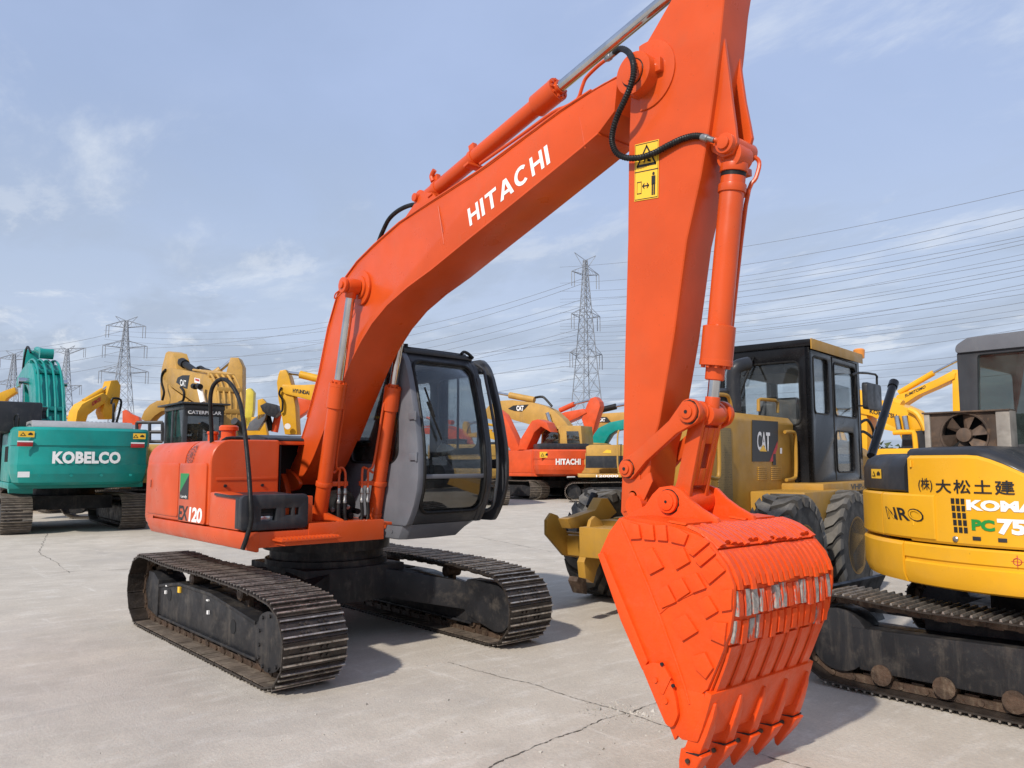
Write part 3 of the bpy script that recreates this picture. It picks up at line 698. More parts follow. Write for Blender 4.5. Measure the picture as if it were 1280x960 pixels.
# lettering on the boom
O = F0.on(587.5, 283, 1, -.23); E1 = F0.on(688.5, 203.5, 1, -.20)
def bl(u, v):
    q = O+(E1-O)*u+Vector((0, 0, .132))*v+Vector((-.030, 0, 0))*v; q.y = bw(q.x)[0]-.0025; return q
def block_word(word, widths, fn, par, gap=.055, w=.24):
    """bold block capitals built as flat shapes, fn maps the whole word's 0..1 box onto the plate"""
    def letter(c):
        if c == 'H': return [[(0, 0), (w, 0), (w, 1), (0, 1)], [(1-w, 0), (1, 0), (1, 1), (1-w, 1)], [(w, .41), (1-w, .41), (1-w, .60), (w, .60)]]
        if c == 'I': return [[(0, 0), (1, 0), (1, 1), (0, 1)]]
        if c == 'T': return [[(.5-w*.52, 0), (.5+w*.52, 0), (.5+w*.52, .81), (.5-w*.52, .81)], [(0, .81), (1, .81), (1, 1), (0, 1)]]
        if c == 'A': return [[(0, 0), (w*.98, 0), (.5, .76), (.5, 1), (.37, 1)], [(1-w*.98, 0), (1, 0), (.63, 1), (.5, 1), (.5, .76)], [(.27, .20), (.73, .20), (.66, .38), (.34, .38)]]
        if c == 'C':
            out = []; A = [48+264*k/22 for k in range(23)]
            for a, b in zip(A, A[1:]):
                P_ = [(.5+rx*math.cos(R(q)), .5+ry*math.sin(R(q))) for q, rx, ry in ((a, .52, .51), (b, .52, .51), (b, .52-w*.95, .51-.195), (a, .52-w*.95, .51-.195))]; out.append(P_)
            return out
    tot = sum(widths)+gap*(len(word)-1); x = 0
    for c, lw in zip(word, widths):
        vs = []; fs = []
        for P_ in letter(c): fs.append(tuple(range(len(vs), len(vs)+len(P_)))); vs += [fn((x+a*lw)/tot, b) for a, b in P_]
        me = bpy.data.meshes.new('letter'); me.from_pydata([tuple(v) for v in vs], [], fs); me.materials.append(M_WHITE); put('letter', me, par); x += lw+gap
block_word('HITACHI', (.60, .165, .62, .72, .70, .60, .165), bl, boom, .115)

for pts_ in (btop[1:], bbot[1:]):
    MB().tube([(x, bw(x)[0]-.002, z) for x, z in pts_], .0048, 6, 5, ridge=.25).build('weld_bead', M_OR, boom)
M_GREASE = paint('dark_grease', (.035, .018, .010, 1), .35, .4, (.12, .04, .02, 1), .5, .4, .2, scale=20)
def grease(par, c, y, r):
    mb = MB(); rr_ = random.Random(int(c.x*1000)); n = 26; vs = []
    for k in range(n): a = 2*math.pi*k/n; q = r+.004+.006*rr_.random(); vs.append((c.x+q*math.cos(a), y, c.z+q*math.sin(a)))
    for k in range(n): a = 2*math.pi*k/n; q = r-.006; vs.append((c.x+q*math.cos(a), y-.001, c.z+q*math.sin(a)))
    mb.add(vs, [(k, (k+1) % n, (k+1) % n+n, k+n) for k in range(n)]); mb.build('grease', M_GREASE, par)
grease(boom, bc, -.3015, .055); grease(boom, tip, -.2465, .075)
def cylinder_set(name, base, gland, end, r, rg, rr, par=EX, n=26, base_r=None, label=None, eye=True, neck=None):
    """hydraulic cylinder: barrel base->gland, rod gland->end"""
    base, gland, end = Vector(base), Vector(gland), Vector(end); d = (end-base).normalized(); L = (gland-base).dot(d)
    mb = MB(); g0 = L-.22*(1 if r > .05 else .7)
    mb.turned(base, d, [(-.02, r*.85), (.03, r), (g0, r), (g0+.008, rg), (L-.03, rg), (L-.028, rg*1.02), (L, rg*1.02), (L+.002, rr*1.25), (L+.03, rr*1.25)], n)
    b = mb.build(name, M_OR, par, bevel=.0, label=label)
    mb = MB(); q = d.to_track_quat('Z', 'Y')
    for k in range(10):
        a = 2*math.pi*k/10; o_ = q @ Vector((math.cos(a)*rg*.8, math.sin(a)*rg*.8, 0)); mb.cyl(base+d*(L-.001)+o_, base+d*(L+.014)+o_, rg*.13, n=6)
    mb.build('gland_bolts', M_OR, b)
    MB().turned(base, d, [(L, rr), ((end-base).length-.03, rr)], n).build('rod', M_CHROME, b)
    mb = MB(); ax = Vector((0, 1, 0)); mb.cyl(base-ax*.06, base+ax*.06, (base_r or r*1.15), n=22); mb.build('base_eye', M_OR, b, bevel=.004)
    if eye: mb = MB(); mb.cyl(end-ax*.055, end+ax*.055, rr*1.75, n=22); mb.cyl(end-d*.10, end, rr*1.25); mb.build('rod_eye', M_OR, b, bevel=.004)
    return b
# two lifting cylinders
for y, pb, pg in ((-.36, (397, 664), (420, 478)), (.19, (463, 661), (488, 484))):
    if y < 0: B = F0.on(*pb, 1, y); Gp = F0.on(*pg, 1, y); ref = (B, Gp)
    else: B = Vector((ref[0].x, y, ref[0].z)); Gp = Vector((ref[1].x, y, ref[1].z))
    E_ = Vector((bc.x, y, bc.z)); d = (E_-B).normalized(); Gp = B+d*((Gp-B).dot(d))
    c_ = cylinder_set('lift_cylinder', B, Gp, E_, .063, .076, .038)
    mb = MB(); q = B+d*.42; mb.cyl(q-d*.02, q+d*.02, .073, n=24); mb.box(q.x-.02, q.x+.02, min(y, y+(.22 if y < 0 else -.20)), max(y, y+(.22 if y < 0 else -.2)), q.z-.02, q.z+.02); mb.build('pipe_clamp', M_OR, c_, bevel=.003)
    mb = MB(); q = B+d*.13; mb.cyl(q-d*.012, q+d*.012, .069, n=24); mb.build('weld_ring', M_OR, c_)
    s = 1 if y < 0 else -1
    for k in range(2):      # steel pipe from the gland down to the clamp, then rubber hose to the manifold
        yk = y+s*(.13+.06*k); top = B+d*(1.15 if k == 0 else .62)
        pth = [Vector((top.x, y+s*.06, top.z)), Vector((top.x-.0, y+s*.08, top.z-.04)), Vector((B.x+d.x*.62, y+s*.085, B.z+.60)), Vector((B.x+d.x*.55, yk, B.z+.53)), Vector((B.x+.12, yk, B.z+.47)), Vector((B.x+.12, yk, B.z+.37))]
        if k: pth = [Vector((B.x+d.x*.50, y+s*.075, B.z+.50)), Vector((B.x+.10, yk-s*.03, B.z+.55)), Vector((B.x+.12, yk, B.z+.50)), Vector((B.x+.12, yk, B.z+.37))]
        MB().tube(pth, .011, 8, 4).build('steel_pipe', M_OR, c_)
        h0 = Vector((B.x+.12, yk, B.z+.37)); MB().turned(h0, (0, 0, -1), [(0, .014), (.03, .02), (.05, .02), (.055, .015), (.10, .015), (.105, .018), (.13, .018)], 12).build('hose_fitting', M_STEEL, c_)
        MB().tube([h0+Vector((0, 0, -.13)), h0+Vector((.01, -s*.0, -.25)), h0+Vector((.0, s*.04, -.36)), h0+Vector((-.10, s*.10, -.40)), h0+Vector((-.22, s*.08, -.34))], .0165, 10, 5).build('hose', M_RUB, c_)
    mb = MB()
    for yy in (y-.085, y+.065): mb.prism(rpoly([(B.x-.12, 1.07), (B.x-.07, 1.07+.03), (B.x-.06, B.z+.07), (B.x+.05, B.z+.08), (B.x+.10, B.z-.02), (B.x+.16, 1.07)], .03), yy, yy+.022)
    mb.build('cylinder_lug', M_OR, EX, bevel=.003)
    mb = MB(); mb.cyl((B.x, y-.12, B.z), (B.x, y+.12, B.z), .042, n=20); mb.build('base_pin', M_OR, EX, bevel=.003)
# hose manifold between the cylinders
mb = MB(); mb.turned((.30, -.09, 1.20), (1, 0, 0), [(0, .13), (.14, .13), (.16, .10)], 20)
for k in range(4): mb.cyl((.30+.03*k, -.19+.07*k, 1.12+.03*(k % 2)), (.52, -.19+.07*k, 1.11+.03*(k % 2)), .026, n=12)
mb.box(.2, .42, -.2, .03, 1.06, 1.12); X(mb, 'swivel_manifold', M_RUB)
for k, (yy, zz) in enumerate(((-.20, 1.17), (-.17, 1.10), (-.05, 1.19))): MB().turned((.46, yy, zz), (.8, -.5, -.15), [(0, .014), (.02, .02), (.05, .02), (.052, .013), (.09, .013)], 10).build('hose_fitting', M_STEEL, EX)

# arm (crowd) cylinder on top of the boom
yA = -.03
B = F0.on(531, 250, 1, yA); Gp = F0.on(698, 113, 1, yA); E_ = F0.on(893, -52, 1, yA)
d = (E_-B).normalized(); Gp = B+d*((Gp-B).dot(d))
ac = cylinder_set('arm_cylinder', B, Gp, E_, .062, .082, .038, n=30)
mb = MB()
for yy in (yA-.09, yA+.065): mb.prism(rpoly([F0.xz(500, 281, yy), F0.xz(517, 256, yy), F0.xz(527, 240, yy), F0.xz(541, 241, yy), F0.xz(548, 252, yy)], .03), yy, yy+.025)
mb.cyl((B.x, yA-.11, B.z), (B.x, yA+.11, B.z), .035, n=20); mb.build('cylinder_bracket', M_OR, boom, bevel=.003)
for t_ in (.12, .42):
    q = B+(Gp-B)*t_; mb = MB(); mb.cyl(q-d*.02, q+d*.02, .070, n=24); mb.box(-.03, .03, -.02, .02, .05, .12, Matrix.Translation(q) @ Matrix.Rotation(-math.atan2(d.z, d.x)+.0, 4, 'Y')); mb.box(-.03, .03, -.10, .10, -.09, -.07, Matrix.Translation(q) @ Matrix.Rotation(-math.atan2(d.z, d.x), 4, 'Y')); mb.build('clamp', M_OR, ac, bevel=.003)
mb = MB(); q = B+d*.16; mb.tube([q+Vector((0, -.03, .07)), q+Vector((-.02, -.03, .12)), q+Vector((.02, -.03, .16))], .02, 10, 3); mb.build('port', M_OR, ac)
MB().tube([F0.on(473, 303, 1, -.08), F0.on(479, 288, 1, -.08), F0.on(487, 273, 1, -.08), F0.on(500, 262, 1, -.08), F0.on(516, 256, 1, -.08), F0.on(533, 257, 1, -.08)], .019, 12, 5).build('hose', M_RUB, boom)
# pipe and armoured hose round the arm pivot
MB().tube([F0.on(600, 205, 1, -.12), F0.on(650, 170, 1, -.12), F0.on(690, 141, 1, -.12), F0.on(708, 133, 1, -.12), F0.on(722, 124, 1, -.12), F0.on(728, 108, 1, -.12), F0.on(733, 97, 1, -.12), F0.on(748, 82, 1, -.13), F0.on(760, 73, 1, -.14)], .012, 10, 4).build('steel_pipe', M_OR, boom)
q0 = F0.on(757, 75, 1, -.14); q1 = F0.on(769, 66, 1, -.15); MB().turned(q0, q1-q0, [(0, .014), (.02, .022), (.045, .022), (.05, .017), (.09, .017)], 12).build('hose_fitting', M_STEEL, boom)
hs = [(768, 66, -.15), (776, 61, -.18), (785, 65, -.23), (791, 76, -.29), (792, 92, -.31), (788, 108, -.31), (781, 125, -.30), (773, 142, -.28), (767, 160, -.26), (765, 176, -.24), (770, 190, -.22), (782, 197, -.20), (800, 197, -.19), (818, 191, -.18), (835, 182, -.175), (852, 174, -.17), (868, 170, -.17), (879, 171, -.17)]
MB().tube([F0.on(u, v, 1, y) for u, v, y in hs], .0160, 12, 11, ridge=.20).build('armoured_hose', M_RUB, boom)
q0 = F0.on(877, 171, 1, -.17); q1 = F0.on(888, 174, 1, -.165); MB().turned(q0, q1-q0, [(0, .019), (.02, .022), (.04, .022), (.045, .016), (.085, .016)], 12).build('hose_fitting', M_STEEL, boom)
MB().tube([q1, F0.on(897, 176, 1, -.15), F0.on(902, 186, 1, -.12), F0.on(905, 200, 1, -.08)], .014, 10, 4).build('steel_pipe', M_OR, boom)

# ---- arm
AY0, AY1 = -.15, .095
ap = P0([(905, -95), (880, -85), (862, -55), (838, 0), (818, 35), (800, 66), (790, 95), (787, 130), (785, 194), (784, 300), (780, 450), (778, 560), (775, 640), (786, 660), (806, 640), (815, 560), (824, 527), (842, 420), (858, 300), (876, 219), (886, 160), (893, 110), (900, 50), (905, 0), (913, -50)], AY0)
mb = MB(); mb.prism(ap, AY0, AY1); arm = X(mb, 'arm', M_OR, bevel=.016, seg=3)
ac_ = F0.on(803, 104, 1, AY0)
def disc_pts(c, r, a0, a1, n=20): return [(c[0]+r*math.cos(R(a0+(a1-a0)*k/n)), c[1]+r*math.sin(R(a0+(a1-a0)*k/n))) for k in range(n+1)]
mb = MB(); mb.prism(disc_pts((tip.x+.03, tip.z), .205, -95, 95)+[(tip.x-.02, tip.z+.2), (tip.x-.02, tip.z-.2)], AY0-.010, AY0+.002); mb.build('pivot_reinforcement', M_OR, arm, bevel=.004)
mb = MB(); mb.cyl((tip.x, AY0-.06, tip.z), (tip.x, AY0, tip.z), .11, n=30); q = tip+Vector((.13, 0, .015)); mb.box(q.x-.03, q.x+.03, AY0-.045, AY0-.008, q.z-.04, q.z+.04); mb.build('pivot_lug', M_OR, arm, bevel=.006)
# warning sticker with its two panels
def arm_pt(u, v, dy=.0022): q = F0.on(u, v, 1, AY0-dy); return q
a_, b_, c_ = arm_pt(793, 252), arm_pt(823, 247), arm_pt(794, 181)
fw = lambda k: pl((a_.x, AY0-k, a_.z), (b_.x-a_.x, 0, b_.z-a_.z), (c_.x-a_.x, 0, c_.z-a_.z))
stk = plate('warning_sticker', [(0, 0), (1, 0), (1, 1), (0, 1)], [], .01, lambda a, b, c: fw(.003)(a, b)+Vector((0, -c*.2, 0)), M_YELD, arm)
g = fw(.0055)
def line_poly(fn, pts, w, closed=True, mat=M_BLACKD, name='sign_line'):
    mb = MB(); n = len(pts)
    for i in range(n if closed else n-1):
        a = Vector(pts[i]); b = Vector(pts[(i+1) % n]); d = (b-a).normalized(); nn = Vector((-d.y, d.x))*w; d = d*w
        mb.add([fn(*(a-nn-d)), fn(*(b-nn+d)), fn(*(b+nn+d)), fn(*(a+nn-d))], [(0, 1, 2, 3)])
    mb.build(name, mat, stk)
line_poly(g, [(.12, .60), (.88, .60), (.5, .93)], .022); line_poly(g, [(.02, .50), (.98, .50)], .008, False)
line_poly(g, [(.03, .02), (.97, .02), (.97, .98), (.03, .98)], .006)
line_poly(g, [(.40, .66), (.47, .72), (.42, .76)], .02, False); line_poly(g, [(.60, .74), (.56, .68), (.66, .66)], .02, False)
line_poly(g, [(.12, .12), (.30, .12), (.30, .32), (.12, .32)], .008)
line_poly(g, [(.36, .24), (.60, .24)], .012, False); line_poly(g, [(.42, .28), (.35, .24), (.42, .20)], .012, False); line_poly(g, [(.54, .28), (.61, .24), (.54, .20)], .012, False)
for poly in ([(.72, .24), (.88, .24), (.88, .39), (.72, .39)], [(.73, .06), (.79, .06), (.79, .25), (.73, .25)], [(.81, .06), (.87, .06), (.87, .25), (.81, .25)], [(.76, .40), (.84, .40), (.85, .44), (.80, .46), (.75, .44)]):
    sticker('sign_figure', M_BLACKD, stk, g, poly)
# gusset ears for the bucket cylinder
for y, pix in ((-.115, [(905, 46), (897, 85), (888, 140), (884, 172), (890, 190), (903, 197), (915, 192), (921, 178), (919, 158), (915, 128), (911, 95)]),
               (.045, [(923, 56), (918, 100), (915, 150), (917, 178), (925, 191), (936, 187), (940, 172), (937, 155), (931, 125), (926, 90)])):
    mb = MB(); mb.prism(P0(pix, y), y, y+.024); mb.build('cylinder_ear', M_OR, arm, bevel=.005)
bt = F0.on(908, 180, 1, -.12)
mb = MB(); mb.cyl((bt.x, -.145, bt.z), (bt.x, .10, bt.z), .055, n=26); mb.cyl((bt.x, -.16, bt.z), (bt.x, -.145, bt.z), .035, n=20); mb.build('ear_pin', M_OR, arm, bevel=.004)
# bucket cylinder
yB = -.03
E_ = F0.on(889, 519, 1, yB); E_ = Vector((E_.x, yB, E_.z)); B = Vector((bt.x, yB, bt.z)); d = (E_-B).normalized(); Gp = F0.on(892, 457, 1, yB); Gp = B+d*((Gp-B).dot(d))
bcy = cylinder_set('bucket_cylinder', B+d*.05, Gp, E_, .066, .088, .032, n=30)
MB().turned(Gp, d, [(0, .052), (.075, .052), (.08, .045)], 26).build('rod_seal', M_OR, bcy)
for t_ in (.08, .19):
    q = B+d*(t_+.03); mb = MB(); mb.cyl(q-d*.022, q+d*.022, .075, n=26); mb.box(q.x-.03, q.x+.03, q.y+.05, q.y+.13, q.z-.02, q.z+.02); mb.build('clamp', M_OR, bcy, bevel=.004)
q = B+d*.145; MB().cyl(q-d*.012, q+d*.012, .0665, n=26).build('clamp_gap', M_RUB, bcy)
MB().tube([B+Vector((.03, .10, -.02)), B+Vector((.06, .13, -.06)), B+Vector((.05, .11, -.15)), B+Vector((0, .08, -.3)), E_+Vector((.07, .07, .30))], .012, 8, 4).build('steel_pipe', M_OR, bcy)
# side links
lp = F0.on(863, 515, 1, -.17); la = F0.on(786, 586, 1, -.17)
lp = Vector((lp.x, 0, lp.z)); la = Vector((la.x, 0, la.z)); d = (lp-la).normalized(); nn = Vector((-d.z, 0, d.x))
for y in (-.185, .105):
    pr = []
    for c, r, a0, a1 in ((lp, .072, -90, 90), (la, .062, 90, 270)):
        for k in range(13):
            a = R(a0+(a1-a0)*k/12); q = c+d*(r*math.cos(a))+nn*(r*math.sin(a)); pr.append((q.x, q.z))
        if c is lp:
            for t_ in (.75, .5, .25): q = la.lerp(lp, t_)+nn*.043; pr.append((q.x, q.z))
        else:
            for t_ in (.25, .5, .75): q = la.lerp(lp, t_)-nn*.043; pr.append((q.x, q.z))
    mb = MB(); mb.prism(pr, y, y+.035); k_ = X(mb, 'side_link', M_OR, bevel=.005)
    if y < 0:
        for c, r in ((lp, .058), (la, .048)):
            mb = MB(); mb.cyl((c.x, y-.018, c.z), (c.x, y, c.z), r, n=28); mb.cyl((c.x, y-.028, c.z), (c.x, y-.018, c.z), r*.62, n=24); mb.build('pin_cap', M_OR, k_, bevel=.003)
            MB().cyl((c.x, y-.031, c.z), (c.x, y-.0275, c.z), .010, n=10).build('grease_point', M_DARK, k_); grease(k_, c, y-.0005, r)
q = F0.on(792, 620, 1, AY0); mb = MB(); mb.cyl((q.x, AY0-.02, q.z), (q.x, AY0, q.z), .022, n=14); mb.cyl((q.x, AY0-.008, q.z), (q.x, AY0, q.z), .032, n=18); mb.build('stop_bolt', M_OR, arm, bevel=.002)
mb = MB(); mb.prism(P0([(780, 575), (796, 572), (800, 600), (812, 590), (815, 602), (800, 635), (778, 640)], AY0-.012), AY0-.008, AY0+.002); mb.build('tip_reinforcement', M_OR, arm, bevel=.003)
mb = MB(); mb.cyl((lp.x, -.15, lp.z), (lp.x, .105, lp.z), .056, n=28)
for yy in (-.10, -.02, .05): mb.cyl((lp.x, yy, lp.z), (lp.x, yy+.03, lp.z), .064, n=28)
mb.cyl((lp.x, .14, lp.z), (lp.x, .175, lp.z), .05, n=24); mb.cyl((lp.x, .10, lp.z), (lp.x, .20, lp.z), .02, n=12); X(mb, 'link_pin', M_OR, bevel=.004)
# power link between rod end and bucket
bk = F0.on(836, 627, 1, -.20); bk = Vector((bk.x, 0, bk.z)); d = (lp-bk).normalized(); nn = Vector((-d.z, 0, d.x)); Ll = (lp-bk).length
mb = MB()
for yy in (-.105, .045):
    pr = [bk+nn*.06+d*.0, bk+nn*.045+d*.10, lp+nn*.045-d*.08, lp+nn*.05, lp-nn*.05, lp-nn*.045-d*.08, bk-nn*.05+d*.1, bk-nn*.06]
    mb.prism([(p.x, p.z) for p in pr], yy, yy+.028)
for o_ in (.022, -.048):
    a = bk+d*.10+nn*o_; b = lp-d*.07+nn*o_
    if o_ < 0:      # front web with a long slot: four strips
        for w0, w1, t0, t1 in ((-.077, -.045, 0, 1), (.013, .045, 0, 1), (-.045, .013, 0, .30), (-.045, .013, .72, 1)):
            p0 = a.lerp(b, t0); p1 = a.lerp(b, t1); k_ = nn*.018
            mb.add([(p0.x, w0, p0.z), (p1.x, w0, p1.z), (p1.x, w1, p1.z), (p0.x, w1, p0.z), (p0.x+k_.x, w0, p0.z+k_.z), (p1.x+k_.x, w0, p1.z+k_.z), (p1.x+k_.x, w1, p1.z+k_.z), (p0.x+k_.x, w1, p0.z+k_.z)], [(0,3,2,1),(4,5,6,7),(0,1,5,4),(1,2,6,5),(2,3,7,6),(3,0,4,7)])
X(mb, 'power_link', M_OR, bevel=.005)
mb = MB(); mb.cyl((bk.x, -.15, bk.z), (bk.x, .13, bk.z), .07, n=28); mb.cyl((bk.x+.06, -.06, bk.z-.03), (bk.x+.085, -.06, bk.z-.04), .016, n=10); X(mb, 'link_foot', M_ORB, bevel=.005)

# ---- bucket
BW = .46
BK = MB()
side = P0([(776, 647), (763, 665), (751, 692), (752, 700), (778, 765), (807, 837), (826, 880), (839, 909), (845, 925), (862, 900), (871, 873), (886, 861), (901, 825), (914, 790), (919, 755), (919, 732), (910, 707), (890, 679), (872, 668), (850, 660), (820, 656), (795, 652)], -BW)
shell = [(4.03, 1.292), (4.24, 1.285), (4.42, 1.268), (4.52, 1.235), (4.60, 1.180), (4.66, 1.105), (4.685, 1.03), (4.685, .93), (4.672, .82), (4.635, .69), (4.585, .575), (4.545, .49)]
for s in (-1, 1):
    mb = MB(); y0 = s*BW; mb.prism(side, y0-.012, y0+.012) ; b_ = X(mb, 'bucket_side', M_ORB, bevel=.004)
    if s < 0: near_side = b_
    # thick rim bar along the open edge
    rim = P0([(751, 692), (758, 690), (785, 755), (814, 826), (807, 837), (780, 775)], -BW)
    mb = MB(); mb.prism(rim, y0-.028 if s < 0 else y0-.02, y0+.02 if s < 0 else y0+.028); X(mb, 'rim_bar', M_ORB, bevel=.006)
    # side cutter plate
    sc_ = P0([(807, 832), (822, 826), (834, 829), (843, 845), (850, 872), (853, 893), (846, 908), (838, 905), (824, 873)], -BW)
    mb = MB(); mb.prism(rpoly(sc_, .02, 3), y0-.035 if s < 0 else y0+.012, y0-.012 if s < 0 else y0+.035); sc = X(mb, 'side_cutter', M_ORB, bevel=.004)
    if s < 0:
        for u, v in ((828, 830), (842, 857), (820, 850), (833, 876)):
            q = F0.on(u, v, 1, -BW-.035); MB().cyl((q.x, -BW-.044, q.z), (q.x, -BW-.034, q.z), .013 if v in (850, 876) else .009, n=8).build('bolt', M_ORB if v in (850, 876) else M_DARK, sc)
        mb = MB(); mb.prism(P0([(825, 866), (836, 845), (839, 847), (829, 868)], -BW-.04), -BW-.041, -BW-.034); mb.build('cutter_rib', M_ORB, sc)
mb = MB(); mb.ribbon([(x-.004, z-.002) for x, z in shell][::-1], -BW+.010, BW-.010, .022, ny=2); sh = X(mb, 'bucket_shell', M_ORB, bevel=.0)
def shell_at(t):     # t = distance along the outside of the shell from the hinge
    for a, b in zip(shell, shell[1:]):
        l = math.hypot(b[0]-a[0], b[1]-a[1])
        if t <= l or (b is shell[-1]): d = ((b[0]-a[0])/l, (b[1]-a[1])/l); return (a[0]+d[0]*t, a[1]+d[1]*t), d
        t -= l
def shell_strip(mb, t0, t1, y0, y1, h0, h1, n=5, tilt=0.0, inset=.012):
    """raised curved bar following the shell"""
    rows = []
    for k in range(n+1):
        (x, z), d = shell_at(t0+(t1-t0)*k/n); nn = (-d[1], d[0]); h = h0+(h1-h0)*k/n; yo_ = tilt*(k/n-.5)
        e = inset if 0 < k < n else inset*1.0
        rows.append([(x, y0+yo_, z), (x+nn[0]*h, y0+yo_+e, z+nn[1]*h), (x+nn[0]*h, y1+yo_-e, z+nn[1]*h), (x, y1+yo_, z)])
    vs = [p for r_ in rows for p in r_]; fs = []
    for k in range(n):
        for j in range(3): fs.append((4*k+j, 4*k+j+1, 4*k+5+j, 4*k+4+j))
    fs += [(0, 3, 2, 1), (4*n, 4*n+1, 4*n+2, 4*n+3)]; mb.add(vs, fs)
# worn grey showing through the fresh paint
m, t, b, o = newmat('worn_wear_strip')
f = tramp(t, tnoise(t, 6.0, 7, .72, stretch=(1, 3.2, .45)), .485, .53); ngr = tmix(t, tramp(t, tnoise(t, 30, 6, .7), .35, .7), (.40, .37, .33, 1), (.20, .185, .17, 1))
t.links.new(tmix(t, f, (.68, .062, .007, 1), ngr), b.inputs['Base Color']); b.inputs['Roughness'].default_value = .5; tbump(t, b, tnoise(t, 45, 6, .7), .5, .01); M_WORN = m
rnd = random.Random(3)
rows = [(.42, .60, 18, .016, .030, M_ORB, 'ribbed_wear_bar'), (.63, .80, 18, .018, .034, M_ORB, 'ribbed_wear_bar'), (.815, .93, 14, .020, .032, M_WORN, 'worn_wear_bar'), (.945, 1.055, 14, .018, .026, 'mix', 'worn_wear_bar')]
for t0, t1, n, h0, h1, mt, nm in rows:
    wd = 2*(BW-.012)/n
    for k in range(n):
        mb = MB(); y0 = -BW+.012+k*wd+.001; shell_strip(mb, t0+rnd.uniform(-.008, .008), t1+rnd.uniform(-.012, .012), y0, y0+wd*(.93 if n > 16 else .86), h0*rnd.uniform(.8, 1.1), h1*rnd.uniform(.85, 1.1), 4, tilt=(.015 if n > 16 else .006), inset=.007 if n > 16 else .006)
        mb.build(nm, mt if mt != 'mix' else (M_WORN if k in (0, 2, 3, 12) else M_ORB), sh)
    mb = MB(); shell_strip(mb, t0-.012, t1+.006, -BW+.010, BW-.010, .008, .010, 5, inset=.004); mb.build('wear_band', M_ORB, sh)
for k in range(7):      # long smooth ribs down to the lip
    mb = MB(); y0 = -BW+.03+k*.130; shell_strip(mb, 1.075, 1.37, y0, y0+.085, .010, .012, 4, inset=.006); mb.build('long_wear_bar', M_ORB, sh)
for y0, y1 in ((-BW+.03, -.12), (.10, BW-.05)):
    mb = MB(); shell_strip(mb, .28, .385, y0, y1, .009, .009, 3); mb.build('top_wear_plate', M_ORB, sh)
# wear pads welded on the near side plate
pads = [[(787, 652), (800, 656), (803, 673), (789, 674)], [(805, 656), (818, 656), (820, 675), (806, 674)], [(821, 656), (834, 656), (836, 676), (823, 675)], [(837, 656), (849, 660), (862, 668), (857, 681), (840, 677)],
        [(862, 690), (882, 672), (888, 678), (868, 695)], [(870, 700), (889, 684), (896, 692), (877, 708)], [(876, 712), (896, 698), (908, 713), (888, 730)],
        [(801, 691), (817, 684), (831, 709), (814, 718)], [(837, 690), (856, 684), (864, 702), (847, 712)], [(820, 741), (836, 731), (847, 752), (829, 760)], [(838, 729), (854, 722), (864, 740), (849, 750)],
        [(859, 722), (872, 715), (884, 735), (868, 741)], [(872, 752), (887, 744), (899, 764), (884, 773)], [(841, 777), (859, 767), (874, 789), (855, 801)], [(902, 738), (917, 736), (916, 762), (903, 764)],
        [(894, 777), (910, 778), (907, 806), (889, 798)], [(867, 820), (883, 815), (893, 835), (884, 848), (871, 836)]]
for pd in pads:
    mb = MB(); mb.prism(P0(pd, -BW-.012), -BW-.028, -BW-.010); mb.build('wear_pad', M_ORB, near_side, bevel=.0035)
MB().tube([F0.on(u, v, 1, -BW-.013) for u, v in ((776, 652), (795, 696), (818, 752), (838, 806), (854, 852), (862, 880))], .007, 8, 3).build('weld_seam', M_ORB, near_side)
MB().tube([F0.on(u, v, 1, -BW-.013) for u, v in ((823, 768), (840, 754), (860, 744), (880, 734))], .006, 8, 3).build('weld_seam', M_ORB, near_side)
# lip plate
lip = [(4.575, .505), (4.548, .42), (4.518, .34), (4.492, .278)]
mb = MB(); mb.ribbon(lip[::-1], -BW-.014, BW+.014, .035, ny=2); X(mb, 'lip_plate', M_ORB, bevel=.005)
mb = MB(); pass
for y_ in (-BW, BW): MB().prism([(4.488, .272), (4.40, .262), (4.33, .30), (4.36, .50), (4.535, .50), (4.520, .36), (4.495, .29)], y_-.0135, y_+.0135).build('lip_corner', M_ORB, EX, bevel=.004)
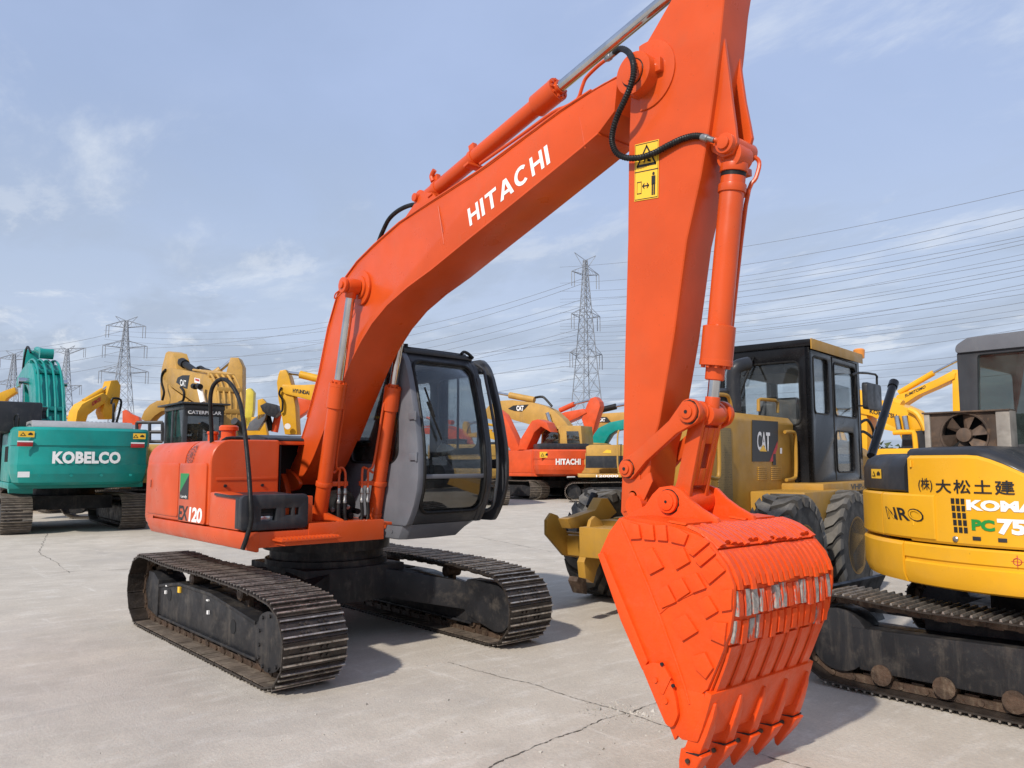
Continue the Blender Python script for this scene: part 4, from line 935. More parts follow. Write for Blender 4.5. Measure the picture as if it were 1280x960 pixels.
# five teeth: adapter on the lip and a pointed cap
for k in range(5):
    yc = -.425+k*.2125; mb = MB()
    sect = [((4.545, .455), .012, .030), ((4.53, .39), .028, .040), ((4.50, .31), .040, .048), ((4.472, .25), .047, .055), ((4.452, .205), .048, .055)]
    vs = []
    for (x, z), hw, th in sect:
        vs += [(x-.045, yc-hw, z+.01), (x+.012+th*.4, yc-hw*.75, z), (x+.012+th*.4, yc+hw*.75, z), (x-.045, yc+hw, z+.01)]
    fs = []
    for i in range(len(sect)-1):
        for j in range(4): fs.append((4*i+j, 4*i+(j+1) % 4, 4*i+4+(j+1) % 4, 4*i+4+j))
    n = len(sect); fs += [(3, 2, 1, 0), (4*n-4, 4*n-3, 4*n-2, 4*n-1)]; mb.add(vs, fs); ad = X(mb, 'tooth_adapter', M_ORB, bevel=.007)
    mb = MB(); sect = [((4.453, .212), .054, .060, .058), ((4.425, .15), .050, .048, .046), ((4.385, .070), .032, .022, .020), ((4.365, .025), .012, .007, .006)]; vs = []
    for (x, z), hw, tf, tb in sect: vs += [(x-tb, yc-hw, z+.012), (x+tf, yc-hw*.8, z-.004), (x+tf, yc+hw*.8, z-.004), (x-tb, yc+hw, z+.012)]
    fs = []
    for i in range(3):
        for j in range(4): fs.append((4*i+j, 4*i+(j+1) % 4, 4*i+4+(j+1) % 4, 4*i+4+j))
    fs += [(3, 2, 1, 0), (12, 13, 14, 15)]; mb.add(vs, fs); tt = X(mb, 'bucket_tooth', M_ORB, bevel=.009, seg=3)
    MB().cyl((4.435, yc-.060, .175), (4.435, yc-.049, .175), .011, n=12).build('tooth_pin', M_CHAIN, tt)
    mb = MB(); mb.prism([(4.404, .2135), (4.492, .2165), (4.492, .2115), (4.404, .2085)], yc-.0505, yc+.0505); mb.build('tooth_gap', M_DARK, ad)
# ears on the bucket top
earn = P0([(770, 652), (790, 640), (806, 632), (815, 618), (824, 609), (838, 607), (850, 612), (862, 625), (876, 636), (896, 648), (900, 662), (776, 662)], -.20)
earf = P0([(858, 616), (872, 607), (886, 606), (897, 611), (905, 620), (916, 630), (935, 640), (952, 645), (952, 655), (860, 655)], .155)
for y, pp in ((-.20, earn), (.13, earf if False else earn)):
    mb = MB(); mb.prism(pp, y, y+.03); e_ = X(mb, 'bucket_ear', M_ORB, bevel=.006)
    if y < 0:
        mb = MB(); mb.cyl((bk.x, y-.02, bk.z), (bk.x, y, bk.z), .062, n=30); mb.cyl((bk.x, y-.028, bk.z), (bk.x, y-.02, bk.z), .046, n=28); mb.build('ear_boss', M_ORB, e_, bevel=.004); grease(e_, bk, y-.0005, .062)
        MB().cyl((bk.x, y-.031, bk.z), (bk.x, y-.0275, bk.z), .008, n=10).build('grease_point', M_DARK, e_)
mb = MB(); mb.cyl((3.89, -.19, 1.33), (3.89, .15, 1.33), .06, n=24); X(mb, 'arm_tip_pin', M_ORB)

# ---- cab
CY0, CY1 = .28, 1.13
prof = [(.935, 1.03), (.985, 1.10), (1.04, 1.20), (1.085, 1.32), (1.105, 1.45), (1.105, 1.60), (1.085, 1.78), (1.035, 2.0), (.98, 2.2), (.915, 2.40), (.87, 2.50), (.83, 2.55), (.77, 2.60)]
def bend(x, y, z):
    t = max(0, min(1.2, (y-CY0)/(CY1-CY0))); return (x-.06*t**1.7*(1 if x > .6 else max(0, x/.6)), y, z)
rearp = [(-.62, 2.62), (-.72, 2.55), (-.76, 2.40), (-.76, 1.03)]
cab = None
def win(x0, x1, z0, z1, r=.06): return rrect(x0, x1, z0, z1, r, 3)
# right side wall with its rounded window, standing beside the boom
outer = prof+rearp
win_r = rpoly([(-.05, 1.58), (.70, 1.57), (.805, 1.64), (.80, 1.98), (.72, 2.30), (.55, 2.48), (-.05, 2.48)], .09, 4)
win_b = rrect(-.66, -.14, 1.55, 2.42, .07, 3)
cw = plate('cab_side_wall', rpoly(outer, .02, 2), [win_r, win_b], .045, lambda a, b, c: (a, CY0+.005+c, b), M_GREYP, EX, bev=.010)
MB().prism(win_r, CY0-.002, CY0+.004).build('side_window', M_GLASS2, cw); MB().prism(win_b, CY0-.002, CY0+.004).build('side_window', M_GLASS2, cw)
pts = [Vector((a, CY0-.022, b)) for a, b in win_r]; MB().tube(pts+[pts[0]], .011, 6, 1).build('window_seal', M_RUB, cw)
# pressed line low on the wall and two hinges at the front edge
MB().tube([(-.6, CY0-.018, 1.13), (.84, CY0-.018, 1.13), (.89, CY0-.018, 1.16)], .006, 6, 3).build('pressed_line', M_GREYP, cw)
for u, v in ((516, 520), (517, 571)):
    q = F0.on(u, v, 1, CY0-.03); mb = MB(); mb.box(q.x-.05, q.x+.05, CY0-.045, CY0-.012, q.z-.03, q.z+.03); mb.cyl((q.x+.05, CY0-.035, q.z-.04), (q.x+.05, CY0-.035, q.z+.04), .012, n=10); mb.build('hinge', M_GREYP, cw, bevel=.004)
# front: pillars, header, divider, sill following the curved profile
def fstrip(name, p, y0, y1, mat, t=.04, ny=2, par=None, bev=.008, off=0.0, label=None):
    mb = MB(); mb.ribbon([(x+off, z) for x, z in p], y0, y1, t, bend, ny); return mb.build(name, mat, par or EX, bevel=bev, label=label)
def psub(z0, z1):
    out = []
    def at(z):
        for a, b in zip(prof, prof[1:]):
            if a[1] <= z <= b[1]: t = (z-a[1])/(b[1]-a[1]); return (a[0]+(b[0]-a[0])*t, z)
    out.append(at(z0)); out += [p for p in prof if z0+.005 < p[1] < z1-.005]; out.append(at(z1)); return out
ff = fstrip('front_frame', psub(1.03, 2.60), CY0-.018, CY0+.045, M_CABK, .05)
for nm, p, y0, y1, t in (('front_pillar', psub(1.03, 2.60), CY1-.085, CY1+.012, .06), ('front_header', psub(2.49, 2.598), CY0+.045, CY1-.085, .05), ('front_sill', psub(1.032, 1.13), CY0+.045, CY1-.085, .05), ('front_divider', psub(1.435, 1.475), CY0+.045, CY1-.085, .035)):
    fstrip(nm, p, y0, y1, M_CABK if nm != 'front_divider' else M_GREYP, t, 4)
g1 = fstrip('windscreen', psub(1.47, 2.50), CY0+.04, CY1-.08, M_GLASS, .006, 6, bev=0, off=-.015)
g2 = fstrip('lower_front_window', psub(1.12, 1.44), CY0+.04, CY1-.08, M_GLASS2, .006, 6, bev=0, off=-.015)
# black seal with rounded corners round the whole front opening
def prof_at(z):
    for a, b in zip(prof, prof[1:]):
        if a[1] <= z <= b[1]: t = (z-a[1])/(b[1]-a[1]); return a[0]+(b[0]-a[0])*t
    return prof[-1][0]
loop = rrect(CY0+.05, CY1-.075, 1.135, 2.505, .10, 5); dense = []
for a, b in zip(loop, loop[1:]+loop[:1]):
    k = max(1, int(math.hypot(b[0]-a[0], b[1]-a[1])/.08))
    for i in range(k): dense.append((a[0]+(b[0]-a[0])*i/k, a[1]+(b[1]-a[1])*i/k))
pts = [Vector(bend(prof_at(z)+.004, y, z)) for y, z in dense]; MB().tube(pts+[pts[0]], .016, 8, 1).build('windscreen_seal', M_RUB, EX)
# corner fillets of the opening
for cy_, cz_, sy_, sz_ in ((CY0+.045, 1.13, 1, 1), (CY1-.085, 1.13, -1, 1), (CY0+.045, 2.495, 1, -1), (CY1-.085, 2.495, -1, -1)):
    pr = [(cy_, cz_)]+[(cy_+sy_*(.10-.10*math.sin(R(a))), cz_+sz_*(.10-.10*math.cos(R(a)))) for a in range(0, 91, 15)]
    mb = MB(); vs = [bend(prof_at(z)-.004, y, z) for y, z in pr]+[bend(prof_at(z)-.022, y, z) for y, z in pr]; n = len(pr)
    mb.add(vs, [tuple(range(n)), tuple(range(2*n-1, n-1, -1))]+[(i, (i+1) % n, (i+1) % n+n, i+n) for i in range(n)]); mb.build('corner_fillet', M_CABK, EX)
# wiper
MB().tube([bend(prof_at(2.25)+.03, .40, 2.25), bend(prof_at(1.98)+.035, .46, 1.98)], .009, 8, 1).build('wiper_arm', M_RUB, EX)
MB().tube([bend(prof_at(2.12)+.02, .41, 2.12), bend(prof_at(1.78)+.02, .52, 1.78)], .010, 8, 1).build('wiper_blade', M_RUB, EX)
# roof
mb = MB()
rf = [(.83, CY0), (.825, .6), (.80, .9), (.76, CY1), (-.70, CY1), (-.70, CY0)]
for (z0, i0), (z1, i1) in (((2.565, 0), (2.60, 0)), ((2.60, 0), (2.635, .04))):
    pass
def inset(poly, k): c = Vector((.15, .6)); return [tuple(Vector(p)+(c-Vector(p)).normalized()*k) for p in poly]
mb.prism(rf, 2.575, 2.62, ax='z'); mb.prism(inset(rf, .06), 2.615, 2.645, ax='z'); X(mb, 'cab_roof', M_CABK, bevel=.014)
MB().tube([(.80, .96, 2.625), (.79, 1.0, 2.65), (.78, 1.06, 2.64), (.78, 1.12, 2.60)], .016, 8, 4).build('roof_bracket', M_RUB, EX)
mb = MB(); mb.cyl((.80, .32, 2.62), (.80, .32, 2.66), .02, n=12); mb.box(.76, .82, .30, .36, 2.62, 2.632); X(mb, 'roof_bolt', M_RUB)
# left wall: door frame opening with two windows, rear wall
lw = plate('door_frame', rpoly([(x-.06, z) for x, z in prof]+rearp, .02, 2), [rrect(.22, .88, 1.72, 2.42, .07, 3), rrect(.26, .94, 1.42, 1.66, .05, 3), rrect(-.66, .10, 1.55, 2.42, .07, 3)], .04, lambda a, b, c: (a, CY1-.01+c, b), M_CABK, EX, bev=.006)
for x0, x1, z0, z1 in ((.22, .88, 1.72, 2.42), (.26, .94, 1.42, 1.66), (-.66, .10, 1.55, 2.42)): MB().prism(rrect(x0, x1, z0, z1, .05, 3), CY1-.013, CY1-.008).build('door_window', M_GLASS, lw)
MB().box(.55, .57, CY1-.03, CY1-.015, 1.72, 2.42).build('sliding_window_bar', M_RUB, lw)
rw = plate('rear_wall', rrect(CY0, CY1, 1.03, 2.57, .05, 3), [rrect(CY0+.10, CY1-.10, 1.60, 2.42, .08, 3)], .04, lambda a, b, c: (-.755+c, a, b), M_CABK, EX)
MB().box(-.76, -.755, CY0+.08, CY1-.08, 1.58, 2.44).build('rear_window', M_GLASS, rw)
# the door, swung a little open in front of the handrails
dang = R(6)
def dfn(a, b, c):
    x = a+.70; q = Matrix.Rotation(dang, 3, 'Z') @ Vector((x, c, 0)); return (q.x-.70, CY1+.035+q.y, b)
dprof = [(x-.07, z) for x, z in prof]+[(.15, 2.59), (.08, 2.52), (.08, 1.10), (.16, 1.03)]
dr = plate('cab_door', rpoly(dprof, .02, 2), [rpoly([(.16, 1.60), (.94, 1.60), (.965, 1.70), (.90, 2.08), (.78, 2.47), (.16, 2.50)], .07, 3), rpoly([(.16, 1.12), (.85, 1.12), (.94, 1.28), (.975, 1.53), (.16, 1.53)], .06, 3)], .045, dfn, M_CABK, EX, bev=.010)
for lp_ in ([(.15, 1.59), (.95, 1.59), (.975, 1.70), (.91, 2.08), (.79, 2.48), (.15, 2.51)], [(.15, 1.11), (.86, 1.11), (.95, 1.28), (.985, 1.54), (.15, 1.54)]):
    mb = MB(); mb.add([dfn(a, b, -.003) for a, b in lp_]+[dfn(a, b, .003) for a, b in lp_], [(0,1,2,3,4,5) if len(lp_) == 6 else (0,1,2,3,4), tuple(range(2*len(lp_)-1, len(lp_)-1, -1))]); mb.build('door_glass', M_GLASS, dr)
hr = [bend(prof_at(z)+.03, CY1+.07, z) for z in (2.50, 2.35, 2.1, 1.8, 1.5, 1.28, 1.15)]
MB().tube([bend(.80, CY1-.01, 2.56)]+hr+[bend(.93, CY1+.0, 1.10)], .015, 10, 3).build('grab_rail', M_CABK, EX)
hr = [dfn(x-.07+.02, z, -.03) for x, z in psub(1.15, 2.46)]
MB().tube(hr, .013, 8, 1).build('door_grab_rail', M_CABK, dr)
# skirt below the cab
mb = MB(); pass
mb2 = MB(); top = [(-.70, CY0-.015), (.88, CY0-.015), (.925, CY0+.05), (.92, .65), (.88, 1.02), (.80, CY1+.01), (-.70, CY1+.01)]; bot = [(-.70, CY0-.015), (.80, CY0-.015), (.84, CY0+.05), (.84, .60), (.78, .92), (.62, 1.02), (-.70, CY1-.05)]
n = len(top); mb2.add([(x, y, 1.03) for x, y in top]+[(x, y, .895) for x, y in bot], [tuple(range(n)), tuple(range(2*n-1, n-1, -1))]+[(i, (i+1) % n, (i+1) % n+n, i+n) for i in range(n)]); sk_ = X(mb2, 'cab_skirt', M_GREYP, bevel=.008)
MB().cyl((.70, CY0-.022, .965), (.70, CY0-.014, .965), .018, n=12).build('bolt', M_GREYP, sk_)
# interior
seat = M_SEAT
mb = MB(); mb.prism(rpoly([(-.35, 1.38), (.20, 1.40), (.26, 1.46), (.20, 1.52), (-.30, 1.50)], .04), .45, .95); mb.prism(rpoly([(-.30, 1.46), (-.20, 1.50), (-.34, 2.05), (-.46, 2.02)], .04), .47, .93); mb.prism(rpoly([(-.36, 2.06), (-.26, 2.08), (-.30, 2.24), (-.40, 2.22)], .03), .57, .83)
mb.box(-.25, .15, .50, .88, 1.05, 1.38); X(mb, 'seat', seat, bevel=.02)
for y0 in (.32, .97):
    mb = MB(); mb.prism(rpoly([(-.25, 1.06), (.45, 1.06), (.55, 1.50), (.40, 1.62), (-.20, 1.58)], .05), y0, y0+.12); c_ = X(mb, 'control_console', M_SEAT, bevel=.015)
    mb = MB(); mb.cyl((.40, y0+.06, 1.58), (.44, y0+.06, 1.74), .012, n=10); mb.turned((.438, y0+.06, 1.72), (.2, 0, 1), [(0, .014), (.02, .026), (.06, .03), (.09, .022), (.10, .008)], 14); mb.build('joystick', M_RUB, c_)
    bm_ = MB(); rr = random.Random(int(y0*10))
    bm_.turned((.46, y0+.06, 1.66), (.1, 0, 1), [(0, .03), (.02, .075), (.05, .09), (.08, .07), (.10, .03)], 9); bm_.v = [tuple(c+rr.uniform(-.018, .018) for c in v) for v in bm_.v]; bm_.build('crumpled_cloth', paint('pale_rag', (.34, .36, .33, 1), .9, .2, None, 0, .3, 0), c_)
mb = MB(); mb.box(.45, .90, .34, 1.05, 1.045, 1.065); mb.box(.60, .62, .55, .60, 1.06, 1.55); mb.box(.62, .64, .72, .77, 1.06, 1.55)
mb.prism([(.65, 1.06), (.85, 1.06), (.78, 1.14), (.68, 1.12)], .48, .62); mb.prism([(.65, 1.06), (.85, 1.06), (.78, 1.14), (.68, 1.12)], .70, .84); X(mb, 'pedals', M_RUB, bevel=.004)
MB().box(-.72, .86, CY0+.03, CY1-.03, 1.035, 1.05).build('cab_floor', M_CABK, EX); MB().box(-.73, -.45, CY0+.05, CY1-.05, 1.05, 1.50).build('rear_shelf', M_CABK, EX); MB().box(-.70, .70, CY0+.05, CY1-.05, 2.53, 2.56).build('roof_lining', M_CABK, EX)

# ================================================================== OTHER EXCAVATORS
def org(u, depth, yaw, lx=0, ly=0):
    """ground point so that the machine's local (lx, ly) is seen at column u, that deep"""
    q = at_depth(u, 579, depth); c, s = math.cos(yaw), math.sin(yaw)
    return q.x-(lx*c-ly*s), q.y-(lx*s+ly*c)
C_YEL = (.66, .345, .018, 1); C_TAN = (.50, .285, .065, 1); C_TEAL = (.006, .25, .22, 1); C_ORF = (.66, .085, .022, 1); C_KOM = (.76, .385, .016, 1)
MY = paint('weathered_yellow_paint', C_YEL, .45, .12, (.30, .20, .08, 1), .3, .1, .1, scale=1.6)
MT = paint('weathered_tan_yellow_paint', C_TAN, .5, .12, (.22, .15, .08, 1), .35, .1, .08, scale=1.6)
MTE = paint('teal_green_paint', C_TEAL, .38, .12, (.06, .16, .13, 1), .3, .08, .2, scale=1.6)
MOF = paint('distant_orange_paint', C_ORF, .42, .12, (.35, .09, .04, 1), .3, .08, .15, scale=1.6)
MKM = paint('bright_komatsu_yellow_paint' if False else 'bright_yellow_paint', C_KOM, .36, .06, (.45, .26, .06, 1), .16, .08, .25, scale=2)
MTRK = paint('dusty_track_steel', (.085, .070, .055, 1), .6, .35, (.20, .16, .12, 1), .6, .4, 0, metal=.15, scale=5)
MTRE = paint('worn_dusty_grouser', (.24, .20, .16, 1), .55, .3, (.1, .08, .06, 1), .5, .3, 0, metal=.3, scale=9)
MHOOD = paint('silver_grey_hood', (.33, .33, .335, 1), .42, .1, (.12, .11, .10, 1), .3, .06, .2)
SH_BG = {}
def shoe_bg(p, w):
    k = (round(p, 3), w)
    if k not in SH_BG:
        mb = MB(); h = p/2; mb.box(-h*.94, h*.94, -w, w, -.014, 0, mi=0)
        for x in (-h*.7, 0, h*.7): mb.prism([(x-.012, -.014), (x+.012, -.014), (x+.006, -.038), (x-.006, -.038)], -w+.004, w-.004, mi=1)
        SH_BG[k] = mb.mesh('track_shoe', (MTRK, MTRE))
    return SH_BG[k]
def bg_excavator(fr, label, paintm, s=1.0, group=None, text_cw=None, cab=True, cabm=None, house_h=2.3, shoes='joined', boom='std', slew=0.0, cw_z=(1.09, 2.3), hood=True, text_h=.22, boom_kw=None, cw_w=1.42, name='excavator', tracks=True, pose=0.0):
    root = thing(name, label, 'excavator', fr, group); RM = Matrix.Rotation(slew, 4, 'Z')
    cabm = cabm or M_CABK
    def U(mb, nm, mat, par=root, bevel=.02, **k):
        mb.v = [tuple(RM @ (Vector(p)*s)) for p in mb.v]; return mb.build(nm, mat, par, bevel=bevel*s, **k)
    if tracks:
        PTb = track_path(1.72*s, .42*s, .38*s, .40*s, .36*s, [(1.0*s, .77*s), (0, .79*s), (-1.0*s, .78*s)])
        N = 46; shm = shoe_bg(PTb.L/N, .30*s)
        for sy in (-1, 1):
            make_track(root, PTb, N, sy*1.2*s, shm, MTRK, parts=(shoes == 'parts'), name='track')
            mb = MB(); mb.prism([(-1.35*s, .16*s), (-1.5*s, .5*s), (-1.0*s, .62*s), (1.1*s, .60*s), (1.4*s, .5*s), (1.3*s, .14*s)], (sy*1.2-.16)*s, (sy*1.2+.16)*s)
            for xx, rr in ((-1.72, .30), (1.72, .28)): mb.cyl((xx*s, (sy*1.2-.12)*s, .41*s), (xx*s, (sy*1.2+.12)*s, .41*s), rr*s, n=20)
            mb.build('track_frame', M_UC, root)
        mb = MB(); mb.prism([(-1.0*s, -.9*s), (1.0*s, -.9*s), (1.0*s, .9*s), (-1.0*s, .9*s)], .48*s, .80*s, ax='z'); mb.turned((0, 0, .8*s), (0, 0, 1), [(0, .68*s), (.22*s, .68*s)], 28); mb.build('centre_frame', M_UC, root)
    mb = MB(); mb.prism([(1.55, -1.38), (1.55, 1.38), (-1.9, 1.38), (-1.9, -1.38)], 1.0, 1.14, ax='z'); U(mb, 'deck', paintm)
    # counterweight, curved in plan, tucked in at the bottom
    pl_ = [(-1.85, -cw_w), (-2.25, -cw_w), (-2.5, -cw_w*.93), (-2.68, -cw_w*.74), (-2.78, -cw_w*.40), (-2.80, 0)]; pl_ = pl_+[(x, -y) for x, y in pl_[:-1][::-1]]
    z0, z1 = cw_z; mb = MB()
    band(mb, pl_, [(z0, .22), (z0+.06, .10), (z0+.25, .03), (z0+.45, 0), (z0+.451, .02), (z1-.40, .025), (z1-.399, 0), (z1-.06, 0), (z1, .06)])
    cwo = U(mb, 'counterweight', paintm, smooth=30, bevel=0)
    mb = MB(); mb.box(-1.86, 1.45, -1.38, -.42, 1.14, house_h-.08); U(mb, 'right_house', paintm, bevel=.05)
    mb = MB(); mb.box(-1.86, -.05, .42, 1.38, 1.14, house_h-.08); U(mb, 'left_house', paintm, bevel=.05)
    if hood: mb = MB(); mb.prism(rpoly([(-2.45, z1-.01), (-2.3, z1+.16), (-.9, z1+.16), (-.8, z1-.1), (-2.3, z1-.1)], .08), -1.0, 1.05); U(mb, 'engine_hood', hood if hood is not True else MHOOD, bevel=.04)
    if text_cw:
        t_, tm, tw, zt = text_cw
        def f(u, v):
            y = tw*(1-2*u)*.5; q = RM @ (Vector((-2.815+.06*(abs(y)/1.0)**2, y, zt+text_h*v))*s); return q
        text('lettering', t_, tm, cwo, f, .05, spacing=1.05)
    if cab:
        x0, x1, y0, y1, zb, zt = .15, 1.85, .46, 1.42, 1.14, 2.95
        mb = MB(); mb.prism(rpoly([(x0, zb), (x0, zt-.05), (x0+.08, zt), (x1-.35, zt), (x1-.15, zt-.1), (x1, 1.9), (x1, zb)], .05, 2), y0, y0+.04); c_ = U(mb, 'cab_inner_wall', cabm, bevel=.01)
        for (a0, a1, b0, b1) in ((x0, x0+.10, y0, y0+.10), (x0, x0+.10, y1-.10, y1), (x1-.34, x1-.24, y0, y0+.08), (x1-.34, x1-.24, y1-.08, y1), (x0+.82, x0+.92, y1-.06, y1)):
            mb = MB(); mb.box(a0, a1, b0, b1, zb, zt-.04); U(mb, 'cab_pillar', cabm, bevel=.01)
        mb = MB(); mb.box(x0-.02, x1-.25, y0-.02, y1+.02, zt-.10, zt+.02); rf_ = U(mb, 'cab_roof', cabm, bevel=.03)
        mb = MB(); mb.box(x0, x1-.05, y1-.05, y1, zb, 1.85); U(mb, 'cab_door_panel', cabm, bevel=.01)
        mb = MB(); mb.box(x0, x0+.05, y0+.04, y1-.04, zb, 1.9); U(mb, 'cab_rear_panel', cabm, bevel=.01)
        mb = MB(); mb.box(x0+.03, x0+.04, y0+.10, y1-.10, 1.9, zt-.1); U(mb, 'rear_window', M_GLASS2, bevel=0)
        mb = MB(); mb.box(x0+.1, x0+.82, y1-.03, y1-.02, 1.85, zt-.1); U(mb, 'door_window', M_GLASS2, bevel=0)
        mb = MB(); mb.box(x0+.92, x1-.35, y1-.03, y1-.02, 1.85, zt-.1); U(mb, 'door_window', M_GLASS2, bevel=0)
        mb = MB(); mb.box(x1-.1, x1-.06, y0+.04, y1-.04, 1.14, 1.9); mb.prism([(x1-.10, 1.9), (x1-.33, zt-.1), (x1-.31, zt-.1), (x1-.08, 1.9)], y0+.05, y1-.05); U(mb, 'front_window', M_GLASS2, bevel=0)
        mb = MB(); mb.prism(rpoly([(x0+.3, 1.5), (x0+.85, 1.5), (x0+.85, 1.62), (x0+.45, 1.62), (x0+.38, 2.4), (x0+.25, 2.4)], .03), y0+.2, y1-.2); mb.box(x0+.35, x0+.7, y0+.3, y1-.3, 1.14, 1.5); U(mb, 'seat', M_SEAT)
    if boom == 'std':
        k = dict(mat=paintm, pipes=4, plaque=None, w=.30, lift=0.0, reach=1.0, y0=0.0); k.update(boom_kw or {})
        U0 = U
        def U(mb, nm, mat, par=root, bevel=.02, **kk):
            mb.v = [(p[0], p[1]+k['y0'], p[2]) for p in mb.v]; return U0(mb, nm, mat, par, bevel, **kk)
        w = k['w']; bm_ = k['mat']; up = k['lift']
        back = [(-.15, 1.75), (.0, 2.4), (.25, 3.1), (.62, 3.75), (1.1, 4.25), (1.7, 4.55), (2.5, 4.68), (3.6, 4.62), (4.9, 4.42)]
        belly = [(5.0, 4.12), (3.7, 4.12), (2.7, 4.02), (2.0, 3.75), (1.5, 3.3), (1.1, 2.7), (.75, 2.1), (.45, 1.65)]
        ps = [(x*k['reach'], z+up*(z-1.6)/3) for x, z in back+belly]
        mb = MB(); mb.prism(ps, -w, w); b_ = U(mb, 'boom', bm_, bevel=.012)
        nb = len(back); bk_ = ps[:nb]
        for j in range(k['pipes']):
            y = -w*.78+j*(w*1.56/max(1, k['pipes']-1))
            mb = MB(); mb.tube([(p[0]-.07*(1 if p[0] < 1.2 else .2), y, p[1]+.05+.04*(p[0] > 1)) for p in bk_[:-1]], .028, 8, 2); U(mb, 'hydraulic_pipe', bm_, b_, bevel=0)
        for i in (2, 4, 6):
            p = bk_[i]; mb = MB(); mb.box(p[0]-.09, p[0]+.06, -w*.9, w*.9, p[1]-.03, p[1]+.07); U(mb, 'pipe_clamp', bm_, b_, bevel=.005)
        for sy in (-1, 1):      # lifting cylinders
            mb = MB(); mb.cyl((1.15, sy*(w+.14), 1.4), (1.75, sy*(w+.14), 3.0), .085, n=14); lc = U(mb, 'lift_cylinder', bm_, bevel=0)
            mb = MB(); mb.cyl((1.75, sy*(w+.14), 3.0), (2.0, sy*(w+.14), 3.75), .045, n=12); mb.cyl((2.0, sy*(w-.02), 3.75), (2.0, sy*(w+.24), 3.75), .10, n=14); U(mb, 'rod', M_CHROME, lc, bevel=0)
        # stick hanging from the tip, its cylinder, and the bucket tucked under
        T = (4.9*k['reach'], 4.27+up*.9)
        mb = MB(); mb.prism([(T[0]+.12, T[1]+1.05), (T[0]-.12, T[1]+1.0), (T[0]-.28, T[1]+.1), (T[0]-.42, T[1]-.3), (T[0]-.95, T[1]-2.2), (T[0]-.75, T[1]-2.3), (T[0]+.05, T[1]-.5), (T[0]+.28, T[1]+.2), (T[0]+.25, T[1]+.8)], -.19, .19); U(mb, 'stick', bm_, bevel=.02)
        mb = MB(); mb.cyl((1.75, 0, 4.85+up*.9), (3.6, 0, 5.15+up*.9), .09, n=16); mb.cyl((1.70, -.16, 4.82+up*.9), (1.70, .16, 4.82+up*.9), .14, n=14); ac_ = U(mb, 'stick_cylinder', k.get('cylm', bm_), bevel=0)
        mb = MB(); mb.cyl((3.6, 0, 5.15+up*.9), (T[0]+.05, 0, T[1]+.95), .05, n=12); U(mb, 'rod', M_CHROME, ac_, bevel=0)
        mb = MB(); mb.tube([(3.2, .2, 5.0+up*.9), (3.9, .22, 5.25+up*.9), (4.5, .22, 4.9+up*.9), (T[0]-.2, .21, T[1]+.1), (T[0]-.3, .2, T[1]-.7)], .03, 8, 4); U(mb, 'hose', M_RUB, b_, bevel=0)
        Bx, Bz = T[0]-.85, T[1]-2.3
        mb = MB(); mb.prism([(Bx+.25, Bz+.25), (Bx-.15, Bz+.3), (Bx-.75, Bz+.0), (Bx-.95, Bz-.55), (Bx-.8, Bz-.95), (Bx-.3, Bz-.75), (Bx+.15, Bz-.2)], -.52, .52); U(mb, 'bucket', bm_ if k.get('bucket') is None else k['bucket'], bevel=.02)
        if k['plaque']:
            q = k['plaque']
            def pf(x0, z0, x1, z1): return lambda u, v: RM @ (Vector((x1+(x0-x1)*u, w+k['y0']+.006, z0+(z1-z0)*v+up*.9))*s)
            sticker('plaque', M_BLACKD, b_, pf(*q[1]), ((.12, 0), (.75, .0), (1, .35), (.95, 1), (0, .95)))
            f2 = lambda u, v: RM @ (Vector((q[2][2]+(q[2][0]-q[2][2])*u, w+k['y0']+.012, q[2][1]+(q[2][3]-q[2][1])*v+up*.9))*s)
            text('lettering', q[0], M_WHITE, b_, f2, .04)
    return root
def Lf(fr, root, nm, mat, pix, y0, y1, bevel=.01, par=None, keep=False, **k):
    """plate of real thickness whose outline is measured on the machine's own y=y0 plane"""
    if not keep and abs(y1-y0) > .1 and abs(fr.c.y-y1) < abs(fr.c.y-y0): y0, y1 = y1, y0      # the measured outline is the nearer face
    mb = MB(); mb.prism([fr.xz(u, v, y0) for u, v in pix], y0, y1); return mb.build(nm, mat, par or root, bevel=bevel, **k)
def Lt(fr, root, nm, mat, a, b, r, y=0.0, n=12, par=None):
    A = fr.on(a[0], a[1], 1, y); B = fr.on(b[0], b[1], 1, y); return MB().cyl(A, B, r, n=n).build(nm, mat, par or root)
def tri_sign(par, fn, k=1):
    st = sticker('warning_label', M_YELD, par, fn(0))
    for poly in ([(.10, .22), (.48, .22), (.29, .80)],): sticker('sign_triangle', M_BLACKD, st, fn(1), poly)
    sticker('sign_triangle_inside', M_YELD, st, fn(2), [(.19, .30), (.39, .30), (.29, .62)]); sticker('sign_figure', M_BLACKD, st, fn(1), [(.60, .35), (.9, .35), (.9, .6), (.75, .8), (.6, .55)])

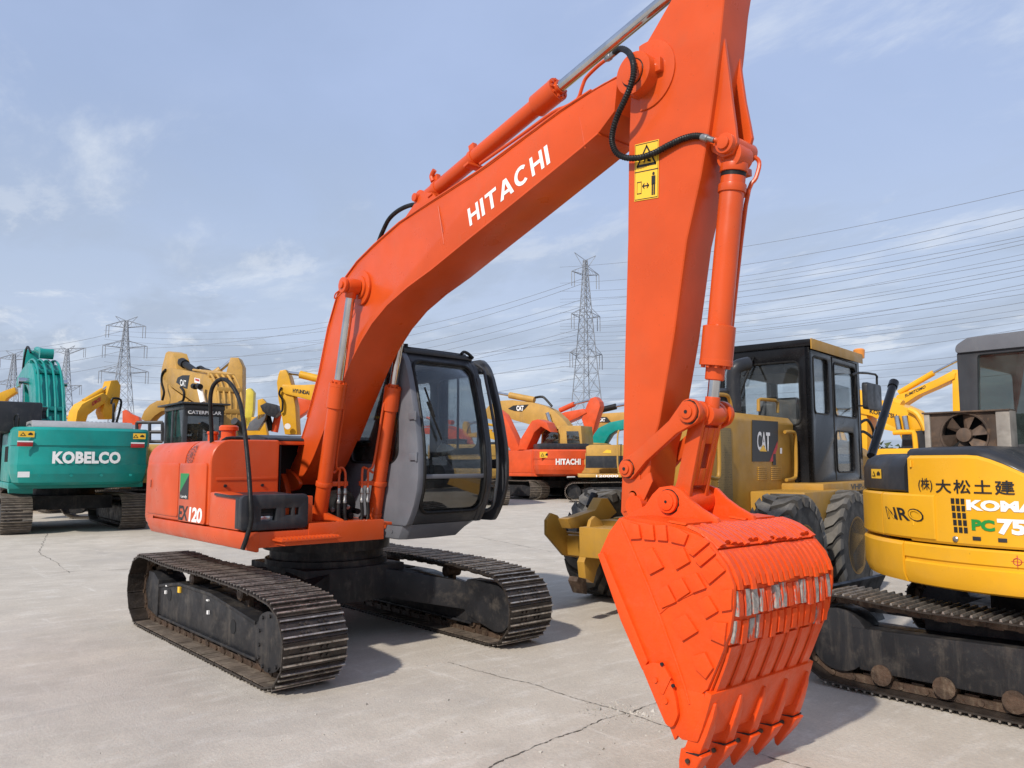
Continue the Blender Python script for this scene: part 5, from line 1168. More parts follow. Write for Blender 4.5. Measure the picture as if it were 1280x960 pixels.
# ---- teal excavator at the left edge, seen from behind
KY = R(176.6); KF = Frame(-15.45, 1.0, KY)
K = bg_excavator(KF, 'teal green crawler excavator at the left edge seen from behind, white lettering on its counterweight', MTE, 1.0, text_cw=('KOBELCO', M_WHITE, 1.36, 1.56), shoes='parts', cw_z=(1.09, 2.36), text_h=.27, cw_w=1.40, cabm=M_BLKBOX, boom_kw=dict(pipes=4, w=.33, lift=-.36, y0=.36), house_h=2.35)
for y in (1.18, -1.06):
    fnk = lambda y: (lambda o: pl((-2.795+.03-.0-.004*o, y+.16, 2.12), (0, -.30, 0), (0, 0, .13)))
    tri_sign(K, lambda o, y=y: pl((-2.70-.004*o if abs(y) > 1 else 0, y+.15, 2.13), (.0, -.30, 0), (0, 0, .13)))
    MB().box(-2.72, -2.69, y-.13, y+.16, 1.93, 2.02).build('rear_reflector', flat('red_reflector', (.35, .02, .02, 1), .2), K, bevel=.005)
    MB().box(-2.722, -2.69, y-.13, y+.16, 2.022, 2.05).build('reflector_edge', M_WHITE, K)
sticker('small_label', M_WHITE, K, pl((-2.735, 1.30, 1.27), (0, -.22, 0), (0, 0, .12)))
mb = MB(); mb.tube([(-.6, -.9, 2.3), (-.6, -.9, 2.85), (-.3, -.95, 3.05), (.1, -1.05, 3.05), (.15, -1.05, 2.3)], .025, 8, 3); mb.build('handrail', M_RUB, K)
mb = MB(); mb.box(-1.35, .2, .74, 1.75, 2.28, 2.98); mb.build('black_guard_box', M_BLKBOX, K, bevel=.05)
for k in range(10): MB().box(-2.2+.0, -1.0, -.9+k*.09, -.86+k*.09, 2.521, 2.527).build('hood_vent', M_DARK, K)

# ---- tan excavator with the black cab behind the orange house
TY = R(179); tx, ty = org(227, 18.5, TY, .15, 1.42); TF = Frame(tx, ty, TY)
T = bg_excavator(TF, 'tan yellow crawler excavator with a black lettered cab and folded boom, behind the orange machine', MT, 1.0, house_h=2.0, cw_z=(1.05, 1.98), hood=False, boom=None)
tb0, tb1 = .30, -.42
tb_ = Lf(TF, T, 'boom', MT, [(203, 463), (212, 460), (228, 463), (243, 466), (256, 468), (263, 474), (268, 484), (271, 500), (272, 545), (262, 545), (258, 522), (251, 508), (238, 500), (222, 489), (212, 482), (204, 474)], tb0, tb1, keep=True, bevel=.015)
mb = MB()
for j_ in range(5):
    y = tb0-.06-j_*.15; mb.tube([TF.on(u, v, 1, tb0)+Vector((-.05, y-tb0, .06)) for u, v in ((238, 465), (250, 467), (259, 470), (264, 478), (268, 490), (270, 505), (270, 530), (270, 548))], .032, 8, 3)
mb.build('hydraulic_pipe', MT, tb_)
for u, v in ((259, 470), (268, 488), (270, 515)):
    q = TF.on(u, v, 1, tb0); MB().box(q.x-.10, q.x+.06, tb1+.02, tb0-.02, q.z-.03, q.z+.09).build('pipe_clamp', MT, tb_, bevel=.01)
Lf(TF, T, 'stick', MT, [(207, 441), (210, 439), (216, 441), (219, 450), (222, 470), (223, 510), (201, 510), (200, 480), (202, 460)], .12, -.30, keep=True, bevel=.02)
Lf(TF, T, 'stick_shade_plate', MT, [(213, 484), (238, 503), (236, 512), (213, 510)], .20, -.30, keep=True)
A_, B_, C_ = TF.on(212, 443, 1, .0), TF.on(228, 453, 1, .0), TF.on(247, 466, 1, .0)
ck = MB(); ck.cyl(B_, C_, .10, n=16); ck = ck.build('stick_cylinder', M_RUB, T); MB().cyl(A_, B_, .045, n=12).build('rod', M_STEEL, ck); MB().cyl(B_+(B_-C_)*.02, B_+(C_-B_)*.2, .135, n=16).build('gland', M_RUB, ck)
MB().tube([TF.on(u, v, 1, -.1) for u, v in ((244, 463), (250, 459), (256, 462), (262, 464), (264, 470))], .05, 8, 4).build('hose', M_RUB, T)
MB().tube([TF.on(u, v, 1, .33) for u, v in ((207, 462), (203, 467), (202, 478), (205, 490), (203, 500))], .035, 8, 4).build('hose', M_RUB, tb_)
MB().tube([TF.on(u, v, 1, .33) for u, v in ((226, 484), (230, 490), (229, 500), (224, 503))], .035, 8, 4).build('hose', M_RUB, tb_)
Lf(TF, T, 'plaque', M_BLACKD, [(220, 478), (222, 472), (228, 469), (237, 469), (234, 486), (230, 485)], tb0+.006, tb0, par=tb_, bevel=0, keep=True)
text('lettering', 'CAT', M_WHITE, tb_, lambda u, v: TF.on(225+7.5*u, 482-8*v+1.5*u, 1, tb0+.012), .03)
sticker('small_label', M_WHITE, tb_, lambda u, v: TF.on(243+7*u, 478-6*v+1.5*u, 1, tb0+.006)); sticker('small_label', M_REDD, tb_, lambda u, v: TF.on(244+5*u, 475.5-2.5*v+1.5*u, 1, tb0+.010))
mb = MB()
for u in (243, 249): mb.cyl(TF.on(u-1.5, 482.5, 1, tb0+.2), TF.on(u+1.5, 483.5, 1, tb0+.2), .075, n=10)
mb.build('work_light', M_RUB, tb_)
text('lettering', 'CATERPILLAR', M_WHITE, T, lambda u, v: Vector((.10, 1.34-.80*u, 2.74+.085*v)), .04, spacing=1.05)
MB().box(.118, .128, .52, 1.38, 2.70, 2.86).build('name_band', M_BLACKD, T)
mb = MB(); mb.box(.0, 1.9, .36, 1.52, 2.975, 3.02); mb.build('cab_roof_guard', M_CABK, T, bevel=.01)
mb = MB(); mb.tube([(-.8, .36, 1.9), (-.8, .36, 2.25), (-.85, .46, 2.45), (-.95, .62, 2.55)], .09, 12, 3); mb.build('exhaust_pipe', M_BLKBOX, T)
MB().cyl(TF.on(254, 504, 1, tb0+.15), TF.on(250, 486, 1, tb0+.15), .075, n=10).build('rod', M_WHITE, T)

# ---- machines further back whose booms show above the others, each measured in its own upright plane
def back_machine(u, depth, yawdeg, label, mat, group=None, house_h=2.2, **k):
    yw = R(yawdeg); ox, oy = org(u, depth, yw); fr = Frame(ox, oy, yw)
    return fr, bg_excavator(fr, label, mat, group=group, boom=None, cab=k.pop('cab', False), house_h=house_h, cw_z=(1.05, house_h-.1), hood=False, **k)
# yellow one behind the teal machine
fr, r_ = back_machine(100, 27, 110, 'yellow crawler excavator whose angled boom and upright stick show above the teal counterweight', MY)
b_ = Lf(fr, r_, 'boom', MY, [(94, 532), (97, 514), (103, 505), (118, 497), (130, 491), (134, 494), (131, 504), (122, 510), (110, 519), (106, 532)], -.25, .25)
Lf(fr, r_, 'stick', MY, [(139, 476), (147, 475), (151, 482), (150, 497), (141, 524), (131, 524), (128, 515), (134, 492)], -.2, .2)
c_ = Lt(fr, r_, 'stick_cylinder', MY, (105, 502), (128, 488), .10, .0); Lt(fr, r_, 'rod', M_CHROME, (128, 488), (140, 479), .05, .0, par=c_)
text('lettering', 'KOMATSU', M_REDD, b_, lambda u, v: (lambda A, B: A+(B-A)*u+Vector((0, 0, .16))*v)(fr.on(115, 508, 1, -.26), fr.on(126, 501, 1, -.26)), .04)
MB().tube([fr.on(139, 505, 1, -.3), fr.on(141, 498, 1, -.3), fr.on(151, 500, 1, -.3), fr.on(150, 512, 1, -.3), fr.on(145, 530, 1, -.3)], .04, 8, 3).build('handrail', M_RUB, r_)
# small yellow one at far left
fr, r_ = back_machine(12, 34, 250, 'far yellow excavator at the left edge with only a sliver of boom showing', MY, )
Lf(fr, r_, 'boom', MY, [(-30, 520), (-20, 500), (4, 489), (18, 484), (20, 490), (8, 498), (-10, 530)], -.25, .25)
# orange one
fr, r_ = back_machine(163, 40, 240, 'far orange excavator between the teal machine and the tan boom', MOF)
Lf(fr, r_, 'boom', MOF, [(153, 514), (157, 512), (163, 517), (173, 521), (175, 527), (170, 545), (160, 548), (153, 540)], -.25, .25); Lt(fr, r_, 'rod', M_CHROME, (167, 531), (168, 545), .08, .3)
sticker('boom_lettering', M_WHITE, r_, lambda u, v: fr.on(158+6*u, 518-2*v, 1, -.26))
# tan one left of the black cab
fr, r_ = back_machine(196, 24, 235, 'tan excavator with an arched boom and black window guard left of the black cab', MT)
Lf(fr, r_, 'boom', MT, [(176, 524), (180, 514), (187, 506), (196, 501), (214, 499), (214, 512), (202, 514), (193, 520), (186, 528)], -.28, .28)
for a, b in (((171, 528), (203, 528)), ((171, 552), (203, 552)), ((171, 528), (171, 552)), ((187, 528), (187, 552)), ((203, 528), (203, 552)), ((171, 540), (203, 540))): Lt(fr, r_, 'guard_bar', M_CABK, a, b, .05, .6, 8)
# tan one with the tall stick to the right
fr, r_ = back_machine(300, 24, 235, 'tan excavator with a tall tapering stick standing right of the black cab', MT)
Lf(fr, r_, 'stick', MT, [(288, 447), (298, 447), (303, 458), (303, 490), (301, 530), (286, 540), (282, 500), (282, 468)], -.25, .25)
c_ = Lt(fr, r_, 'stick_cylinder', MT, (262, 472), (276, 462), .12); Lt(fr, r_, 'rod', M_CHROME, (276, 462), (289, 451), .06, par=c_)
Lf(fr, r_, 'boom', MT, [(258, 478), (272, 480), (290, 500), (298, 540), (270, 545), (262, 510)], -.25, .25)
# pale yellow stick
fr, r_ = back_machine(312, 34, 235, 'bright yellow excavator with a short pointed stick beside the tan stick', MY)
Lf(fr, r_, 'stick', paint('lemon_paint', (.62, .50, .06, 1), .45, .1, None), [(308, 486), (313, 485), (317, 490), (316, 512), (313, 530), (305, 535), (303, 510), (304, 498)], -.25, .25)
Lt(fr, r_, 'rod', M_CHROME, (300, 492), (309, 487), .06)
Lf(fr, r_, 'boom', MY, [(304, 535), (306, 522), (330, 520), (334, 545), (305, 550)], -.25, .25)
# yellow one with a black bucket
fr, r_ = back_machine(330, 30, 235, 'yellow excavator holding a black bucket up in front of the lettered yellow boom', MY)
Lf(fr, r_, 'stick', MY, [(322, 500), (328, 498), (333, 504), (331, 520), (322, 525)], -.2, .2)
Lf(fr, r_, 'bucket', M_BLKBOX, [(325, 507), (333, 503), (346, 506), (349, 514), (343, 522), (334, 519), (328, 514)], -.5, .5)
Lf(fr, r_, 'boom', M_GREYP, [(308, 538), (312, 528), (324, 518), (333, 517), (331, 524), (322, 538)], -.2, .2)
Lt(fr, r_, 'linkage', M_RUB, (334, 518), (339, 538), .12, -.3); Lt(fr, r_, 'linkage', MOF, (348, 516), (343, 540), .14, -.3)
# the lettered yellow one behind the orange boom
fr, r_ = back_machine(370, 22, 228, 'yellow crawler excavator with lettered boom and hanging stick behind the foot of the orange boom', MY)
b_ = Lf(fr, r_, 'boom', MY, [(353, 481), (362, 481), (380, 481), (405, 480), (470, 490), (500, 530), (490, 545), (440, 520), (395, 502), (375, 497), (356, 492), (350, 487)], -.28, .28)
Lf(fr, r_, 'stick', MY, [(350, 463), (357, 462), (361, 470), (364, 482), (369, 508), (371, 543), (356, 543), (352, 520), (348, 500), (346, 478), (348, 468)], -.22, .22)
c_ = Lt(fr, r_, 'stick_cylinder', MY, (400, 474), (375, 468), .11, .0); Lt(fr, r_, 'rod', M_CHROME, (375, 468), (354, 465), .05, .0, par=c_)
text('lettering', 'HYUNDAI', M_BLACKD, b_, lambda u, v: (lambda A, B, C: A+(B-A)*u+(C-A)*v)(fr.on(366, 490.5, 1, .29), fr.on(386.5, 493.5, 1, .29), fr.on(366, 485.5, 1, .29)), .03)
MB().tube([fr.on(u, v, 1, .3) for u, v in ((352, 484), (349, 492), (353, 500), (353, 512), (350, 515))], .03, 8, 4).build('hose', M_RUB, r_)
mb = MB(); q = fr.on(359.5, 533, 1, .35); mb.turned(q, fr.i.to_3x3() @ (CAM-fr.m @ q), [(0, .07), (.04, .085), (.06, .08)], 14); mb.build('work_light', M_WHITE, r_)
fr, r_ = back_machine(385, 30, 228, 'orange excavator showing under the lettered yellow boom', MOF)
Lf(fr, r_, 'boom', MOF, [(362, 530), (366, 500), (372, 497), (400, 503), (392, 506), (382, 515), (372, 522)], -.25, .25)

# ---- cluster seen between the cab and the arm
fr, r_ = back_machine(578, 31, 150, 'yellow excavator half hidden behind the open cab door of the orange machine', MT, house_h=2.35)
fr, M1 = back_machine(690, 36, 150, 'orange crawler excavator in the far row seen from behind, white lettering on its counterweight', MOF, house_h=2.25, text_cw=('HITACHI', M_WHITE, 1.1, 1.50), text_h=.26, cw_w=1.32)
MB().box(-2.3, -.9, -1.1, 1.1, 2.15, 2.42).build('engine_cover', M_BLKBOX, M1, bevel=.08)
tri_sign(M1, lambda o: pl((-2.70-.006*o, 1.22, 1.80), (0, -.42, 0), (0, 0, .25)))
tri_sign(M1, lambda o: pl((-2.72-.006*o, -.95, 1.80), (0, -.30, 0), (0, 0, .25)))
fr, r_ = back_machine(690, 38, 200, 'tan yellow excavator with a big arched lettered boom in the far row', MT, house_h=2.6)
b_ = Lf(fr, r_, 'boom', MT, [(600, 520), (612, 506), (625, 501), (640, 500), (665, 503), (680, 507), (692, 513), (703, 523), (713, 536), (716, 545), (690, 545), (680, 534), (660, 530), (645, 526), (630, 521), (615, 525)], -.33, .33)
c_ = Lt(fr, r_, 'stick_cylinder', MT, (637, 494), (668, 500), .16); Lt(fr, r_, 'rod', M_CHROME, (615, 490), (637, 494), .07, par=c_)
MB().tube([fr.on(u, v, 1, .35) for u, v in ((669, 497), (678, 496), (684, 501), (690, 508))], .06, 8, 3).build('hose', M_RUB, r_)
sticker('plaque', M_BLACKD, b_, lambda u, v: fr.on(635+26*u, 514.5-9*v-2*u*0, 1, .345), ((0, .4), (.25, .85), (1, 1), (.8, .35), (.65, 0), (.3, .1)))
text('lettering', 'CAT', M_WHITE, b_, lambda u, v: fr.on(645.5+9*u, 513.5-6.5*v, 1, .36), .05)
Lt(fr, r_, 'rod', M_CHROME, (684, 516), (689, 532), .10, .5)
# cab in tan with dark windows
cx0 = [(676, 558), (677, 540), (683, 534), (700, 532), (700, 558)]
Lf(fr, r_, 'cab_side', MT, cx0, .9, 2.2); Lf(fr, r_, 'cab_window', M_GLASS2, [(678, 556), (679, 541), (684, 536), (698, 536), (698, 556)], 2.21, 2.23)
Lf(fr, r_, 'cab_rear', MT, [(700, 532), (726, 532), (728, 558), (700, 558)], 1.0, 2.3); Lf(fr, r_, 'cab_window', M_GLASS2, [(708, 539), (723, 539), (725, 554), (709, 554)], 2.31, 2.33)
fr, r_ = back_machine(655, 36, 190, 'orange excavator boom rising between the cab door and the arched tan boom', MOF)
Lf(fr, r_, 'boom', MOF, [(648, 562), (650, 550), (661, 532), (665, 526), (672, 524), (683, 528), (688, 540), (676, 533), (668, 540), (658, 562)], -.3, .3)
Lf(fr, r_, 'stick', MOF, [(622, 512), (630, 518), (643, 545), (650, 562), (640, 566), (630, 548), (618, 524)], -.2, .2)
fr, r_ = back_machine(735, 41, 195, 'orange excavator with raised stick and folded boom just left of the grey pylon foot', MOF)
Lf(fr, r_, 'boom', MOF, [(695, 519), (706, 515), (729, 511), (733, 516), (722, 522), (708, 528), (698, 532)], -.3, .3)
Lf(fr, r_, 'stick', MOF, [(738, 498), (744, 496), (749, 502), (750, 508), (744, 528), (737, 555), (726, 556), (731, 535), (727, 524), (734, 505)], -.25, .25)
c_ = Lt(fr, r_, 'stick_cylinder', MOF, (700, 513), (718, 505), .14); Lt(fr, r_, 'rod', M_CHROME, (718, 505), (738, 500), .07, par=c_)
fr, r_ = back_machine(765, 37, 200, 'teal excavator whose arched boom shows just left of the orange arm', MTE)
Lf(fr, r_, 'boom', MTE, [(737, 560), (742, 543), (748, 535), (762, 528), (790, 522), (790, 535), (770, 538), (762, 543), (754, 556)], -.3, .3)
fr, r_ = back_machine(785, 43, 200, 'tan excavator with a lettered boom and black cylinder behind the teal boom', MT)
b_ = Lf(fr, r_, 'boom', MT, [(744, 524), (750, 517), (800, 514), (800, 530), (760, 532), (746, 536)], -.3, .3); sticker('plaque', M_BLACKD, b_, lambda u, v: fr.on(746+18*u, 528-7*v, 1, .345), ((0, .1), (.3, 1), (.7, .95), (1, .0)))
text('lettering', 'CAT', M_WHITE, b_, lambda u, v: fr.on(748.5+8*u, 527-4.5*v, 1, .36), .05)
c_ = Lt(fr, r_, 'stick_cylinder', M_RUB, (745, 514), (770, 508), .17); Lt(fr, r_, 'rod', M_CHROME, (770, 508), (800, 502), .07, par=c_)
yw = R(225); ox, oy = org(768, 33, yw); fr = Frame(ox, oy, yw)
r_ = bg_excavator(fr, 'tan excavator body with a black side band, seen just left of the orange arm', MT, boom=None, cab=False, house_h=2.1, cw_z=(1.1, 2.0), hood=False)
Lf(fr, r_, 'side_band', M_BLKBOX, [(732, 570), (790, 570), (790, 585), (732, 585)], 1.36, 1.42)
Lf(fr, r_, 'upper_cover', MT, [(733, 558), (738, 556), (790, 556), (790, 570), (733, 570)], .6, 1.43, bevel=.03)
sticker('warning_label', M_YELD, r_, lambda u, v: fr.on(753+11*u, 567-5*v, 1, 1.44), ((0, .2), (.5, 1), (1, .8), (1, .1)))
MB().tube([fr.on(u, v, 1, 1.7) for u, v in ((774, 538), (772, 545), (772, 580), (774, 590))], .035, 8, 2).build('handrail', MT, r_)
text('lettering', '120000', M_WHITE, r_, lambda u, v: fr.on(745+28*u, 596.5-3*v, 1, 1.46), .03)

# ---- yellow machines seen past the grader's cab
fr, r_ = back_machine(1120, 20, 175, 'yellow crawler excavator with lettered boom behind the grader cab mirror', MKM, house_h=2.0)
b_ = Lf(fr, r_, 'boom', MKM, [(1068, 496), (1078, 497), (1098, 500), (1125, 506), (1140, 513), (1149, 524), (1156, 538), (1140, 540), (1122, 536), (1105, 528), (1090, 520), (1068, 515)], -.3, .3)
Lf(fr, r_, 'stick', MKM, [(1066, 486), (1076, 488), (1082, 497), (1084, 530), (1084, 570), (1066, 570)], -.25, .25)
text('lettering', 'KOMATSU', M_BLACKD, b_, lambda u, v: fr.on(1087+34*u, 516.5-5.5*v+7*u, 1, .31), .03)
c_ = Lt(fr, r_, 'stick_cylinder', MKM, (1128, 506), (1108, 500), .12, .1)
for u in (1121, 1131): Lt(fr, r_, 'rod', M_CHROME, (u, 520), (u+3, 537), .07, .4)
MB().tube([fr.on(u, v, 1, .6) for u, v in ((1117, 541), (1138, 540), (1143, 543), (1145, 565))], .06, 8, 2).build('guard_rail', MKM, r_)
Lf(fr, r_, 'dark_engine_bay', M_BLKBOX, [(1128, 540), (1165, 532), (1165, 575), (1128, 575)], -.6, .3)
MB().tube([fr.on(u, v, 1, .35) for u, v in ((1136, 512), (1146, 517), (1153, 528), (1157, 538))], .07, 8, 3).build('hydraulic_pipe', MKM, b_)
fr, r_ = back_machine(1160, 26, 180, 'yellow excavator with a long lettered boom rising to the right of the black cylinder', MKM, house_h=2.0)
b_ = Lf(fr, r_, 'boom', MKM, [(1115, 505), (1121, 494), (1140, 487), (1170, 474), (1189, 464), (1194, 466), (1193, 473), (1170, 484), (1147, 494), (1130, 505), (1125, 515)], -.26, .26)
Lf(fr, r_, 'stick', MKM, [(1190, 462), (1198, 462), (1200, 520), (1191, 520)], -.2, .2)
c_ = Lt(fr, r_, 'stick_cylinder', MKM, (1124, 491), (1167, 466), .10); Lt(fr, r_, 'rod', M_CHROME, (1167, 466), (1200, 449), .045, par=c_)
text('lettering', 'SUMITOMO', M_BLACKD, b_, lambda u, v: fr.on(1131+26*u, 497-12*u-4*v, 1, .27), .03)

# ================================================================== MOTOR GRADER
GF = Frame(1.34, 4.46, R(97.6))
G = thing('motor_grader', 'tan yellow motor grader with black cab and rear ripper, behind the orange bucket', 'grader', GF)
M_TYRE = paint('tyre_rubber', (.042, .040, .037, 1), .7, .2, (.14, .125, .105, 1), .6, .25, 0, scale=3, bscale=25)
M_TREAD = paint('dusty_tread_rubber', (.125, .115, .10, 1), .8, .25, (.20, .18, .15, 1), .6, .3, 0, scale=4, bscale=25)
M_GT = paint('grader_paint', (.42, .225, .034, 1), .48, .10, (.22, .15, .08, 1), .3, .1, .12, scale=2)
M_GB = paint('grader_black_cab', (.007, .007, .008, 1), .22, .2, (.03, .03, .03, 1), .10, .03, .1)
def wheel(root, x, y, r=.63, w=.40, s=1, rim=MT, n=20, label=None):
    """s=+1: outside face towards +y"""
    mb = MB(); y0 = -w/2
    prof_ = [(0, r*.50), (.01, r*.62), (0, r*.78), (.015, r*.90), (.05, r*.95), (w-.05, r*.95), (w-.015, r*.90), (w, r*.78), (w-.01, r*.62), (w, r*.50)]
    mb.turned((0, y0, 0), (0, 1, 0), prof_, 44, mi=0)
    for k in range(n):
        for sd in (-1, 1):
            a0 = 2*math.pi*(k+(.5 if sd > 0 else 0))/n; da = math.pi/n*.62; sk_ = sd*.0
            pts = []
            for rr in (r*.93, r*1.0):
                for yy, sh_ in ((0, .20), (w*.30, .10), (w*.44, -.04), (w*.51, -.10)):
                    for q in (-1, 1):
                        a = a0+sh_+q*da; rad = rr if yy < w*.45 else (rr-.03 if rr == r else r*.80)
                        pts.append((rad*math.cos(a), sd*yy, rad*math.sin(a)))
            fs = []
            for j in range(3):
                b0 = 8+2*j; fs.append((b0, b0+1, b0+3, b0+2)); fs.append((2*j, 2*j+2, b0+2, b0)); fs.append((2*j+1, b0+1, b0+3, 2*j+3))
            fs += [(0, 8, 9, 1), (6, 7, 15, 14)]; mb.add(pts, fs, mi=1)
    t_ = mb.build('wheel', (M_TYRE, M_TREAD), root, label=label); t_.location = (x, y, r)
    mb = MB(); f = s
    mb.turned((0, f*(w/2-.0), 0), (0, -f, 0), [(0, r*.52), (0.0, r*.485), (.03, r*.46), (.10, r*.44), (.13, r*.36), (.10, r*.20), (.06, r*.18), (.06, .0)], 32)
    mb.turned((0, -f*(w/2-.01), 0), (0, f, 0), [(0, r*.51), (.05, r*.4), (.10, .01)], 32)
    rm = mb.build('rim', rim, t_)
    for k in range(8): a = 2*math.pi*k/8; MB().cyl((r*.28*math.cos(a), f*(w/2-.15), r*.28*math.sin(a)), (r*.28*math.cos(a), f*(w/2-.10), r*.28*math.sin(a)), .016, n=6).build('wheel_nut', M_CHAIN, rm) if False else None
    return t_
for y, s in ((-1.1, -1), (1.1, 1)):
    for x in (-.80, .80): wheel(G, x, y, s=s)
    mb = MB(); mb.prism(rpoly([(-.95, .45), (.95, .45), (1.0, .80), (.5, .92), (-.5, .92), (-1.0, .80)], .08), y-s*.34, y-s*.24); mb.build('tandem_case', M_GT, G, bevel=.02)
mb = MB(); mb.box(-1.9, 3.2, -.28, .28, .72, 1.02); mb.build('rear_frame', M_GT, G, bevel=.03)
mb = MB(); mb.prism([(-.50, 1.0), (-.50, 2.06), (-.44, 2.14), (.44, 2.14), (.50, 2.06), (.50, 1.0)], -1.22, 1.04, ax='x'); hd = mb.build('engine_hood', M_GT, G, bevel=.02)
fs_ = lambda d: (lambda u0, v0, u1, v1: (lambda u, v: GF.on(u0+(u1-u0)*u, v0+(v1-v0)*v, 1, -.5-d)))
def quadg(name, mat, px4, d, par=hd):   # px4: lower-left, lower-right, upper-right, upper-left
    P_ = [GF.on(u, v, 1, -.5-d) for u, v in px4]; me = bpy.data.meshes.new(name); me.from_pydata([tuple(p) for p in P_], [], [(0, 1, 2, 3)]); me.materials.append(mat); return put(name, me, par)
Lf(GF, G, 'plaque', M_BLACKD, [(940, 577), (963, 577), (972, 553), (972, 527), (940, 525)], -.503, -.509, bevel=0, par=hd)
quadg('red_stripe', M_REDD, [(962, 577), (966, 577), (972, 560), (972, 551)], .011)
text('lettering', 'CAT', M_WHITE, hd, lambda u, v: GF.on(946.5+16*u, 563-24*v+1.5*u, 1, -.512), .02)
quadg('yellow_triangle', M_YELD, [(949.5, 564), (958.5, 564.5), (954.5, 556), (954, 556)], .014)
sticker('small_label', M_WHITE, hd, lambda u, v: GF.on(975+2.5*u, 567-7*v, 1, -.505))
MB().box(.35, .42, -.515, -.5, 1.55, 1.68).build('hood_latch', M_BLKBOX, hd)
for u0 in (947, 964):
    for k in range(7):
        a = GF.on(u0, 584+k*2.5, 1, -.5); b = GF.on(u0+12, 584.5+k*2.5, 1, -.5); MB().box(a.x, b.x, -.512, -.5, a.z-.012, a.z+.004).build('louvre', M_GT, hd, bevel=.002)
M_MESH = newmat('radiator_mesh'); 
def meshmat():
    m, t, b, o = M_MESH; c = t.nodes.new('ShaderNodeTexCoord'); w = t.nodes.new('ShaderNodeTexVoronoi'); w.inputs['Scale'].default_value = 38; w.inputs['Randomness'].default_value = .1
    t.links.new(c.outputs['Object'], w.inputs[0]); t.links.new(tmix(t, tramp(t, w.outputs['Distance'], .30, .42), (.015, .013, .010, 1), (.25, .17, .06, 1)), b.inputs['Base Color']); b.inputs['Roughness'].default_value = .7; return m
MM = meshmat()
a = GF.on(902, 540, 1, -.5); b = GF.on(916, 640, 1, -.5); MB().box(a.x-.12, b.x, -.508, -.5, 1.02, 1.95).build('radiator_grille', MM, hd, bevel=.002)
def gtube(name, mat, pix, y, r, sm=4, par=G): return MB().tube([GF.on(u, v, 1, y) for u, v in pix], r, 8, sm).build(name, mat, par)
gtube('grab_rail', M_GT, [(981, 540), (990, 540), (994, 546), (995, 590), (992, 598), (983, 600)], -.56, .022, 3)
gtube('grab_rail', M_GT, [(884, 595), (896, 598), (899, 590), (899, 560), (898, 535)], -.56, .022, 3)
gtube('hood_handle', M_GT, [(948, 514), (948, 500), (951, 499), (969, 500.5), (972, 503), (972, 516)], -.25, .022, 1)
gtube('hood_handle', M_GT, [(896, 493), (908, 494), (912, 500), (914, 510)], -.25, .022, 3)
mb = MB(); q = GF.on(918, 515, 1, -.10); mb.tube([q, q+Vector((0, 0, .42)), q+Vector((.02, -.04, .55)), q+Vector((.16, -.12, .60))], .085, 14, 4); mb.build('exhaust_stack', M_BLKBOX, G)
mb = MB(); q = GF.on(905, 505, 1, .05); mb.turned(q, (0, 0, 1), [(0, .08), (.10, .08), (.11, .17), (.15, .18), (.19, .10)], 20); mb.build('air_cleaner_cap', M_BLKBOX, G)
mb = MB(); mb.box(-.30, 1.0, -1.12, -.50, .92, 1.26); mb.v = [tuple(v) for v in mb.v]; mb.build('step_box', M_GT, G, bevel=.02)
mb = MB(); mb.box(.60, 3.0, -1.0, .95, 1.22, 1.33); pf_ = mb.build('platform', M_GT, G, bevel=.01)
text('lettering', 'VHP-190', M_BLACKD, pf_, lambda u, v: Vector((1.55+.85*u, -1.003, 1.235+.075*v)), .03)
# cab: panels round real openings
CX0, CX1, CYR, CYL, CZ0, CZ1 = 1.06, 2.98, -.72, .58, 1.30, 3.06
plate('cab_rear_wall', rrect(CYR, CYL, CZ0, CZ1, .03, 2), [rrect(CYR+.13, CYL-.13, 2.05, 2.86, .08, 4)], .05, lambda a, b, c: (CX0+.025+c, a, b), M_GB, G, bev=.005)
plate('cab_front_wall', rrect(CYR, CYL, CZ0, CZ1, .03, 2), [rrect(CYR+.10, -.02, 1.7, 2.86, .06, 4), rrect(.10, CYL-.10, 1.7, 2.86, .06, 4)], .05, lambda a, b, c: (CX1-.03+c, a, b), M_GB, G)
side_holes = [rrect(1.18, 1.70, 2.20, 2.93, .07, 4), rrect(1.93, 2.80, 2.20, 2.92, .07, 4), rrect(1.93, 2.62, 1.45, 2.00, .07, 4)]
cs = plate('cab_side_wall', rrect(CX0, CX1, CZ0, CZ1, .02, 2), side_holes, .05, lambda a, b, c: (a, CYR+.025+c, b), M_GB, G, bev=.005)
cl = plate('cab_side_wall', rrect(CX0, CX1, CZ0, CZ1, .02, 2), side_holes, .05, lambda a, b, c: (a, CYL-.025+c, b), M_GB, G)
M_GG = glassmat('grader_glass', (.93, .95, .95, 1), .03, dust_amt=.025)
for h in side_holes:
    MB().prism(h, CYR+.02, CYR+.026).build('window_pane', M_GG, cs); MB().prism(h, CYL-.026, CYL-.02).build('window_pane', M_GG, cl)
    pts = [Vector((a, CYR-.002, b)) for a, b in h]; MB().tube(pts+[pts[0]], .012, 6, 1).build('window_seal', M_RUB, cs)
MB().box(CX0+.02, CX0+.026, CYR+.12, CYL-.12, 2.04, 2.87).build('rear_window', M_GG, G)
pts = [Vector((CX0-.003, a, b)) for a, b in rrect(CYR+.13, CYL-.13, 2.05, 2.86, .08, 4)]; MB().tube(pts+[pts[0]], .014, 6, 1).build('window_seal', M_RUB, G)
MB().box(CX1-.03, CX1-.024, CYR+.1, CYL-.1, 1.7, 2.86).build('windscreen', M_GG, G)
for x in (1.86,): MB().tube([(x, CYR-.004, 1.35), (x, CYR-.004, 2.98), (2.86, CYR-.004, 2.98), (2.86, CYR-.004, 1.35)], .010, 6, 1).build('door_edge', M_RUB, cs)
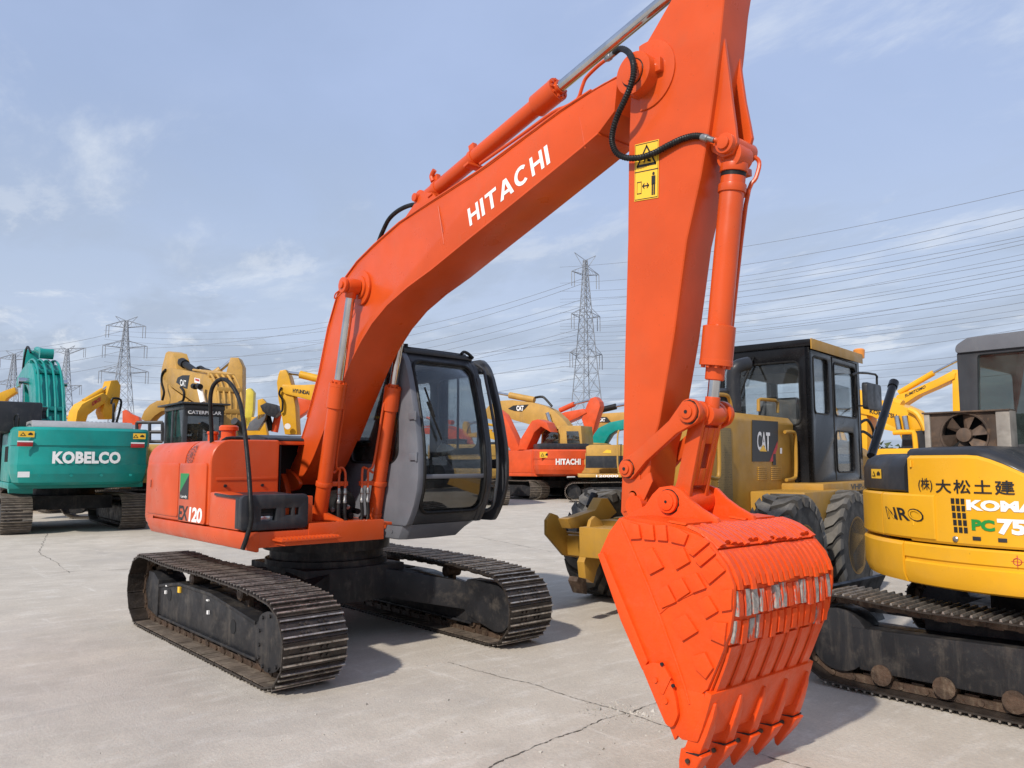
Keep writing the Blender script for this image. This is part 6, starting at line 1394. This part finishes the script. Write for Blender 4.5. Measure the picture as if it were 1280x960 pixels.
mb = MB(); mb.box(CX0-.03, CX1+.04, CYR-.03, CYL+.03, CZ1-.02, CZ1+.07); rf_ = mb.build('cab_roof', M_GB, G, bevel=.012)
mb = MB(); mb.box(CX0-.02, CX1+.06, CYR-.045, CYR-.031, CZ1-.06, CZ1+.075); mb.build('roof_side_band', M_GT, rf_, bevel=.004)
mb = MB(); mb.turned((3.10, CYR+.02, 3.09), (0, 0, 1), [(0, .07), (.12, .08), (.14, .06)], 14); mb.box(2.98, 3.12, CYR-.0, CYR+.04, 3.07, 3.10); mb.build('amber_beacon', flat('amber_lens', (.70, .25, .04, 1), .3), G)
q = gtube('mirror_arm', M_RUB, [(1065, 469), (1073, 466), (1094, 468), (1096, 474), (1096, 484)], -.85, .016, 2)
a = GF.on(1080, 511, 1, -.9); b = GF.on(1097, 482, 1, -.9); mb = MB(); mb.prism(rrect(a.x, b.x, a.z, b.z, .05, 3), -.95, -.88); mb.build('mirror', M_BLKBOX, q, bevel=.01)
gtube('mirror_stay', M_RUB, [(1072, 507), (1088, 508)], -.85, .012, 1, q)
gtube('wiper_arm', M_RUB, [(948, 436), (938, 455), (930, 470)], -.0, .012, 1)
MB().tube([(CX0-.03, .05, 2.95), (CX0-.04, .02, 2.88), (CX0-.04, .22, 2.40)], .014, 6, 1).build('wiper', M_RUB, G)
mb = MB(); mb.prism(rpoly([(1.6, 1.7), (2.15, 1.7), (2.15, 1.84), (1.8, 1.84), (1.72, 2.45), (1.58, 2.45)], .05), -.33, .2); mb.build('seat', M_SEAT, G, bevel=.02)
mb = MB(); mb.tube([(2.35, -.05+.18*math.cos(a), 1.98+.18*math.sin(a)) for a in [2*math.pi*k/18 for k in range(19)]], .014, 6, 1); mb.cyl((2.35, -.05, 1.98), (2.5, -.05, 1.35), .03, n=8); mb.build('steering_wheel', M_RUB, G)
MB().box(1.2, 2.6, -.35, .35, 2.74, 2.86).build('sun_visor', M_DARK, G)
MB().cyl(GF.on(1089, 570, 1, -.75), GF.on(1116.5, 481, 1, -.75), .062, n=16).build('blade_lift_cylinder', M_GB, G)
MB().cyl(GF.on(1115.5, 484, 1, -.75), GF.on(1117.5, 478, 1, -.75), .075, n=16).build('cylinder_cap', M_GB, G)
MB().tube([GF.on(u, v, 1, -.6) for u, v in ((1066, 545), (1072, 532), (1084, 525), (1092, 540), (1090, 560))], .022, 8, 4).build('hose', M_RUB, G)
MB().tube([GF.on(u, v, 1, -.6) for u, v in ((1068, 560), (1076, 540), (1088, 545), (1096, 555))], .022, 8, 4).build('hose', M_RUB, G)
# front frame, front wheels
mb = MB(); mb.tube([(3.0, 0, 1.3), (4.0, 0, 1.75), (5.5, 0, 1.55), (6.6, 0, 1.0)], .20, 8, 3); mb.build('front_frame', M_GT, G)
for y, s in ((-.95, -1), (.95, 1)): wheel(G, 6.2, y, .60, .34, s)
mb = MB(); mb.cyl((6.2, -.8, .6), (6.2, .8, .6), .12, n=12); mb.build('front_axle', M_GT, G)
# ripper
for y in (.98, .86): Lf(GF, G, 'ripper_plate', M_GT, [(680, 650), (686, 641), (694, 644), (700, 653), (712, 676), (722, 697), (702, 694), (680, 668)], y, y-.035, bevel=.006)
Lf(GF, G, 'ripper_beam', M_GT, [(699, 668), (726, 664), (760, 668), (762, 700), (728, 697), (701, 693)], .92, .30, bevel=.01, keep=True)
mb = MB(); mb.box(-2.45, -2.05, -.9, .30, .66, .95); mb.build('ripper_beam', M_GT, G, bevel=.01)
mb = MB(); mb.box(-2.1, -1.7, -.3, .3, .70, 1.0); mb.build('ripper_mount', M_GT, G, bevel=.01)
Lf(GF, G, 'ripper_arm', M_GT, [(697, 648), (712, 644), (733, 637), (741, 622), (748, 622), (760, 640), (748, 650), (722, 659), (702, 660)], .62, .50, bevel=.01, keep=True)
MB().cyl(GF.on(737, 634, 1, .66), GF.on(743, 618, 1, .66), .045, n=12).build('ripper_cylinder', M_RUB, G)
for y in (.42, .26): Lf(GF, G, 'ripper_bracket', M_GT, [(730, 670), (735, 650), (740, 645), (747, 650), (770, 690), (770, 710), (752, 700), (738, 688)], y, y-.04, bevel=.006)
sh_ = Lf(GF, G, 'ripper_shank', M_GT, [(731, 676), (741, 674), (747, 690), (737, 712), (733, 728), (723, 722), (721, 702), (727, 688)], .40, .31, bevel=.008)
Lf(GF, G, 'ripper_tip', M_CHAIN, [(723, 721), (733, 724), (734, 743), (727, 742), (721, 727)], .41, .30, bevel=.008, par=sh_)
for u, v in ((705, 653), (710, 668), (745, 652), (752, 668), (758, 690), (722, 650)): q = GF.on(u, v, 1, .9); MB().cyl((q.x, q.y+.10, q.z), (q.x, q.y-.5, q.z), .035, n=12).build('ripper_pin', M_GT, G)

# ================================================================== SMALL YELLOW EXCAVATOR AT THE RIGHT
PCX, PCY, PR = 5.10, 3.05, 1.27
PF = Frame(PCX, PCY, 0)
PC = thing('compact_excavator', 'bright yellow short tail excavator with green and white lettering at the right edge', 'excavator', PF)
def ring(mb, zs, a0, a1, n=40, mi=None, thick=.05):
    """curved wall on the tail: zs=[(z or f(angle), radius)] between angles, closed at the back"""
    rows = []
    for z, r in zs: rows.append([(r*math.cos(R(a0+(a1-a0)*k/n)), r*math.sin(R(a0+(a1-a0)*k/n)), z(a0+(a1-a0)*k/n) if callable(z) else z) for k in range(n+1)])
    zb, rb = zs[-1]; zt, rt = zs[0]
    rows.append([(p[0]*(1-thick*1.2), p[1]*(1-thick*1.2), p[2]) for p in rows[-1]]); rows.append([(p[0]*(1-thick*1.2), p[1]*(1-thick*1.2), p[2]) for p in rows[0]])
    vs = [p for r_ in rows for p in r_]; m = len(rows); fs = []
    for i in range(m):
        j = (i+1) % m
        for k in range(n): fs.append((i*(n+1)+k, i*(n+1)+k+1, j*(n+1)+k+1, j*(n+1)+k))
    fs += [tuple(i*(n+1) for i in range(m)), tuple(i*(n+1)+n for i in range(m))[::-1]]; mb.add(vs, fs, mi)
ztop = lambda a: 1.625 if a < -96 else 1.625-.115*min(1, (a+96)/13)**1.4-(.012*max(0, a+83))
mb = MB(); ring(mb, [(.755, PR-.10), (.775, PR-.03), (.83, PR-.005), (.915, PR), (.925, PR-.012), (.94, PR-.012), (.95, PR), (1.03, PR), (1.043, PR-.012)], -119.6, 10); cwp = mb.build('counterweight', MKM, PC, smooth=28)
mb = MB(); ring(mb, [(.755, PR-.10), (.775, PR-.02), (.84, PR+.005), (1.02, PR+.005), (1.043, PR-.015)], -215, -120.2); mb.build('counterweight_end', MKM, PC, smooth=28)
mb = MB(); ring(mb, [(1.055, PR-.012), (1.07, PR-.002), (lambda a: ztop(a)-.02, PR-.004), (ztop, PR-.03)], -116.6, 10); mb.build('engine_door', MKM, PC, smooth=28)
mb = MB(); ring(mb, [(1.065, PR-.01), (1.08, PR+.008), (1.355, PR+.008), (1.37, PR-.01)], -129.5, -107.2); tb = mb.build('side_box', MKM, PC, smooth=28, bevel=.004)
mb = MB(); ring(mb, [(1.065, PR-.012), (1.08, PR+.004), (1.355, PR+.004), (1.37, PR-.012)], -215, -130.2); mb.build('side_box_rear', MKM, PC, smooth=28)
mb = MB(); ring(mb, [(1.378, PR-.02), (1.39, PR-.008), (1.54, PR-.012), (1.60, PR-.04), (1.635, PR-.10)], -215, -118.6); mb.build('black_cover', M_BLKBOX, PC, smooth=40)
mb = MB(); ring(mb, [(1.378, PR-.06), (1.62, PR-.06)], -118.7, -116.5, 3); mb.build('cover_gap', M_DARK, PC)
# crown over the engine, black
mb = MB(); n = 44; rows = []
for dr, dz in ((-.028, .0), (-.035, .025), (-.06, .045), (-.25, .06), (-.8, .06)):
    rows.append([((PR+dr)*math.cos(R(a)), (PR+dr)*math.sin(R(a)), ztop(a)+dz) for a in [-118+128*k/n for k in range(n+1)]])
vs = [p for r_ in rows for p in r_]; mb.add(vs, [(i*(n+1)+k, i*(n+1)+k+1, (i+1)*(n+1)+k+1, (i+1)*(n+1)+k) for i in range(len(rows)-1) for k in range(n)]); mb.build('engine_crown', M_BLKBOX, PC, smooth=60)
mb = MB(); n = 24; pts = [((PR-.12)*math.cos(R(-215+97*k/n)), (PR-.12)*math.sin(R(-215+97*k/n))) for k in range(n+1)]+[(0, 0)]; mb.prism(pts, 1.60, 1.64, ax='z'); mb.build('side_crown', M_BLKBOX, PC, bevel=.01)
mb = MB(); mb.turned((0, 0, .80), (0, 0, 1), [(0, 1.05), (.2, 1.1), (.75, 1.1)], 40); mb.build('upper_core', M_DARK, PC)
def cy(a0, a1, z0, z1, d): return lambda u, v: Vector(((PR+d)*math.cos(R(a0+(a1-a0)*u)), (PR+d)*math.sin(R(a0+(a1-a0)*u)), z0+(z1-z0)*v))
text('lettering', '(株)', M_BLACKD, PC, cy(-112.5, -107.6, 1.385, 1.475, .002), .012, refine=.15)
text('lettering', '大松土建', M_BLACKD, PC, cy(-106.6, -85.2, 1.38, 1.468, .002), .016, spacing=1.18, refine=.15)
text('lettering', 'KOMATSU', M_WHITE, PC, cy(-97.7, -70.0, 1.278, 1.345, .002), .055, spacing=1.02, refine=.12)
text('lettering', 'PC', flat('leaf_green_decal', (.012, .24, .04, 1), .45), PC, cy(-96.6, -90.6, 1.155, 1.225, .002), .055, refine=.12)
text('lettering', '75', M_WHITE, PC, cy(-90.0, -83.2, 1.140, 1.235, .002), .055, refine=.12)
text('lettering', 'UU', M_WHITE, PC, cy(-82.0, -76.0, 1.140, 1.200, .002), .055, refine=.12)
text('lettering', 'NRO', M_BLACKD, tb, cy(-127.5, -110.8, 1.185, 1.270, .012), .02, shear=-.25, refine=.12)
text('lettering', 'N', MKM, tb, cy(-126.6, -122.6, 1.193, 1.262, .0145), .0, shear=-.25, refine=.12)
text('lettering', 'O', MKM, tb, cy(-116.3, -111.3, 1.193, 1.262, .0145), .0, shear=-.25, refine=.12)
for i in range(3):
    for j in range(5):
        a = -102.1+i*1.42+j*.12; z = 1.315-j*.045; mb = MB(); f = cy(a, a+1.05, z, z+.035, .0015)
        sticker('grille_slot', M_DARK, PC, f)
mb = MB(); p = cy(-101.3, -101, 1.093, 1.1, .0)(0, 0); mb.turned(p, (p.x, p.y, 0), [(0, .018), (.006, .018), (.01, .012)], 16); mb.build('round_lock', M_STEEL, PC)
mb = MB(); rp = []
for k in range(17): a = 2*math.pi*k/16; rp.append(cy(-85.7+1.0*math.cos(a), -80, .985+.020*math.sin(a), 1, .003)(0, 0))
MB().tube(rp, .0022, 5, 1).build('target_mark', M_REDD, PC)
for f in ((-87.2, -84.2, .984, .986), (-85.8, -85.6, .948, 1.022)): sticker('target_mark', M_REDD, PC, cy(f[0], f[1], f[2], f[3], .003))
tri_sign(PC, lambda o: cy(-138.5, -130.5, 1.462, 1.53, -.006+.002*o))
# warm radiator with its fan, standing on top
RY = -.62
A = PF.on(1158, 562, 1, RY); B = PF.on(1263, 511, 1, RY); rx0, rx1, rz0, rz1 = A.x, B.x, 1.60, B.z
M_RAD = paint('rusty_radiator_frame', (.085, .06, .045, 1), .7, .4, (.20, .12, .07, 1), .6, .3, 0, scale=6)
M_ALU = paint('oxidised_aluminium', (.34, .31, .27, 1), .6, .25, (.18, .14, .10, 1), .5, .3, 0, metal=.3, scale=7)
rd = thing('radiator', 'old rusty radiator with a round fan standing on the small yellow excavator', 'radiator', PF)
wc = (rx1-rx0); fcx = rx0+wc*.47; fcz = (rz0+rz1)/2+.0; fr_ = .155
circ = [(fcx+fr_*math.cos(2*math.pi*k/28), fcz+fr_*math.sin(2*math.pi*k/28)) for k in range(28)]
plate('shroud', rrect(rx0+.04, rx1-.09, rz0+.005, rz1-.012, .01, 2), [circ], .06, lambda a, b, c: (a, RY+.03+c, b), M_RAD, rd, bev=.004)
MB().box(rx0, rx0+.04, RY-.02, RY+.12, rz0, rz1).build('side_tank', M_ALU, rd, bevel=.006); MB().box(rx1-.09, rx1, RY-.02, RY+.12, rz0, rz1).build('side_tank', M_ALU, rd, bevel=.012)
MB().box(rx0-.01, rx1, RY-.03, RY+.12, rz1-.012, rz1).build('top_rail', M_RAD, rd, bevel=.003); MB().box(rx0+.03, rx1-.08, RY+.10, RY+.16, rz0, rz1-.01).build('core', M_DARK, rd)
pts = [Vector((a, RY-.004, b)) for a, b in circ]; MB().tube(pts+[pts[0]], .009, 6, 1).build('fan_ring', M_RAD, rd)
fan = MB(); fan.cyl((fcx, RY-.02, fcz), (fcx, RY+.05, fcz), .05, n=20); fan = fan.build('fan_hub', M_RAD, rd, bevel=.004)
for k in range(6):
    a = 2*math.pi*k/6+.3; mb = MB(); c, s = math.cos(a), math.sin(a)
    def fp(r, t, y): return (fcx+r*c-t*s, RY+y, fcz+r*s+t*c)
    mb.add([fp(.04, -.018, .0), fp(.04, .018, .03), fp(.15, .055, .045), fp(.15, -.045, -.005), fp(.04, -.018, .004), fp(.04, .018, .034), fp(.15, .055, .049), fp(.15, -.045, -.001)], [(0,1,2,3),(7,6,5,4),(0,4,5,1),(1,5,6,2),(2,6,7,3),(3,7,4,0)]); mb.build('fan_blade', M_RAD, fan)
for sx in (rx0+.055, rx1-.105):
    for k in range(8): MB().box(sx-.005, sx+.005, RY-.002, RY+.001, rz0+.02+k*.032, rz0+.042+k*.032).build('slot', M_WHITE if k % 2 else M_DARK, rd)
# cab of the small machine
KY_ = -.28
A = PF.on(1196.5, 440, 1, KY_); zt = PF.on(1230, 437, 1, KY_).z; cx0, cx1 = A.x, A.x+1.05
plate('cab_rear_wall', rrect(cx0, cx1, 1.5, zt, .02, 2), [rpoly([(cx0+.10, 1.70), (cx1-.08, 1.70), (cx1-.08, zt-.03), (cx0+.13, zt-.03)], .03, 3)], .05, lambda a, b, c: (a, KY_+.03+c, b), M_CABK, PC, bev=.006)
MB().box(cx0+.09, cx1-.08, KY_+.025, KY_+.032, 1.69, zt-.02).build('rear_window', glassmat('green_tinted_glass', (.42, .50, .48, 1), .10, (.16, .20, .19, 1), .16), PC)
plate('cab_side_wall', rrect(KY_+.05, KY_+1.35, 1.5, zt, .03, 2), [rrect(KY_+.20, KY_+1.2, 1.8, zt-.08, .05, 3)], .04, lambda a, b, c: (cx0+.03+c, a, b), M_CABK, PC)
plate('cab_front_wall', rrect(cx0, cx1, 1.5, zt, .03, 2), [rrect(cx0+.10, cx1-.10, 1.6, zt-.10, .05, 3)], .04, lambda a, b, c: (a, KY_+1.35+c, b), M_CABK, PC)
mb = MB(); zr = PF.on(1230, 420, 1, KY_).z
mb.prism(rpoly([(cx0-.01, zt-.01), (cx0-.005, zt+.05), (cx0+.08, zr), (cx1-.05, zr+.015), (cx1+.03, zt+.05), (cx1+.03, zt-.01)], .03, 3), KY_-.02, KY_+1.4); mb.build('cab_roof', M_GREYP, PC, bevel=.03, seg=3)
mb = MB(); mb.prism(rpoly([(cx0+.25, 1.6), (cx0+.80, 1.6), (cx0+.78, 2.3), (cx0+.3, 2.3)], .08), KY_+.4, KY_+.55); mb.build('seat_back', M_SEAT, PC, bevel=.03)
# running gear
PTp = track_path(1.10, .34, .30, .32, .28, [(.4, .60), (-.5, .60)])
smp = MB(); hh = PTp.L/38/2
smp.box(-hh*1.0, hh*1.0, -.225, .225, -.012, 0, mi=0)
for xx in (-hh*.68, 0, hh*.68): smp.prism([(xx-.009, -.012), (xx+.009, -.012), (xx+.005, -.028), (xx-.005, -.028)], -.222, .222, mi=1)
smp = smp.mesh('track_shoe', (M_SHOE, M_EDGE))
PUC = []
for yy in (-1.02, .98):
    half = PTp.L/38/2; tr = None; mb = chain_mb(PTp, 38, yy); mb.v = [(x+.0, y, z) for x, y, z in mb.v]; tr = mb.build('track', M_CHAIN, PC)
    for i in range(38):
        x, z, th = PTp.place(i*PTp.L/38, half); o = put('track_shoe', smp, tr); o.location = (x, yy, z); o.rotation_euler = (0, -th, 0)
    mb = MB(); mb.prism([(-.95, .14), (-1.0, .42), (.9, .48), (1.0, .3), (.95, .14)], yy-.13, yy+.13); mb.build('track_frame', M_UC, PC, bevel=.01)
    for xx in (-1.1, 1.1): MB().cyl((xx, yy-.12, .32), (xx, yy+.12, .32), .22, n=24).build('end_wheel', M_UC, PC, bevel=.01)
    for k in range(5): MB().cyl((-.8+k*.4, yy-.14, .13), (-.8+k*.4, yy+.14, .13), .07, n=14).build('lower_roller', M_CHAIN, PC)
mb = MB(); mb.box(-.6, .6, -.9, .9, .32, .52); mb.turned((0, 0, .50), (0, 0, 1), [(0, .45), (.30, .45)], 30); mb.build('centre_frame', M_UC, PC, bevel=.01)
mb = MB(); mb.ribbon([(-1.75, .08), (-1.80, .20), (-1.78, .38), (-1.72, .50)], -1.1, 1.1, .03, ny=2); mb.box(-1.74, -.6, -.55, -.45, .25, .35); mb.box(-1.74, -.6, .45, .55, .25, .35); mb.build('dozer_blade', M_UC, PC)
mb = MB(); mb.prism(rpoly([(.2, .80), (1.25, .80), (1.2, 1.2), (.3, 1.3)], .05), -.9, .9); mb.build('front_house', MKM, PC, bevel=.03)

# ================================================================== POWER LINES AND PYLONS
M_LAT = paint('galvanised_steel', (.26, .28, .31, 1), .6, .15, None, 0, 0, 0)
M_WIRE = flat('aluminium_wire', (.15, .165, .19, 1), .6)
def pylon(u, vtop, depth, label, H=None, arms=((.96, 7.5), (.80, 10), (.62, 11)), base=8.0, yaw=0.3, r=.11, style='cross'):
    b = at_ground(u, 600) if False else at_depth(u, 579, depth); b.z = 0
    zt = CAM.z+(579-vtop)*depth/FPX; fr = Frame(b.x, b.y, YAW-R(90)+yaw); t = thing('pylon', label, 'pylon', fr)
    def hw(z): k = z/zt; return (base/2)*(1-k)**1.25*(1)+.75*(1-k)+.35
    mb = MB(); levels = [0]; z = 0
    while z < zt*.97: z += max(1.6, hw(z)*1.9); levels.append(min(z, zt*.97))
    for z0, z1 in zip(levels, levels[1:]):
        a, b2 = hw(z0), hw(z1); c0 = [(-a, -a, z0), (a, -a, z0), (a, a, z0), (-a, a, z0)]; c1 = [(-b2, -b2, z1), (b2, -b2, z1), (b2, b2, z1), (-b2, b2, z1)]
        for i in range(4):
            j = (i+1) % 4; mb.cyl(c0[i], c1[i], r*1.3, n=4, caps=False); mb.cyl(c0[i], c1[j], r*.7, n=3, caps=False); mb.cyl(c0[j], c1[i], r*.7, n=3, caps=False); mb.cyl(c1[i], c1[j], r*.6, n=3, caps=False)
    body = mb.build('lattice_tower', M_LAT, t); body['kind'] = 'stuff'
    tips = []
    for k, L in arms:
        z = zt*k; a = hw(z)
        for s in (-1, 1):
            mb = MB(); tipp = (s*L, 0, z+(.6 if style == 'cross' else 2.5)); up_ = z+2.4
            for yy in (-a, a): mb.cyl((s*a, yy, z), tipp, r*.9, n=4); mb.cyl((s*a*.9, yy, up_), tipp, r*.8, n=4)
            for q in (.25, .5, .75):
                p0 = Vector((s*a, -a, z)).lerp(Vector(tipp), q); p1 = Vector((s*a, a, up_)).lerp(Vector(tipp), q-.12); mb.cyl(p0, p1, r*.55, n=3); p2 = Vector((s*a, a, z)).lerp(Vector(tipp), q); mb.cyl(p0, p2, r*.55, n=3)
            am = mb.build('cross_arm', M_LAT, t)
            ln = 4.2; mb = MB(); mb.cyl((tipp[0], 0, tipp[2]), (tipp[0], 0, tipp[2]-ln), .13, n=6); mb.cyl((tipp[0]-s*.9, 0, tipp[2]), (tipp[0]-s*.9, 0, tipp[2]-ln), .13, n=6); mb.build('insulator_string', M_LAT, am)
            tips.append(fr.m @ Vector((tipp[0], 0, tipp[2]-ln)))
    mb = MB()
    for s in (-1, 1):
        mb.cyl((0, 0, zt*.97), (s*3.6, 0, zt), r*.9, n=4); mb.cyl((s*.5, 0, zt*.93), (s*3.6, 0, zt), r*.8, n=4)
    mb.build('earth_wire_arm', M_LAT, t)
    return tips
PA = pylon(734, 312, 215, 'tall lattice pylon standing between the cab and the orange arm', arms=((.90, 4.6), (.70, 4.8), (.52, 5.4)), base=6.5, yaw=.5)
PB_ = pylon(149, 393, 265, 'lattice pylon with long straight arms above the yellow boom at the left', arms=((.925, 6.4), (.79, 7.2), (.62, 8.0)), base=7.5, yaw=.15, r=.12)
PC_ = pylon(76, 431, 330, 'wide headed lattice pylon right behind the teal boom', arms=((.93, 9.0), (.62, 8.0), (.40, 8.5)), base=7, yaw=-.2, style='v', r=.13)
PD_ = pylon(9, 437, 345, 'lattice pylon cut by the left edge of the frame', arms=((.92, 6.5), (.70, 7.5), (.48, 8)), base=8, yaw=.1, r=.13)
GW = 'power lines crossing the sky'
def wire(pts, sag, r=.05, n=22):
    A, B = pts; P_ = []
    for k in range(n+1): t_ = k/n; p = A.lerp(B, t_); p.z -= sag*4*t_*(1-t_); P_.append(p)
    o = MB().tube(P_, r, 4, 1).build('power_line', M_WIRE); return o
wl = []
def W2(u0, v0, d0, u1, v1, d1, sag, lab, r=.05): o = wire((at_depth(u0, v0, d0), at_depth(u1, v1, d1)), sag, r); tag(o, lab, 'power line', GW); wl.append(o)
def lines(u0, d0, u1, d1, rows, low, where, r=.04):
    """one label per line: how many from the top of its sheaf and where the sheaf hangs"""
    names = ['topmost', 'second', 'third', 'fourth', 'fifth', 'sixth', 'seventh', 'eighth', 'ninth', 'tenth', 'eleventh', 'twelfth', 'thirteenth', 'fourteenth', 'fifteenth', 'lowest']
    rows = sorted(rows, key=lambda p: p[0]+p[1]); n = len(rows)
    for i, (v0, v1) in enumerate(rows):
        nm = names[i] if i < n-1 else 'lowest'
        W2(u0, v0, d0, u1, v1, d1, rn.uniform(1.5, 3.4), '%s thin power line %s' % (nm+(' highest' if nm not in ('topmost', 'lowest') else ''), where), r)
rn = random.Random(11)
lines(700, 215, 1320, 120, [(334, 228), (354, 252), (364, 262), (374, 287), (384, 291), (391, 296), (400, 317), (408, 330), (416, 336), (425, 347), (432, 361), (440, 371), (448, 388), (458, 404), (464, 430), (498, 462)], 0, 'right of the orange arm', .046)
lines(380, 300, 735, 215, [(429, 346), (440, 352), (451, 372), (459, 381), (470, 392), (478, 408), (486, 415), (497, 446), (509, 470), (524, 521), (535, 528), (455, 425), (464, 437), (474, 455)], 0, 'between the boom and the tall pylon', .06)
lines(130, 265, 440, 260, [(413, 398), (418, 409), (424, 420), (436, 402), (444, 431), (452, 440), (459, 421), (466, 455), (474, 463), (497, 482)], 0, 'left of the orange boom', .06)
lines(-40, 340, 160, 268, [(440, 412), (448, 424), (462, 437), (478, 452)], 0, 'between the pylons at the far left', .07)

for i, (v0, v1) in enumerate(((378, 274), (405, 309), (412, 324), (421, 354), (444, 380), (453, 396), (474, 440), (482, 450))):
    W2(700, v0, 218, 1320, v1, 124, 2.2, '%s of the thinner power lines strung right of the orange arm' % ('topmost', 'second', 'third', 'fourth', 'fifth', 'sixth', 'seventh', 'lowest')[i], .035)
# complete machines further down the rows
for u, dp, yw_, mt, lab in ((318, 40, 205, MY, 'far yellow excavator between the tan stick and the lettered yellow boom'), (118, 44, 200, MT, 'far tan excavator peeping over the silver hood of the teal machine'),
                            (592, 46, 195, MOF, 'far orange excavator seen through the open cab door'), (1180, 38, 195, MKM, 'far yellow excavator just above the rusty radiator'), (652, 52, 190, MY, 'farthest yellow excavator above the orange far row')):
    x_, y_ = org(u, dp, R(yw_)); bg_excavator(Frame(x_, y_, R(yw_)), lab, mt, boom_kw=dict(pipes=3, lift=-.9))

# ================================================================== FAR TREES
def far_trees():
    m = paint('far_foliage', (.055, .075, .030, 1), .8, .35, (.10, .10, .05, 1), .5, .2, 0, scale=.3)
    rnd = random.Random(9); mb = MB()
    for i in range(330):
        a = YAW+R(rnd.uniform(-40, 42)); d = rnd.uniform(120, 165); cx, cy_ = CAM.x+d*math.cos(a), CAM.y+d*math.sin(a); h = rnd.uniform(2.6, 4.8)
        for k in range(46):
            th = rnd.uniform(0, 6.28); rr = rnd.uniform(.3, 2.6); z = rnd.uniform(.2, 1)*h*(1-.12*rr/2.6); c = Vector((cx+rr*math.cos(th), cy_+rr*math.sin(th), z)); s_ = rnd.uniform(.25, .6)
            vs = [c+Vector((rnd.uniform(-s_, s_), rnd.uniform(-s_, s_), rnd.uniform(-s_, s_))) for _ in range(4)]; mb.add(vs, [(0, 1, 2), (0, 2, 3), (0, 3, 1)])
    o = put('tree_belt', mb.mesh('tree_belt', m, smooth=180)); tag(o, 'low dark green belt of far trees along the edge of the yard', 'trees', kind='stuff')
far_trees()

# ================================================================== SMALL FITTINGS
for a0, z0 in ((-115.2, 1.55), (-115.2, 1.16)):
    for k in range(2): f = cy(a0-.4, a0+.9, z0, z0+.035, .004); mb = MB(); p = f(.5, .5); mb.turned((p.x, p.y, p.z-.02), (0, 0, 1), [(0, .008), (.045, .008)], 8); mb.build('hinge', MKM, PC) if k == 0 else None
for a0 in (-96.5, -90.0): f = cy(a0, a0+2.2, 1.095, 1.118, .003); sticker('latch_plate', M_BLKBOX, PC, f)
for y in (-.9, -.3, .3, .9): MB().cyl((-2.83, y, 1.30), (-2.80, y, 1.30), .03, n=8).build('bolt', MTE, K)
mb = MB(); mb.tube([(-2.3, 1.3, 2.36), (-2.3, 1.3, 2.62), (-1.5, 1.3, 2.62), (-1.5, 1.3, 2.36)], .018, 8, 3); mb.build('handrail', M_RUB, K)
for k in range(6): MB().box(-1.5+k*.12, -1.44+k*.12, 1.378, 1.386, 1.6, 1.95).build('side_louvre', M_DARK, K)
